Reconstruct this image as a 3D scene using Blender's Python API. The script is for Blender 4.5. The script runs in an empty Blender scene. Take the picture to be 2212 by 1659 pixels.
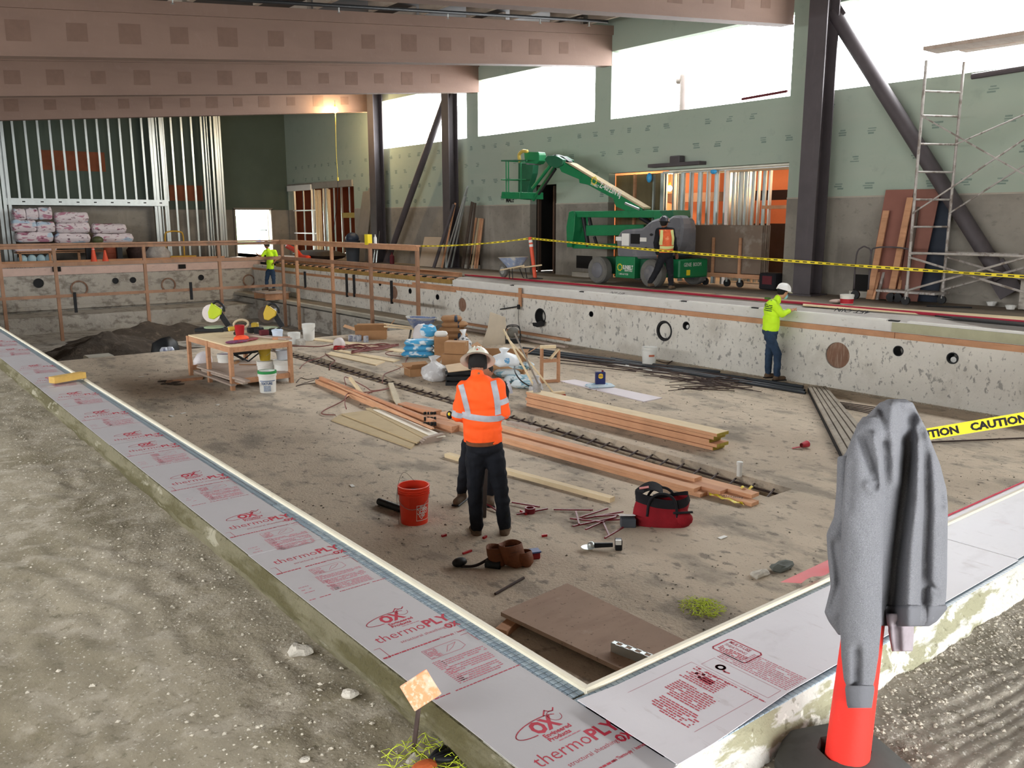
import bpy, bmesh, math, random
from mathutils import Vector, Matrix, noise
from mathutils.bvhtree import BVHTree
random.seed(7)
SC = bpy.context.scene
COL = SC.collection
# ---------------------------------------------------------------- camera, sky, exposure
F, CX, CY = 1842.0, 1106.0, 829.5
PITCH, YAW, ROLL, EYE = math.radians(10.88), math.radians(38.2), math.radians(0.1), 2.85
cam = bpy.data.cameras.new('camera')
cam.lens = F / 2212 * 36
cam.sensor_width = 36
cam.clip_start = .05
cam.clip_end = 300
co = bpy.data.objects.new('camera', cam)
COL.objects.link(co)
co.matrix_world = (Matrix.Translation((0, 0, EYE)) @ Matrix.Rotation(-YAW, 4, 'Z')
                   @ Matrix.Rotation(math.pi / 2 - PITCH, 4, 'X') @ Matrix.Rotation(-ROLL, 4, 'Z'))
SC.camera = co
SC.view_settings.view_transform = 'Standard'
SC.view_settings.look = 'None'
SC.view_settings.gamma = 1
SC.view_settings.use_curve_mapping = False
SC.view_settings.exposure = 3.0
w = bpy.data.worlds.new('overcast_sky')
SC.world = w
w.use_nodes = True
w.node_tree.nodes['Background'].inputs[0].default_value = (.955, .98, 1, 1)
w.node_tree.nodes['Background'].inputs[1].default_value = 3.0
SC.cycles.max_bounces = 8
SC.cycles.diffuse_bounces = 6


def portal(loc, rot, sx, sy):
    l = bpy.data.lights.new('window_and_fill_daylight', 'AREA')
    l.shape = 'RECTANGLE'
    l.size, l.size_y = sx, sy
    l.cycles.is_portal = True
    o = bpy.data.objects.new('window_and_fill_daylight', l)
    COL.objects.link(o)
    o.location = loc
    o.rotation_euler = rot
    return o


# daylight through the clerestory (right wall), plus unseen openings added left and behind for fill
portal((16.35, 11.5, 6.22), (0, math.radians(90), 0), 1.7, 33)
portal((-4.6, 13, 3.9), (0, math.radians(-90), 0), 1.2, 26)
portal((2, -4.7, 2.1), (math.radians(90), 0, 0), 10, 1.6)


def lamp(loc, power, color=(1, .72, .4), r=.06, name='bulb_light'):
    l = bpy.data.lights.new(name, 'POINT')
    l.energy = power
    l.color = color
    l.shadow_soft_size = r
    o = bpy.data.objects.new(name, l)
    COL.objects.link(o)
    o.location = loc
    return o


# ---------------------------------------------------------------- places in the hall, read off the photograph
def ray(px, py):
    a, b = (px - CX) / F, -(py - CY) / F
    c, s = math.cos(ROLL), math.sin(ROLL)
    a, b = a * c - b * s, a * s + b * c
    fw, up = math.cos(PITCH) + b * math.sin(PITCH), -math.sin(PITCH) + b * math.cos(PITCH)
    return Vector((fw * math.sin(YAW) + a * math.cos(YAW), fw * math.cos(YAW) - a * math.sin(YAW), up))


def PZ(px, py, z=0.0):
    r = ray(px, py)
    return Vector((0, 0, EYE)) + r * ((z - EYE) / r.z)


def PX(px, py, x):
    r = ray(px, py)
    return Vector((0, 0, EYE)) + r * (x / r.x)


def PY(px, py, y):
    r = ray(px, py)
    return Vector((0, 0, EYE)) + r * (y / r.y)


DK = 1.35      # deck level above the pool floor
V = Vector
FWD = V((math.sin(YAW), math.cos(YAW), 0))
RGT = V((math.cos(YAW), -math.sin(YAW), 0))


# ---------------------------------------------------------------- materials
def lin(c):
    if isinstance(c, str):
        c = [int(c[i:i + 2], 16) / 255 for i in (0, 2, 4)]
    return tuple(x / 12.92 if x <= .04045 else ((x + .055) / 1.055) ** 2.4 for x in c) + (1,)


def M(name, col, rough=.8, metal=0.0, var=.12, vs=3, layers=(), bump=0.0, bs=60, bump2=None, coord='Object', spec=.3, alpha=1, emit=0, trans=0):
    """layers: (kind, scale(xyz or number), lo, hi, colour[, amount][, detail])"""
    m = bpy.data.materials.new(name)
    m.use_nodes = True
    nt = m.node_tree
    N, L = nt.nodes, nt.links
    b = N['Principled BSDF']
    b.inputs['Roughness'].default_value = rough
    b.inputs['Metallic'].default_value = metal
    b.inputs['Specular IOR Level'].default_value = spec
    if alpha < 1:
        b.inputs['Alpha'].default_value = alpha
    if trans:
        b.inputs['Transmission Weight'].default_value = trans
    tc = N.new('ShaderNodeTexCoord')

    def tex(kind, scale, detail=5):
        mp = N.new('ShaderNodeMapping')
        mp.inputs['Scale'].default_value = scale if isinstance(scale, tuple) else (scale,) * 3
        L.new(tc.outputs[coord], mp.inputs[0])
        if kind == 'voronoi':
            t = N.new('ShaderNodeTexVoronoi')
            L.new(mp.outputs[0], t.inputs['Vector'])
            t.inputs['Scale'].default_value = 1
            return t.outputs['Distance']
        if kind == 'cell':
            t = N.new('ShaderNodeTexVoronoi')
            t.distance = 'CHEBYCHEV'
            L.new(mp.outputs[0], t.inputs['Vector'])
            t.inputs['Scale'].default_value = 1
            t.inputs['Randomness'].default_value = .35
            return t.outputs['Distance']
        t = N.new('ShaderNodeTexNoise')
        L.new(mp.outputs[0], t.inputs['Vector'])
        t.inputs['Scale'].default_value = 1
        t.inputs['Detail'].default_value = detail
        t.inputs['Roughness'].default_value = .6
        return t.outputs['Fac']

    def ramp(sock, lo, hi):
        r = N.new('ShaderNodeMapRange')
        r.inputs[1].default_value, r.inputs[2].default_value = lo, hi
        L.new(sock, r.inputs[0])
        return r.outputs[0]

    def mix(fac, a, c, amount=1):
        x = N.new('ShaderNodeMix')
        x.data_type = 'RGBA'
        if amount != 1:
            mu = N.new('ShaderNodeMath')
            mu.operation = 'MULTIPLY'
            mu.inputs[1].default_value = amount
            L.new(fac, mu.inputs[0])
            fac = mu.outputs[0]
        L.new(fac, x.inputs[0])
        for k, s in ((6, a), (7, c)):
            if hasattr(s, 'default_value'):
                L.new(s, x.inputs[k])
            else:
                x.inputs[k].default_value = s
        return x.outputs[2]

    c = lin(col)
    if var:
        d = tuple(v * (1 - var) for v in c[:3]) + (1,)
        u = tuple(min(1, v * (1 + var)) for v in c[:3]) + (1,)
        sock = mix(ramp(tex('noise', vs), .3, .7), d, u)
    else:
        sock = None
    for ly in layers:
        kind, sc_, lo, hi, cc = ly[:5]
        am = ly[5] if len(ly) > 5 else 1
        de = ly[6] if len(ly) > 6 else 5
        sock = mix(ramp(tex(kind, sc_, de), lo, hi), sock if sock is not None else c, lin(cc), am)
    if sock is not None:
        L.new(sock, b.inputs['Base Color'])
    else:
        b.inputs['Base Color'].default_value = c
    if emit:
        b.inputs['Emission Color'].default_value = c
        b.inputs['Emission Strength'].default_value = emit
    if bump:
        bp = N.new('ShaderNodeBump')
        bp.inputs['Strength'].default_value = bump
        bp.inputs['Distance'].default_value = .02
        s = tex('noise', bs, 6)
        if bump2:
            ad = N.new('ShaderNodeMath')
            ad.operation = 'ADD'
            L.new(s, ad.inputs[0])
            L.new(tex('noise', bump2, 4), ad.inputs[1])
            s = ad.outputs[0]
        L.new(s, bp.inputs['Height'])
        L.new(bp.outputs[0], b.inputs['Normal'])
    return m


# ---------------------------------------------------------------- mesh building
class MB:
    def __init__(s):
        s.v, s.f, s.mi, s.cur = [], [], [], 0

    def add(s, vs, fs):
        n = len(s.v)
        s.v += [V(p) for p in vs]
        s.f += [tuple(i + n for i in f) for f in fs]
        s.mi += [s.cur] * len(fs)
        return s

    def box(s, c, d, rz=0, rx=0, ry=0, taper=0):
        R = Matrix.Rotation(rz, 3, 'Z') @ Matrix.Rotation(ry, 3, 'Y') @ Matrix.Rotation(rx, 3, 'X')
        vs = []
        for z in (-1, 1):
            k = 1 - taper * (z > 0)
            for x, y in ((-1, -1), (1, -1), (1, 1), (-1, 1)):
                vs.append(V(c) + R @ V((x * d[0] / 2 * k, y * d[1] / 2 * k, z * d[2] / 2)))
        return s.add(vs, [(3, 2, 1, 0), (4, 5, 6, 7), (0, 1, 5, 4), (1, 2, 6, 5), (2, 3, 7, 6), (3, 0, 4, 7)])

    def bb(s, a, b):
        return s.box([(p + q) / 2 for p, q in zip(a, b)], [abs(q - p) for p, q in zip(a, b)])

    def beam(s, p0, p1, w, h, up=(0, 0, 1)):
        """rectangular bar from p0 to p1: width w sideways, height h along up"""
        p0, p1 = V(p0), V(p1)
        d = (p1 - p0).normalized()
        u = V(up)
        sd = d.cross(u)
        if sd.length < 1e-4:
            sd = d.cross(V((1, 0, 0)))
        sd.normalize()
        u = sd.cross(d)
        vs = []
        for p in (p0, p1):
            for a, b in ((-1, -1), (1, -1), (1, 1), (-1, 1)):
                vs.append(p + sd * a * w / 2 + u * b * h / 2)
        return s.add(vs, [(3, 2, 1, 0), (4, 5, 6, 7), (0, 1, 5, 4), (1, 2, 6, 5), (2, 3, 7, 6), (3, 0, 4, 7)])

    def tube(s, pts, r, n=8, cap=True):
        pts = [V(p) for p in pts]
        rs = r if isinstance(r, (list, tuple)) else [r] * len(pts)
        vs, fs = [], []
        prev = None
        for i, p in enumerate(pts):
            d = (pts[min(i + 1, len(pts) - 1)] - pts[max(i - 1, 0)]).normalized()
            if prev is None:
                a = d.orthogonal().normalized()
            else:
                a = (prev - d * prev.dot(d))
                a = a.normalized() if a.length > 1e-5 else d.orthogonal().normalized()
            prev = a
            b = d.cross(a)
            for k in range(n):
                t = 2 * math.pi * k / n
                vs.append(p + (a * math.cos(t) + b * math.sin(t)) * rs[i])
        for i in range(len(pts) - 1):
            for k in range(n):
                fs.append((i * n + k, i * n + (k + 1) % n, (i + 1) * n + (k + 1) % n, (i + 1) * n + k))
        if cap:
            fs.append(tuple(range(n - 1, -1, -1)))
            fs.append(tuple(range((len(pts) - 1) * n, len(pts) * n)))
        return s.add(vs, fs)

    def lathe(s, c, prof, n=20, axis='z', cap=True, scale=(1, 1)):
        """prof: list of (radius, height) along the axis"""
        vs, fs = [], []
        for r, h in prof:
            for k in range(n):
                t = 2 * math.pi * k / n
                a, b = r * math.cos(t) * scale[0], r * math.sin(t) * scale[1]
                p = {'z': (a, b, h), 'x': (h, a, b), 'y': (b, h, a)}[axis]
                vs.append(V(c) + V(p))
        m = len(prof)
        for i in range(m - 1):
            for k in range(n):
                fs.append((i * n + k, i * n + (k + 1) % n, (i + 1) * n + (k + 1) % n, (i + 1) * n + k))
        if cap:
            fs.append(tuple(range(n - 1, -1, -1)))
            fs.append(tuple(range((m - 1) * n, m * n)))
        return s.add(vs, fs)

    def prism(s, pts, ext):
        """polygon extruded by the vector ext"""
        pts = [V(p) for p in pts]
        n = len(pts)
        e = V(ext)
        return s.add(pts + [p + e for p in pts],
                     [tuple(range(n - 1, -1, -1)), tuple(range(n, 2 * n))] +
                     [(i, (i + 1) % n, n + (i + 1) % n, n + i) for i in range(n)])

    def ell(s, c, r, n=12, m=8, R=None):
        vs, fs = [], []
        for j in range(m + 1):
            ph = math.pi * j / m - math.pi / 2
            for k in range(n):
                t = 2 * math.pi * k / n
                q = V((r[0] * math.cos(ph) * math.cos(t), r[1] * math.cos(ph) * math.sin(t), r[2] * math.sin(ph)))
                vs.append(V(c) + (R @ q if R else q))
        for j in range(m):
            for k in range(n):
                fs.append((j * n + k, j * n + (k + 1) % n, (j + 1) * n + (k + 1) % n, (j + 1) * n + k))
        return s.add(vs, fs)

    def grid(s, nx, ny, fn):
        vs = [fn(i / nx, j / ny) for j in range(ny + 1) for i in range(nx + 1)]
        fs = [(j * (nx + 1) + i, j * (nx + 1) + i + 1, (j + 1) * (nx + 1) + i + 1, (j + 1) * (nx + 1) + i) for j in range(ny) for i in range(nx)]
        return s.add(vs, fs)

    def mesh(s, name, mats, inv=None, smooth=False, bevel=0, weld=False):
        me = bpy.data.meshes.new(name)
        vs = [inv @ p for p in s.v] if inv is not None else s.v
        me.from_pydata([tuple(p) for p in vs], [], s.f)
        for m in (mats if isinstance(mats, (list, tuple)) else [mats]):
            me.materials.append(m)
        me.polygons.foreach_set('material_index', s.mi)
        bm = bmesh.new()
        bm.from_mesh(me)
        if weld:
            bmesh.ops.remove_doubles(bm, verts=bm.verts, dist=1e-4)
        bmesh.ops.recalc_face_normals(bm, faces=bm.faces)
        if bevel:
            bmesh.ops.bevel(bm, geom=list(bm.edges), offset=bevel, segments=1, affect='EDGES')
        bm.to_mesh(me)
        bm.free()
        if smooth:
            me.polygons.foreach_set('use_smooth', [True] * len(me.polygons))
            if smooth == 'auto':
                me.set_sharp_from_angle(angle=math.radians(35))
        me.update()
        return me


ROOTINV = {}


def link(name, me, parent=None):
    o = bpy.data.objects.new(name, me)
    COL.objects.link(o)
    if parent is not None:
        o.parent = parent
        ROOTINV[o.name] = ROOTINV[parent.name]
    else:
        ROOTINV[o.name] = None
    return o


def thing(name, label, cat, loc=(0, 0, 0), rz=0, group=None):
    o = bpy.data.objects.new(name, None)
    COL.objects.link(o)
    o.empty_display_size = .1
    o.location = loc
    o.rotation_euler = (0, 0, rz)
    o['label'], o['category'] = label, cat
    if group:
        o['group'] = group
    ROOTINV[o.name] = (Matrix.Translation(loc) @ Matrix.Rotation(rz, 4, 'Z')).inverted()
    return o


def part(T, name, mb, mat, local=False, label=None, kind=None, **k):
    """mesh part of a thing; vertices in hall coordinates unless local"""
    inv = None if local else ROOTINV[T.name]
    o = link(name, mb.mesh(name, mat, inv, **k), T)
    if label:
        o['label'] = label
    if kind:
        o['kind'] = kind
    return o


def single(name, label, cat, mb, mat, group=None, kind=None, **k):
    o = link(name, mb.mesh(name, mat, None, **k))
    ROOTINV[o.name] = None
    if label:
        o['label'], o['category'] = label, cat
    if group:
        o['group'] = group
    if kind:
        o['kind'] = kind
    return o


def struct(name, mb, mat, label=None, parent=None, **k):
    o = link(name, mb.mesh(name, mat, None, **k), parent)
    if parent is None:
        o['kind'] = 'structure'
    if label:
        o['label'] = label
    return o


def clone(o, loc=None, rz=None, label=None, parent=None):
    c = o.copy()
    COL.objects.link(c)
    if parent is not None:
        c.parent = parent
    if loc is not None:
        c.location = loc
    if rz is not None:
        c.rotation_euler = (0, 0, rz)
    if label:
        c['label'] = label
    for ch in list(o.children):
        clone(ch, parent=c)
    if parent is None:
        ROOTINV[c.name] = (Matrix.Translation(c.location) @ Matrix.Rotation(c.rotation_euler.z, 4, 'Z')).inverted()
    return c


TMP = bpy.data.scenes.new('tmp')


def evalmesh(o, *more):
    """final mesh of a helper object, worked out in an empty scratch scene (quick)"""
    for q in (o,) + more:
        for c in list(q.users_collection):
            c.objects.unlink(q)
        TMP.collection.objects.link(q)
    with bpy.context.temp_override(scene=TMP, view_layer=TMP.view_layers[0]):
        dg = bpy.context.evaluated_depsgraph_get()
        dg.update()
        return bpy.data.meshes.new_from_object(o.evaluated_get(dg))


def blob(mb, voxel=.012, smooth=3, disp=None):
    """fuse overlapping solids of a builder into one continuous skin; returns an MB"""
    me = mb.mesh('tmp', [])
    o = bpy.data.objects.new('tmp', me)
    COL.objects.link(o)
    r = o.modifiers.new('r', 'REMESH')
    r.mode = 'VOXEL'
    r.voxel_size = voxel
    if smooth:
        s = o.modifiers.new('s', 'SMOOTH')
        s.iterations = smooth
        s.factor = .5
    e = evalmesh(o)
    bpy.data.objects.remove(o)
    cs = [v.co.copy() for v in e.vertices]
    if disp:
        ns = [v.vector.copy() for v in e.vertex_normals]
        cs = [c + n * disp(c) for c, n in zip(cs, ns)]
    out = MB()
    out.add(cs, [tuple(p.vertices) for p in e.polygons])
    bpy.data.meshes.remove(e)
    return out


_TX = {}


def text_mb(s, size, mat4, bold=0, extrude=0, squash=1, align='LEFT'):
    """flat lettering: text lies in the local x-y plane of mat4"""
    key = (s, bold, align)
    if key not in _TX:
        c = bpy.data.curves.new('t', 'FONT')
        c.body = s
        c.size = 1
        c.offset = bold
        c.align_x = align
        c.resolution_u = 2
        o = bpy.data.objects.new('t', c)
        COL.objects.link(o)
        me = evalmesh(o)
        bpy.data.objects.remove(o)
        _TX[key] = ([v.co.copy() for v in me.vertices], [tuple(p.vertices) for p in me.polygons])
        bpy.data.meshes.remove(me)
    vs, fs = _TX[key]
    mb = MB()
    mb.add([mat4 @ V((v.x * size * squash, v.y * size, 0)) for v in vs], fs)
    return mb


def join(*mbs):
    o = MB()
    for m in mbs:
        n = len(o.v)
        o.v += m.v
        o.f += [tuple(i + n for i in f) for f in m.f]
        o.mi += m.mi
    return o


def frame(o, x, y):
    """4x4 with origin o, x axis along x, y axis along y"""
    x = V(x).normalized()
    y = V(y)
    y = (y - x * y.dot(x)).normalized()
    z = x.cross(y)
    m = Matrix((x, y, z)).transposed().to_4x4()
    m.translation = V(o)
    return m


# ---------------------------------------------------------------- shared small builders
def slab(name, label, cat, px, z, th, mat, group=None, bevel=0, **k):
    """board whose top outline (pixels of the photograph) lies on the level z + th"""
    pts = [PZ(a, b, z + th) for a, b in px]
    mb = MB().prism([p - V((0, 0, th)) for p in pts], (0, 0, th))
    return single(name, label, cat, mb, mat, group, bevel=bevel, **k)


def curve(pts, n=6):
    pts = [V(p) for p in pts]
    if len(pts) < 3:
        return pts
    out = []
    P = [pts[0] * 2 - pts[1]] + pts + [pts[-1] * 2 - pts[-2]]
    for i in range(1, len(P) - 2):
        for j in range(n):
            t = j / n
            a, b, c, d = P[i - 1], P[i], P[i + 1], P[i + 2]
            out.append(.5 * ((2 * b) + (c - a) * t + (2 * a - 5 * b + 4 * c - d) * t * t + (3 * b - a - 3 * c + d) * t ** 3))
    return out + [pts[-1]]


def cord(name, label, pxs, z, r, mat, cat='cord', group=None):
    return single(name, label, cat, MB().tube(curve([PZ(a, b, z + r) for a, b in pxs]), r, 6), mat, group, smooth=True)


def pail(loc, rt, rb, h, mat, label, band=None, handle=True, mats=None, name='bucket', fill=None, group=None, bands=3, cat='bucket', tilt=None):
    t = thing(name, label, cat, loc, group=group)
    x, y, z = loc
    pr = [(0.001, 0), (rb, 0), (rb + (rt - rb) * .78, h * .78)]
    for k in range(bands):
        a = h * (.78 + .06 * k)
        pr += [(rt * 1.035, a), (rt * 1.035, a + .012), (rt * .99, a + .014)]
    pr += [(rt * 1.04, h - .012), (rt * 1.04, h), (rt * .95, h), (rb * .93, .01), (.001, .01)]
    part(t, 'pail', MB().lathe(loc, pr, 24, cap=False), mat, smooth='auto')
    if fill:
        part(t, 'contents', MB().lathe((x, y, z + h * fill[0]), [(.001, .01), (rt * .9, 0)], 16, cap=False), fill[1])
    if handle:
        pts = [V((x, y, z + h * .86)) + RGT * (rt * 1.06) * math.cos(a) - FWD * (rt * 1.06) * math.sin(a) * .8 + V((0, 0, -rt * .9 * math.sin(a))) for a in [math.pi * i / 12 for i in range(13)]]
        part(t, 'handle', MB().tube(pts, .003, 5), alu_wire, smooth=True)
    return t


def wrap(mb, c, rad, ang):
    """bend flat lettering (x right, y up) round an upright cylinder; ang is the bearing of x = 0"""
    for v in mb.v:
        r = rad(v.y) if callable(rad) else rad
        a = ang + v.x / r
        v.x, v.y, v.z = c[0] + r * math.cos(a), c[1] + r * math.sin(a), c[2] + v.y
    return mb


def sack(c, L, W, Hh, rz=0, seed=0, pw=4, n=(16, 10)):
    """a filled sack or pillow of size L x W x Hh lying at c (bottom)"""
    mb = MB()
    ca, sa = math.cos(rz), math.sin(rz)

    def f(side):
        def g(u, v):
            x, y = (u - .5) * 2, (v - .5) * 2
            e = (1 - abs(x) ** pw) * (1 - abs(y) ** pw)
            e = max(e, 0) ** .5
            k = noise.noise(V((x * 2 + seed * 3, y * 2, seed))) * .18 + noise.noise(V((x * 6 + seed, y * 6, seed * 2))) * .08
            z = Hh * .5 + side * Hh * .5 * e * (1 + k * (side > 0))
            sx = 1 - .06 * abs(y) ** 3
            sy = 1 - (.12 if pw < 9 else .02) * abs(x) ** 3
            X_, Y_ = x * L / 2 * sx, y * W / 2 * sy
            return V((c[0] + X_ * ca - Y_ * sa, c[1] + X_ * sa + Y_ * ca, c[2] + z))
        return g
    mb.grid(n[0], n[1], f(1))
    mb.grid(n[0], n[1], f(-1))
    return mb


alu_wire = M('wire_steel', 'a5a5a2', .4, metal=.6, var=.1)


def carton(label, loc, d, rz, mat, open_=0, group=None, name='cardboard_box', letter=None):
    t = thing(name, label, 'box', loc, rz, group)
    x, y, z = d
    m = MB()
    w_ = .006
    if open_:
        for a, b in (((-x / 2, -y / 2, 0), (x / 2, -y / 2 + w_, z)), ((-x / 2, y / 2 - w_, 0), (x / 2, y / 2, z)),
                     ((-x / 2, -y / 2, 0), (-x / 2 + w_, y / 2, z)), ((x / 2 - w_, -y / 2, 0), (x / 2, y / 2, z)), ((-x / 2, -y / 2, 0), (x / 2, y / 2, w_))):
            m.bb(a, b)
        part(t, 'carton', m, mat, local=True)
        for s, (cx_, cy_, fx_, fy_) in enumerate(((0, -1, x, y * .45), (0, 1, x, y * .45), (-1, 0, x * .4, y), (1, 0, x * .4, y))):
            a = .5 + .35 * math.sin(s * 2.4 + open_)
            f = MB()
            if cy_:
                o_ = V((0, cy_ * y / 2, z))
                e_ = V((0, cy_ * math.cos(a), math.sin(a))) * fy_
                f.prism([o_ - V((x / 2, 0, 0)), o_ + V((x / 2, 0, 0)), o_ + V((x / 2, 0, 0)) + e_, o_ - V((x / 2, 0, 0)) + e_], V((0, 0, .004)))
            else:
                o_ = V((cx_ * x / 2, 0, z))
                e_ = V((cx_ * math.cos(a), 0, math.sin(a))) * fx_
                f.prism([o_ - V((0, y / 2, 0)), o_ + V((0, y / 2, 0)), o_ + V((0, y / 2, 0)) + e_, o_ - V((0, y / 2, 0)) + e_], V((0, 0, .004)))
            part(t, 'flap', f, mat, local=True)
    else:
        m.bb((-x / 2, -y / 2, 0), (x / 2, y / 2, z))
        part(t, 'carton', m, mat, local=True, bevel=.004)
        m = MB().bb((-x / 2 - .001, -.025, z - .08), (x / 2 + .001, .025, z + .0015))
        part(t, 'tape', m, tape_m, local=True)
    return t


tape_m = M('brown_tape', 'b08c64', .4, var=.05)
card_m = M('cardboard', 'a57d58', .85, var=.1, vs=4)


def leaning(name, label, cat, a, b, wd, th, mat, face=(-1, 0, 0), group=None, **k):
    """board or bar from foot a to head b; face: the way its broad side looks"""
    return single(name, label, cat, MB().beam(a, b, wd, th, up=face), mat, group, **k)
# ================================================================ THE SETTING
concrete_floor = M('pool_floor_concrete', 'b9a995', .9, var=.14, vs=1.1, bump=.5, bs=35, bump2=7, layers=[
    ('noise', (.5, .22, 1), .45, .72, 'dccdb6', .75), ('noise', (1.8, .9, 1), .53, .64, '6c675f', .55, 8),
    ('noise', (9, 6, 5), .56, .66, '595550', .6, 8), ('noise', 45, .60, .68, '4a4845', .55), ('noise', 60, .62, .7, 'cfc6b6', .5)])
deck_concrete = M('deck_concrete', '958c79', .92, var=.12, vs=.8, bump=.4, bs=40, bump2=9, layers=[
    ('noise', 1.3, .47, .64, '716850', .7, 7), ('noise', (6, 6, 6), .5, .62, 'ada493', .7, 8),
    ('noise', 14, .62, .69, '6a6452', .6), ('voronoi', 42, .20, .10, 'd6cfc2', .6), ('noise', (30, 30, 9), .6, .66, '6f6753', .6), ('noise', 70, .63, .7, 'e0dad0', .6)])
deck_bright = M('deck_concrete_scarred', '9c9486', .92, var=.12, vs=.9, bump=.5, bs=50, bump2=12, layers=[
    ('noise', 1.6, .5, .66, '8a8371', .7, 7), ('noise', (26, 5, 8), .55, .68, '77715f', .7, 6),
    ('noise', 60, .58, .66, 'e4dfd4', .7), ('noise', 22, .6, .68, '66614f', .6)])
deck_far = M('deck_concrete_dusty', '81776b', .9, var=.14, vs=.7, bump=.3, bs=30, layers=[('noise', (2, .6, 1), .45, .7, 'a08f7c', .6), ('noise', 9, .6, .7, '5a5148', .5)])
plaster_white = M('chipped_white_plaster', 'd6d2c8', .9, var=.06, vs=2, bump=.7, bs=30, bump2=9, layers=[
    ('noise', (1, 1.3, 1.1), .52, .70, 'b4aea2', .7, 7), ('noise', (8, 11, 7), .585, .625, '8e8b86', .85, 9), ('noise', (3, 4, 3), .62, .66, '8f8c86', .8, 8),
    ('noise', (22, 26, 22), .64, .69, '7e7a74', .6)])
plaster_grey = M('grey_pool_concrete', 'aea89e', .9, var=.12, vs=1.2, bump=.6, bs=24, bump2=6, layers=[
    ('noise', (3, 2, 5), .5, .62, '726c63', .7, 8), ('noise', (7, 7, 9), .58, .64, 'b6b1a8', .7, 8), ('noise', (4, 1, .7), .6, .75, '5f4d3b', .5)])
sheath = M('green_sheathing', '9aa697', .85, var=.05, vs=.5, layers=[('noise', (.25, .25, 2), .45, .7, 'a3a99b', .5), ('noise', 3, .6, .75, '75857a', .3)])
wall_grey = M('bare_wall_concrete', '8b857b', .9, var=.1, vs=1.2, bump=.35, bs=18, layers=[
    ('noise', (.5, .7, .9), .45, .65, '6c665e', .7, 7), ('noise', (3, 3, .5), .55, .75, 'aaa296', .45), ('noise', (6, 6, 9), .6, .7, '625d55', .4)])
beam_paint = M('primed_beam', '735d51', .75, var=.07, vs=.6, bump=.1, bs=20, layers=[('noise', (.6, .6, 3), .45, .75, '665147', .5), ('noise', (8, 8, 4), .6, .75, '7f6a5f', .3)])
beam_patch = M('beam_patch_paint', '654f43', .8, var=.1, vs=6)
roofdeck = M('dark_roof_deck', '3d3431', .8, var=.2, vs=.9, layers=[('noise', (.4, 2.2, 1), .5, .6, '241f1d', .8)])
purlin_m = M('purlin_wood', 'a09284', .8, var=.15, vs=2)
steel_col = M('primed_steel_column', '4b4547', .6, metal=.0, var=.15, vs=2, layers=[('noise', (5, 5, 1), .55, .75, '5a5254', .5)], bump=.05)
alu = M('galvanised_stud', 'c2c8c6', .38, metal=.75, var=.1, vs=5)
form_wood = M('form_lumber', 'b98a68', .8, var=.15, vs=3, layers=[('noise', (20, 2, 20), .5, .7, '96694a', .5)], bump=.1, bs=30)
lumber = M('fir_lumber', 'cf9d78', .75, var=.1, vs=3, layers=[('noise', (30, 2, 30), .5, .7, 'b27a55', .45)], bump=.08, bs=40)
lumber_end = M('lumber_end_yellow', 'a3923f', .8, var=.2, vs=30)
pale_wood = M('pale_pine', 'dcc7a2', .75, var=.08, vs=3, layers=[('noise', (30, 3, 30), .5, .7, 'c9ad82', .5)])
guard_wood = M('weathered_guard_rail', '94715a', .85, var=.2, vs=1.6, layers=[('noise', (8, 8, 2), .5, .7, 'b08462', .5), ('noise', (3, 3, 1.4), .58, .7, '6c6254', .5)])
ply = M('grey_plywood', 'a8978a', .85, var=.1, vs=2, layers=[('noise', (2, 9, 3), .5, .7, '8f7c6e', .5), ('noise', 22, .63, .7, '5f534b', .6)])
tan_board = M('fibre_cement_board', 'b9a582', .85, var=.06, vs=2, layers=[('noise', 4, .5, .7, 'a08c6c', .5)])
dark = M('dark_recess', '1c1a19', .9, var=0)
black = M('black_plastic', '191a1c', .5, var=.2, vs=8)
white_pl = M('white_plastic', 'd9d8d2', .45, var=.04, vs=6)
rebar_m = M('rusty_rebar', '463833', .7, metal=.3, var=.3, vs=12)
red_hose = M('red_hose_rubber', '9c1c33', .5, var=.08)
redbrown = M('orange_insulated_wall', 'a9694c', .85, var=.12, vs=.9)
dirt_m = M('heaped_soil', '4a4138', .95, var=.3, vs=2, bump=1, bs=16, bump2=5, layers=[('noise', 5, .55, .7, '786b5c', .7, 8)])
rubber = M('grey_rubber', '66645f', .8, var=.15, vs=6, bump=.1)

XW, YF = 16.1, 36.5          # right wall plane, far wall plane
PXR = 13.25                  # right side of the pool
PYF = 33.7                   # far end of the pool
XC, YC = 1.79, 1.87          # inner edges of the near corner of the pool

# --- pool floor, with the drain trench cut through it
m = MB()
m.bb((XC - .3, YC - .3, -.3), (7.38, 19.5, 0))
m.bb((7.82, 5.05, -.3), (PXR + .5, 19.5, 0))
m.bb((7.38, YC - .3, -.3), (7.82, 5.05, 0))
m.bb((7.82, YC - .3, -.3), (PXR + .5, 5.05, 0))
m.bb((7.38, 5.05, -.42), (7.82, 19.5, -.3))
struct('floor', m, concrete_floor, label='dusty concrete floor of the empty pool')
m = MB()
m.bb((XC - .3, 19.3, -1.2), (PXR + .6, PYF + .3, -.85))
m.bb((XC - .3, 19.35, -.9), (PXR + .5, 19.49, -.28))
struct('floor_pit', m, plaster_grey, label='lower floor of the deep end of the pool')

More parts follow.
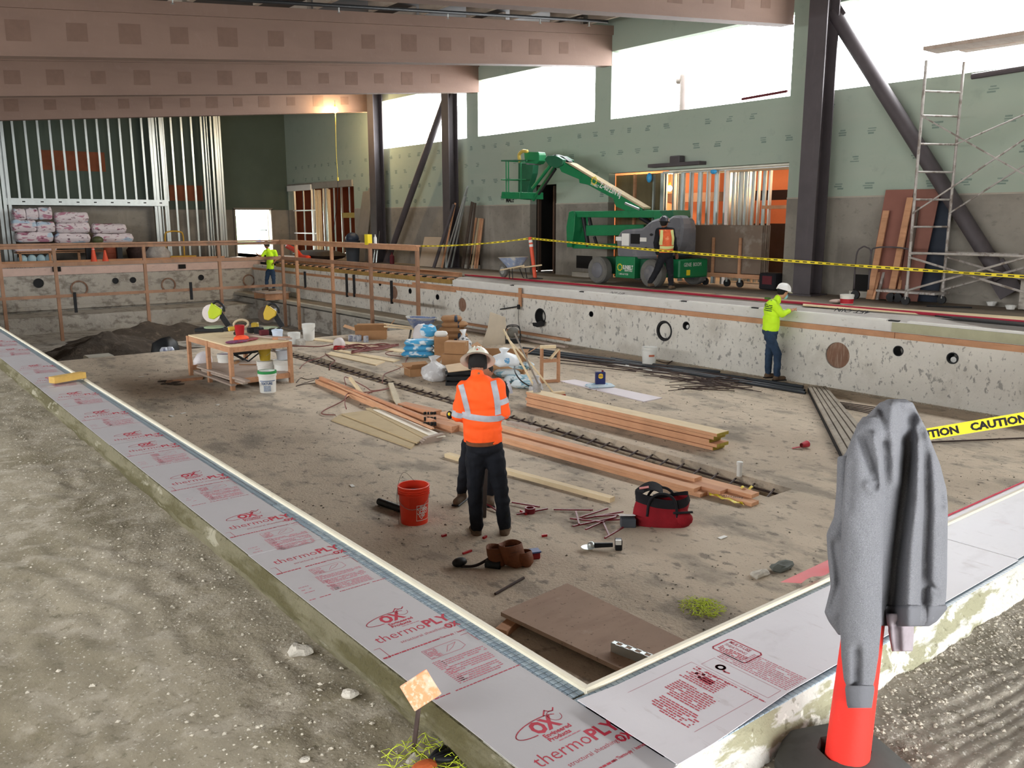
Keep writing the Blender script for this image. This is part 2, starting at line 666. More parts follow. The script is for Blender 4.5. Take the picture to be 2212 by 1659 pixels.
# --- pool walls
m = MB()
m.bb((PXR, YC - .3, -1), (PXR + .35, 19.5, .98))
m.bb((PXR, 19.5, -1), (PXR + .35, PYF, 1.1))
wr = m.mesh('pool_wall', plaster_white)
wro = bpy.data.objects.new('tmp', wr)
COL.objects.link(wro)
cut = MB()
HOLES = [(1168, 684, .2), (1435, 716, .215), (1809, 770, .225), (999, 658, .19), (1278, 679, .065), (1483, 705, .085), (1941, 761, .085), (2058, 777, .09),
         (946, 641, .08), (887, 628, .08), (822, 612, .07), (852, 631, .2), (767, 627, .07)]
HP = []
for px, py, r in HOLES:
    p = PX(px, py, PXR)
    HP.append((p, r))
    cut.lathe((PXR - .1, p.y, p.z), [(r, 0), (r, .32 if r < .1 or px in (1168, 1435) else .16)], 24, 'x')
cm = cut.mesh('cut', [])
cob = bpy.data.objects.new('cut', cm)
COL.objects.link(cob)
bo = wro.modifiers.new('b', 'BOOLEAN')
bo.object = cob
bo.operation = 'DIFFERENCE'
bo.solver = 'EXACT'
wm = evalmesh(wro, cob)
bpy.data.objects.remove(wro)
bpy.data.objects.remove(cob)
o = link('pool_wall_right', wm)
o['kind'] = 'structure'
o['label'] = 'chipped white plaster side wall of the pool with pipe openings'
pool_r = o
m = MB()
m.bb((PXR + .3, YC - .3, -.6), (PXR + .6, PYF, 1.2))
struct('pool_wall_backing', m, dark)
# caps and pipes in the openings
wood_disc = M('weathered_wood_plug', '7d5e4d', .9, var=.15, vs=4, layers=[('noise', (40, 40, 3), .5, .6, 'a08a78', .6), ('noise', (30, 30, 2), .6, .7, '46332a', .6)])
for i, (p, r) in enumerate(HP):
    px = HOLES[i][0]
    d = MB()
    if px in (1809, 999, 852):
        d.lathe((PXR - .005 + .03, p.y, p.z), [(r * .97, 0), (r * .97, .03)], 28, 'x')
        q = struct('wood_plug', d, wood_disc, parent=pool_r)
    elif px == 1435:
        d.lathe((PXR + .04, p.y, p.z), [(r * .72, 0), (r * .72, .1)], 28, 'x')
        struct('pipe_cap', d, plaster_white, parent=pool_r)
        d = MB()
        d.lathe((PXR + .0, p.y, p.z), [(r * .9, .12), (r * .98, 0), (r * .8, 0), (r * .76, .12)], 28, 'x', cap=False)
        struct('pipe_collar', d, black, parent=pool_r)
    else:
        d.lathe((PXR - .012, p.y, p.z), [(r * .99, .14), (r * 1.0, 0), (r * .86, 0), (r * .82, .2)], 24, 'x', cap=False)
        struct('pipe_collar', d, black, parent=pool_r)
        if px in (1483, 2058):
            d = MB()
            d.lathe((PXR + .06, p.y + r * .15, p.z - r * .35), [(r * .5, 0), (r * .5, .1)], 16, 'x')
            struct('pipe_cap', d, white_pl, parent=pool_r)
m = MB()
m.bb((XC - .4, YC, -1), (XC, PYF, DK - .05))
m.bb((XC - .4, YC - .4, -1), (PXR + .5, YC, DK - .05))
struct('pool_wall_near', m, plaster_grey, label='near and left walls of the pool below the coping')
m = MB()
m.bb((XC - .5, PYF, -1), (PXR + 1, PYF + .35, .98))
m.bb((XC - .5, PYF - .12, -.22), (PXR + 1, PYF + .35, -.1))
far = struct('pool_wall_far', m, plaster_grey, label='grey concrete far end wall of the pool')
# ledges below the right wall of the deep end, with an undercut
m = MB()
m.bb((12.4, 19.0, -.04), (PXR + .1, PYF, .06))
m.bb((12.95, 19.5, -1), (PXR + .1, PYF, -.0))
struct('pool_ledge', m, M('pool_ledge_concrete', 'a29c8f', .9, var=.12, vs=1.5, bump=.3, layers=[('noise', (3, 1, 3), .5, .66, '858072', .6)]), label='concrete ledge along the side wall of the deep end')
m = MB()
m.bb((12.55, 19.5, -1), (12.96, PYF, -.12))
struct('pool_wall_lower', m, plaster_grey, label='lower wall under the ledge of the deep end')
m = MB()
m.bb((XC - .5, 31.9, -1), (12.6, PYF, -.3))
struct('pool_wall_step', m, plaster_grey, label='lower wall under the far end of the pool')
# openings on the far wall: rings, holes, square skimmers
for px, py, r in ((171.8, 620, .29), (364.5, 612.6, .27), (538, 604, .25)):
    p = PY(px, py, PYF)
    d = MB()
    d.lathe((p.x, PYF - .03, p.z), [(r, .03), (r, 0), (r * .82, 0), (r * .82, .03)], 28, 'y', cap=False)
    struct('pipe_ring', d, wood_disc, parent=far)
for px, py, r in ((84, 608, .15), (250, 603.5, .1), (288, 602, .1), (435, 597, .1)):
    p = PY(px, py, PYF)
    d = MB()
    d.lathe((p.x, PYF - .02, p.z), [(r * 1.1, .01), (r * 1.1, 0), (r * .9, 0), (r * .85, .012)], 20, 'y')
    struct('pipe_mouth', d, black, parent=far)
m = MB()
m.bb((XC - .5, PYF - .03, .98), (PXR + .5, PYF + .3, 1.25))
pink = M('pinkish_tile_band', 'c9aea2', .7, var=.08, vs=4, layers=[('noise', (5, 5, 12), .6, .7, 'a5867a', .6)])
struct('pool_tile_band', m, pink, parent=far)
for px, py in ((123, 578), (394, 573)):
    p = PY(px, py, PYF - .04)
    d = MB().box((p.x, PYF - .05, p.z), (.26, .06, .16))
    struct('skimmer_mouth', d, dark, parent=far)
m = MB()
m.bb((XC - .5, PYF + .02, 1.25), (PXR + 1, PYF + .3, 1.31))
struct('gutter_lip', m, M('grey_gutter', '8b8580', .7), parent=far)
m = MB()
m.bb((XC - .5, PYF - .02, 1.31), (PXR + 1, PYF + .06, 1.35))
struct('gutter_edge', m, white_pl, parent=far)
ink = M('black_marker', '1c1a1e', .8, var=0)
p = PY(8, 573, PYF)
struct('depth_marking', text_mb('MIN 11FT  3M', .14, frame((4.6, PYF - .035, 1.255), (1, 0, 0), (0, 0, .5))), ink, parent=far)

# --- right pool edge: form lumber, white band, ledge, gutter slope
m = MB()
m.bb((PXR + .02, -3, .95), (PXR + .4, 19.5, 1.235))
edge = struct('pool_edge', m, M('white_band_plaster', 'd3d1cb', .85, var=.05, vs=4, layers=[('noise', (9, 9, 12), .62, .68, 'b5b0a4', .6)], bump=.3), label='white plastered edge of the pool below the gutter')
m = MB()
m.bb((PXR + .0, 1.5, 1.075), (PXR + .03, 6.95, 1.225))
struct('mortar_coat', m, M('greenish_mortar', 'a9a78b', .9, var=.08, vs=5, bump=.2), parent=edge)
m = MB()
m.prism([(PXR + .08, 19.5, 1.235), (PXR + .25, 19.5, 1.31), (PXR + .6, 19.5, 1.31), (PXR + .6, 19.5, 1.1), (PXR + .08, 19.5, 1.1)], (0, -22, 0))
struct('gutter_slope', m, M('grey_gutter_mortar', 'aaa49d', .75, var=.1, vs=2.5), parent=edge)
y = 19.5
for k, (a, b) in enumerate(((19.4, 16.95), (16.75, 14.4), (14.2, 11.4), (11.2, 9.7), (9.5, 7.05), (6.7, 3.8), (3.6, 0))):
    m = MB().bb((PXR - .0, b, 1.235), (PXR + .1, a, 1.262))
    struct('edge_strip', m, M('pale_edge_strip', 'd8d6cf', .7, var=.05) if k == 0 else bpy.data.materials['pale_edge_strip'], parent=edge)
    if k < 6:
        m = MB().box((PXR + .07, b - .1, 1.245), (.09, .16, .02))
        struct('edge_bracket', m, black, parent=edge)
for k in range(8):
    a = 21.5 - k * 2.44
    m = MB().bb((PXR - .045, a - 2.43, .975), (PXR, a, 1.07))
    struct('form_board', m, form_wood, parent=edge)
text = text_mb('4FT OIN', .17, frame(PX(1829, 676, PXR + .14) + V((-.01, -.45, .05)), (0, 1, 0), (-.92, 0, -.38)), bold=.012)
struct('depth_marking', text, ink, parent=edge)
text = text_mb('4FT 6IN', .13, frame(V((PXR + .13, 13.0, 1.3)), (0, 1, 0), (-.92, 0, -.38)))
struct('depth_marking', text, ink, parent=edge)
# far stretch of the same edge: ochre formwork with joists and boards
m = MB()
m.bb((PXR - .02, 19.5, 1.0), (PXR + .5, PYF, 1.12))
edge2 = struct('pool_edge_formwork', m, plaster_white, label='unfinished far stretch of the pool edge with ochre formwork')
ochre = M('ochre_formwork', '9a7c46', .85, var=.2, vs=4)
m = MB().bb((PXR + .02, 19.6, 1.1), (PXR + .16, 31.5, 1.24))
struct('form_panel', m, ochre, parent=edge2)
for k in range(46):
    m = MB().box((PXR + .1, 19.7 + k * .26, 1.262), (.16, .1 if k % 2 else .14, .035))
    struct('form_block', m, dark if k % 2 else form_wood, parent=edge2)
for k in range(6):
    m = MB().bb((PXR + .3, 19.6 + k * 2.44, 1.30), (PXR + .42, 19.6 + k * 2.44 + 2.4, 1.42))
    struct('form_board', m, form_wood, parent=edge2)
    m = MB().bb((PXR - .05, 19.3 + k * 2.44, .92), (PXR, 19.3 + k * 2.44 + 2.4, 1.0))
    struct('form_board', m, form_wood, parent=edge2)

# --- decks
m = MB()
m.bb((PXR + .5, -3, 1.0), (23.5, YF + 4, DK - .02))
struct('deck_right', m, deck_far, label='dusty concrete deck on the window side')
m = MB()
m.bb((-3.5, PYF + .2, 1.0), (PXR + 2, YF + 4, DK - .02))
struct('deck_far', m, deck_far, label='concrete deck beyond the far end of the pool')
DZ = 1.2


def deckz(x, y, s=0):
    n = noise.fractal(V((x * 2.2 + s, y * 2.2, 0)), 1, 2, 5) * .018
    n += noise.fractal(V((x * 16, y * 16, s)), 1, 2, 3) * .004
    # saw scars run in one direction, patchy
    g = max(0, noise.noise(V((x * .9 + 5 + s, y * .9, 3))) + .22)
    a = y + .12 * x if s else x * .25 + y * .97
    n += g * (.017 if s else .013) * math.sin(a * (120 if s else 135) + 5 * noise.noise(V((x * 2.5, y * 5, 9))))
    return n


def deckfn(x0, x1, y0, y1, s=0, edge=None):
    def fn(u, v):
        v = v ** 1.5
        x, y = x0 + (x1 - x0) * u, y0 + (y1 - y0) * v
        z = DZ + deckz(x, y, s)
        return V((x, y, z))
    return fn


m = MB()
m.grid(300, 620, deckfn(-4.2, XC - .45, -3, 35, 0))
struct('deck_left', m, deck_concrete, label='rough broken concrete deck left of the pool', smooth=True)


def fnr(u, v):
    x, y = XC - .5 + 7 * u ** 1.3, -1.2 + (YC - .46 + 1.2) * v
    return V((x, y, DZ + .01 + deckz(x, y, 7)))


m = MB()
m.grid(420, 200, fnr)
struct('deck_near', m, deck_bright, label='scarred pale concrete deck in front of the pool', smooth=True)
m = MB()
m.bb((8, -3, 1.0), (PXR + .6, YC - .45, DZ))
m.bb((-4.2, -4.6, 1.0), (8, -1.1, DZ))
struct('deck_near_side', m, deck_bright)

# --- right wall with clerestory openings, doorways
m = MB()
T = .25
doors = [(10.98, 16.38, 4.04), (18.45, 19.6, 3.84), (30.35, 36.4, 4.23)]
ys = [-5] + [v for a, b, h in doors for v in (a, b)] + [37]
for i in range(0, len(ys), 2):
    m.bb((XW, ys[i], DK - .05), (XW + T, ys[i + 1], 3.3))
grey_wall = struct('wall_right', m, wall_grey, label='bare concrete lower part of the window wall')
g = MB()
for i in range(0, len(ys), 2):
    g.bb((XW + .01, ys[i], 3.3), (XW + T, ys[i + 1], 5.39))
for a, b, h in doors:
    g.bb((XW + .01, a, h), (XW + T, b, 5.39))
g.bb((XW + .01, -5, 7.04), (XW + T, 37, 8.4))
g.bb((XW + .01, 28.2, 5.39), (XW + T, 37, 7.04))
for a, b in ((22.15, 22.75), (16.35, 16.95), (10.2, 11.05), (4.4, 5.0), (-1.4, -.8)):
    g.bb((XW + .01, a, 5.39), (XW + T, b, 7.04))
gw = struct('wall_right_sheathing', g, sheath, label='green sheathing boards above the concrete of the window wall')
# printed stamps on the sheathing (faint, in rows)
stamp_m = M('sheathing_stamp_ink', '74847a', .85, var=.1, vs=9)
st = MB()
R_ = random.Random(3)
for row in range(4):
    for k in range(52):
        y = 4.2 + k * .62 + (row % 2) * .31
        z = 3.55 + row * .52
        if any(a - .15 < y < b + .15 and z < h + .25 for a, b, h in doors) or R_.random() < .25:
            continue
        for q in range(3):
            wd = R_.uniform(.1, .2)
            st.box((XW + .006, y + R_.uniform(-.03, .03), z - q * .045), (.002, wd, R_.choice((.02, .028, .034))))
struct('sheathing_print', st, stamp_m, parent=gw)
st = MB()
st.bb((XW - .006, -5, 3.28), (XW + .01, 10.98, 3.31))
st.bb((XW - .006, 16.4, 3.28), (XW + .01, 18.45, 3.31))
st.bb((XW - .006, 19.6, 3.28), (XW + .01, 30.3, 3.31))
struct('trim_1', st, M('pale_sill_mortar', 'a29a8c', .9), label='thin mortar line between concrete and sheathing')
# low vents in the concrete wall
for y, zz in ((22.4, 1.62), (17.25, 1.72), (9.0, 1.6)):
    d = MB().box((XW - .0, y, zz), (.03, .62, .34))
    v = struct('wall_vent', d, dark, parent=grey_wall)
    d = MB().box((XW - .12, y - .05, DK + .04), (.16, .66, .12))
    struct('vent_sill', d, M('pale_block', 'b2aca0', .9) if y == 22.4 else bpy.data.materials['pale_block'], parent=grey_wall)

# --- far wall with door
m = MB()
m.bb((-5, YF, DK - .05), (13.65, YF + .25, 3.3))
m.bb((15.3, YF, DK - .05), (XW + .3, YF + .25, 3.3))
m.bb((13.6, YF, 3.3), (15.35, YF + .25, 3.36))
struct('wall_far', m, wall_grey, label='bare concrete lower part of the far wall')
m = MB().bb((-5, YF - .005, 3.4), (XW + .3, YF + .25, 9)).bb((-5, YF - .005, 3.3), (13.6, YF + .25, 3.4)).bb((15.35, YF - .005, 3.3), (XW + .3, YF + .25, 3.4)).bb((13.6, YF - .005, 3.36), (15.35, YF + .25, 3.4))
struct('wall_far_sheathing', m, M('shaded_green_sheathing', '4e584e', .85, var=.1, vs=.7), label='green sheathing of the far wall with shade painted in')  # green sheathing, its colour darkened to stand in for shade
# plywood patches behind the studs
for a, b, c, d_ in ((88, 320, 230, 368), (366, 397, 440, 432)):
    p, q = PY(a, b, YF), PY(c, d_, YF)
    mm = MB().bb((p.x, YF - .03, p.z), (q.x, YF + .02, q.z))
    struct('wall_patch', mm, M('rust_brown_panel', '7a452c', .85, var=.2, vs=2) if a == 88 else bpy.data.materials['rust_brown_panel'], parent=bpy.data.objects['wall_far_sheathing'])
# left wall and near end wall, both unseen, with openings added for fill light
m = MB().bb((-4.5, -5, 1), (-4.2, 37, 3.3)).bb((-4.5, -5, 3.2), (-4.2, 0, 4.5)).bb((-4.5, -5, 4.4), (-4.2, 37, 7)).bb((-4.5, 26, 1), (-4.2, 37, 7))
for k in range(6):
    m.bb((-4.5, -4.6 + k * 6, 1.5), (-4.2, -4.2 + k * 6, 4.5))
struct('wall_left', m, wall_grey)
m = MB().bb((-5, -4.8, 1), (-2.5, -4.6, 8)).bb((7, -4.8, 1), (17, -4.6, 8)).bb((-5, -4.8, 2.9), (17, -4.6, 8))
struct('wall_near', m, wall_grey)
# the green outdoors through the far doorway
m = MB().bb((8, YF + 9, 0), (26, YF + 9.2, 3.1))
struct('hedge_wall', m, M('pale_green_outside_wall', '9cbf95', .9), label='pale green outside wall seen through the far doorway')
m = MB().bb((8, YF + .25, 1.2), (26, YF + 9.2, 1.3))
struct('ground_outside', m, M('bright_paving', 'd9d6cc', .9))

# --- roof: beams, purlins, dark deck


def zb(x):
    return 6.72 - .092 * (16 - x)


X0 = -4.3
for k, yb in enumerate((-.9, 4.85, 10.62, 16.35, 22.1, 28.05, 33.9)):
    if k == 6:
        continue
    xe = XW + .02 if yb != 10.62 else 15.45
    wd = .26
    m = MB()
    m.prism([(X0, yb, zb(X0)), (xe, yb, zb(xe)), (xe, yb, zb(xe) + .70), (X0, yb, zb(X0) + .70)], (0, wd, 0))
    b = struct('roof_beam', m, beam_paint, label='deep painted roof beam crossing the hall')
    m = MB()
    m.prism([(X0, yb - .05, zb(X0) + .70), (xe, yb - .05, zb(xe) + .70), (xe, yb - .05, zb(xe) + .92), (X0, yb - .05, zb(X0) + .92)], (0, wd + .1, 0))
    struct('beam_cap', m, beam_paint, parent=b)
    m = MB()
    m.prism([(X0, yb - .02, zb(X0) - .035), (xe, yb - .02, zb(xe) - .035), (xe, yb - .02, zb(xe)), (X0, yb - .02, zb(X0))], (0, wd + .04, 0))
    struct('beam_strip', m, beam_paint, parent=b)
    m = MB()
    for i in range(22):
        x = X0 + .5 + i * .92 + .12 * math.sin(i * 7 + k)
        if x > 15:
            break
        z = zb(x) + .36
        s = .17 + .03 * math.sin(i * 3.1)
        m.prism([(x - s, yb - .004, z - s), (x + s, yb - .004, z - s + .03), (x + s, yb - .004, z + s), (x - s, yb - .004, z + s - .03)], (0, .006, 0))
    struct('painted_patch', m, beam_patch, parent=b, kind=None) if False else struct('painted_patch', m, beam_patch, parent=b)
    m = None
m = MB()
m.prism([(X0, -5, zb(X0) + 1.17), (XW + .3, -5, zb(XW) + 1.17), (XW + .3, -5, zb(XW) + 1.3), (X0, -5, zb(X0) + 1.3)], (0, 42.5, 0))
ceil = struct('ceiling', m, roofdeck, label='dark underside of the sloping roof deck')
for i in range(16):
    x = 15.3 - i * 1.22
    if x < X0:
        break
    for k, (a, b) in enumerate(((-4.6, 4.85), (5.11, 10.62), (10.88, 16.35), (16.61, 22.1), (22.36, 28.05))):
        if k in (3, 4) and i % 2:
            continue
        m = MB().bb((x - .045, a, zb(x) + .93), (x + .045, b, zb(x) + 1.17))
        struct('purlin', m, purlin_m, parent=ceil)
# sprinkler main under the purlins
T_ = thing('sprinkler_pipe', 'black sprinkler pipe with small heads under the roof between two beams', 'pipe', (8, 14.6, zb(8) + .84))
a, b = V((X0, 15.6, zb(X0) + .86)), V((15.2, 15.6, zb(15.2) + .86))
part(T_, 'pipe', MB().tube([a, b], .035, 8), black, smooth=True)
for x in (-1, 2, 5, 8.1, 10.6, 13.1, 14.6):
    p = V((x, 15.6, zb(x) + .86))
    part(T_, 'sprinkler_head', MB().lathe(p + V((0, 0, -.13)), [(.004, 0), (.035, .005), (.012, .02), (.012, .13)], 8), alu)

# --- steel columns and braces


def hcol(name, x, y, z0, z1, label, w=.36, d=.34):
    t = thing(name, label, 'column', (x, y, z0))
    part(t, 'flange', MB().bb((x - w / 2, y - d / 2, z0), (x - w / 2 + .03, y + d / 2, z1)), steel_col)
    part(t, 'flange', MB().bb((x + w / 2 - .03, y - d / 2, z0), (x + w / 2, y + d / 2, z1)), steel_col)
    part(t, 'web', MB().bb((x - w / 2 + .03, y - .012, z0), (x + w / 2 - .03, y + .012, z1)), steel_col)
    part(t, 'base_plate', MB().bb((x - w / 2 - .08, y - d / 2 - .08, z0), (x + w / 2 + .08, y + d / 2 + .08, z0 + .03)), steel_col)
    return t


hcol('steel_column', 15.62, 10.05, DK - .02, 7.5, 'large dark steel column to the right of the wide doorway', .42, .40)
hcol('steel_column', 15.7, 23.1, DK - .02, 7.4, 'dark steel column behind the leaning pipes, at the middle of the window wall', .36, .38)
hcol('steel_column', 15.7, 27.8, DK - .02, 7.3, 'farthest dark steel column, by the leaning dark boards', .38, .42)
brace = [((15.62, 9.75, 6.85), (15.62, 4.6, -.0), .135, 'thick dark pipe brace slanting down behind the scaffold'),
         ((15.7, 23.2, 6.75), (15.7, 27.2, 1.45), .11, 'dark pipe brace slanting between the two far columns')]
for a, b, r, lab in brace:
    a, b = V(a), V(b)
    if b.z < 1:
        b = a + (b - a) * ((a.z - 1.55) / (a.z - b.z))
        a2 = PX(1803, 30, 15.9)
        b2 = PX(2165, 606, 15.93)
        a, b = a2, a2 + (b2 - a2) * 1.0
    t = thing('pipe_brace', lab, 'brace', b)
    part(t, 'pipe', MB().tube([a, b], r, 20), steel_col, smooth='auto')
    dd = (b - a).normalized()
    part(t, 'gusset_plate', MB().beam(b - dd * .3, b + dd * .3, .03, .4, up=(0, 1, 0)), steel_col)
    part(t, 'gusset_plate', MB().beam(a - dd * .25, a + dd * .2, .03, .38, up=(0, 1, 0)), steel_col)
# ================================================================ COPING AROUND THE POOL AND ITS PRINTED COVER SHEETS
mortar = M('olive_mortar', '756f58', .92, var=.12, vs=3, bump=.8, bs=40, bump2=10, layers=[
    ('noise', (4, 1.6, 9), .46, .56, '544e30', .85, 7), ('noise', (7, 3, 12), .6, .66, 'a39e8a', .8, 8), ('noise', 40, .6, .68, '4f4a34', .6)])
mortar_w = M('whitened_mortar', 'c4c1b8', .9, var=.1, vs=4, bump=.8, bs=34, bump2=9, layers=[
    ('noise', (3, 6, 11), .52, .57, '86835f', .8, 7), ('noise', 9, .57, .62, 'ece9de', .8, 8), ('noise', 30, .6, .68, '5d583f', .6)])
cream = M('cream_nosing', 'ded6c0', .55, var=.05, vs=9, layers=[('noise', (9, 9, 9), .58, .7, 'c5bba4', .5)])
tile_m = [M('blue_grey_tile', '8797a2', .3, var=.12, vs=14, layers=[('noise', 30, .62, .7, 'c7cccb', .4)]),
          M('blue_grey_tile_light', '97a6ae', .3, var=.12, vs=14)]
sheet_m = M('printed_cover_sheet', 'aca8a9', .42, var=.03, vs=1.4, layers=[('noise', (2.5, 2.5, 1), .52, .7, '9c9797', .5), ('noise', (8, 2, 1), .6, .72, '928d8e', .45)], bump=.06, bs=10)
sheet_lit = M('printed_cover_sheet_lit', 'bfbabd', .38, var=.03, vs=1.4, layers=[('noise', (3, 7, 1), .55, .7, 'aea7a9', .6), ('noise', (22, 6, 1), .6, .68, 'a39797', .5), ('noise', 3, .64, .72, 'bf9aa0', .35)], bump=.06, bs=10)  # same sheet in a paler colour: strong light on the near coping painted in
print_m = M('red_print', 'a8293b', .6, var=.1, vs=20)
print_l = M('faint_red_print', 'b56a74', .6, var=.12, vs=20)


def wavy(y, s):
    return .008 * noise.noise(V((y * 3, s, 0))) + .006 * noise.noise(V((y * 11, s, 4)))


TOP = 1.335
# left curb body with an uneven mortar face on its outer side
m = MB()


def left_face(u, v):
    y = 1.36 + (35.5 - 1.36) * (u ** 2)
    prof = [(1.36, TOP), (1.335, TOP - .002), (1.315 + wavy(y, 1), 1.30), (1.30 + wavy(y, 2) * 2, 1.27 + wavy(y, 3)), (1.33, 1.262), (1.34, 1.1)]
    t = v * 5
    i = min(4, int(t))
    f = t - i
    return V((prof[i][0] * (1 - f) + prof[i + 1][0] * f, y, prof[i][1] * (1 - f) + prof[i + 1][1] * f))


m.grid(420, 5, left_face)
m.bb((1.36, 1.42, 1.1), (1.765, 35.5, TOP))
cl = struct('coping_left', m, mortar, label='raised coping along the left side of the pool')
m = MB()


def near_face(u, v):
    x = 1.34 + (14 - 1.34) * (u ** 1.6)
    prof = [(1.44, TOP), (1.415, TOP - .002), (1.40 + wavy(x, 5), 1.30), (1.385 + wavy(x, 6) * 2, 1.26), (1.365 + wavy(x, 7) * 3, 1.225), (1.36, 1.1)]
    t = v * 5
    i = min(4, int(t))
    f = t - i
    return V((x, prof[i][0] * (1 - f) + prof[i + 1][0] * f, prof[i][1] * (1 - f) + prof[i + 1][1] * f))


m.grid(420, 5, near_face)
m.bb((1.34, 1.44, 1.1), (14, 1.845, TOP))
cn = struct('coping_near', m, mortar_w, label='raised coping along the near end of the pool')


def nosing(a, b, inward, par):
    a, b, n = V(a), V(b), V(inward)
    pr = [(-.034, -.05), (-.034, .016), (-.026, .020), (-.006, .016), (.004, .004), (.006, -.012), (.004, -.05)]
    mm = MB()
    mm.prism([a + n * p + V((0, 0, q)) for p, q in pr], b - a)
    struct('nosing', mm, cream, parent=par, smooth='auto')


nosing((1.785, 1.842, TOP), (1.785, 35, TOP), (1, 0, 0), cl)
nosing((1.752, 1.87, TOP), (14, 1.87, TOP), (0, 1, 0), cn)
# mosaic tiles: the nearest ones each on their own, the rest of the strip in one piece
gb = M('pale_grout', 'd3d5d2', .7, var=.05)
struct('grout_bed', MB().bb((1.69, 1.85, TOP - .01), (1.758, 33.4, TOP + .0008)), gb, parent=cl)
struct('grout_bed', MB().bb((1.655, 1.79, TOP - .01), (13.8, 1.842, TOP + .0008)).bb((1.70, 1.417, TOP - .01), (12.8, 1.462, TOP + .0008)), gb, parent=cn)
tile_me = []
for tm in tile_m:
    mm = MB().box((0, 0, 0), (.0225, .0225, .005))
    tile_me.append(mm.mesh('tile', tm, bevel=.001))
P_ = .0252


def tiles(x0, y0, dx, dy, rows, n, par, near):
    R = random.Random(int(x0 * 1000 + y0 * 77))
    rest = MB()
    cnt = 0
    for i in range(n):
        for r in range(rows):
            p = (x0 + dx[0] * i * P_ + dy[0] * r * P_, y0 + dx[1] * i * P_ + dy[1] * r * P_, TOP + .0025)
            if i < near:
                o = link('tile', tile_me[R.random() < .4], par)
                o.location = p
                cnt += 1
            else:
                rest.add([V(p) + V((a * .0112, b * .0112, .003)) for a, b in ((-1, -1), (1, -1), (1, 1), (-1, 1))], [(0, 1, 2, 3)])
    o = struct('tile_strip', rest, tile_m[0], parent=par)
    o['kind'] = 'stuff'
    return cnt


tiles(1.742, 1.86, (0, 1), (-1, 0), 3, 1250, cl, 96)
tiles(1.668, 1.828, (1, 0), (0, -1), 2, 480, cn, 96)
tiles(1.72, 1.448, (1, 0), (0, -1), 2, 440, cn, 48)


def scribble(mb, M4, x0, x1, y, h, R, dens=.8):
    """a line of unreadably small print: a row of short dashes in the local plane of M4"""
    x = x0
    while x < x1:
        wd = R.uniform(.006, .022)
        if R.random() < dens:
            a, b = x, min(x + wd, x1)
            mb.add([M4 @ V(q) for q in ((a, y, 0), (b, y, 0), (b, y + h, 0), (a, y + h, 0))], [(0, 1, 2, 3)])
        x += wd + .003


def stroke(mb, M4, pts, wd):
    for a, b in zip(pts, pts[1:]):
        a, b = V((a[0], a[1], 0)), V((b[0], b[1], 0))
        n = (b - a).normalized().cross(V((0, 0, 1))) * wd / 2
        d = (b - a).normalized() * wd * .3
        mb.add([M4 @ q for q in (a - n - d, b - n + d, b + n + d, a + n - d)], [(0, 1, 2, 3)])


def oval(cx, cy, rx, ry, t0, t1, n=22, tilt=0):
    out = []
    for i in range(n + 1):
        t = math.radians(t0 + (t1 - t0) * i / n)
        x, y = rx * math.cos(t), ry * math.sin(t)
        out.append((cx + x * math.cos(tilt) - y * math.sin(tilt), cy + x * math.sin(tilt) + y * math.cos(tilt)))
    return out


def print_block(M4, seed, lo=-.46, hi=.2):
    """one repeat of the sheet print in the local plane of M4 (origin: start of the word thermoPLY)"""
    R = random.Random(seed)
    A, B, LG = MB(), MB(), MB()
    T4 = lambda x, y: M4 @ Matrix.Translation((x, y, 0))
    if hi > .05:
        A = join(A, text_mb('thermo', .078, T4(0, 0), bold=-.008, squash=.98), text_mb('PLY', .078, T4(.233, 0), bold=.032, squash=.95))
    if hi > .18:
        LG = join(LG, text_mb('OX', .082, T4(.105, .125), bold=.05, squash=.8), text_mb('Engineered', .026, T4(.113, .097), bold=.03),
                 text_mb('Products', .026, T4(.113, .075), bold=.03))
        stroke(LG, M4, oval(.135, .157, .1, .032, 20, 250, tilt=.12), .004)
        stroke(LG, M4, [(.19, .19), (.214, .212), (.222, .2), (.238, .196), (.25, .208)], .005)
        stroke(LG, M4, oval(.222, .172, .024, .026, 60, 360), .0022)
        scribble(B, M4, .14, .235, .062, .004, R)
    A = join(A, text_mb('structural sheathing by', .027, T4(.075, -.048), bold=-.008), text_mb('OX', .05, T4(.292, -.056), bold=.05, squash=.8))
    if lo < -.12:
        scribble(A, M4, -.045, .21, -.108, .008, R, .97)
        A = join(A, text_mb('use Thermo-ply  /  Instrucc', .019, T4(.2, -.108), bold=.02, squash=.7))
    if lo < -.3:
        stroke(B, M4, [(.1, -.145), (.26, -.145), (.27, -.16), (.27, -.2), (.24, -.215), (.1, -.215), (.1, -.145)], .0022)
        for k in range(9):
            scribble(B, M4, .105, .155, -.155 - k * .007, .004, R, .8)
        stroke(B, M4, [(.18, -.2), (.21, -.165), (.25, -.16), (.22, -.185), (.19, -.2)], .0022)
        stroke(A, M4, [(.3, -.13), (.335, -.13), (.335, -.2)], .0022)
        stroke(A, M4, [(-.04, -.03), (-.015, -.03), (-.015, -.11), (-.04, -.11)], .002)
        for g, (k0, k1) in enumerate(((0, 3), (4, 8), (9, 14))):
            for k in range(k0, k1):
                scribble(B, M4, .1 if g else .12, .318 - .01 * g, -.25 - k * .012, .0055, R, .9)
        for k in range(16):
            scribble(B, M4, .085, .125, -.24 - k * .011, .005, R, .9)
        for k in range(3):
            scribble(B, M4, -.03, .02, -.3 - k * .03, .005, R, .8)
    if lo < -.44:
        scribble(A, M4, -.045, .345, -.435, .005, R, .9)
    return A, B, LG


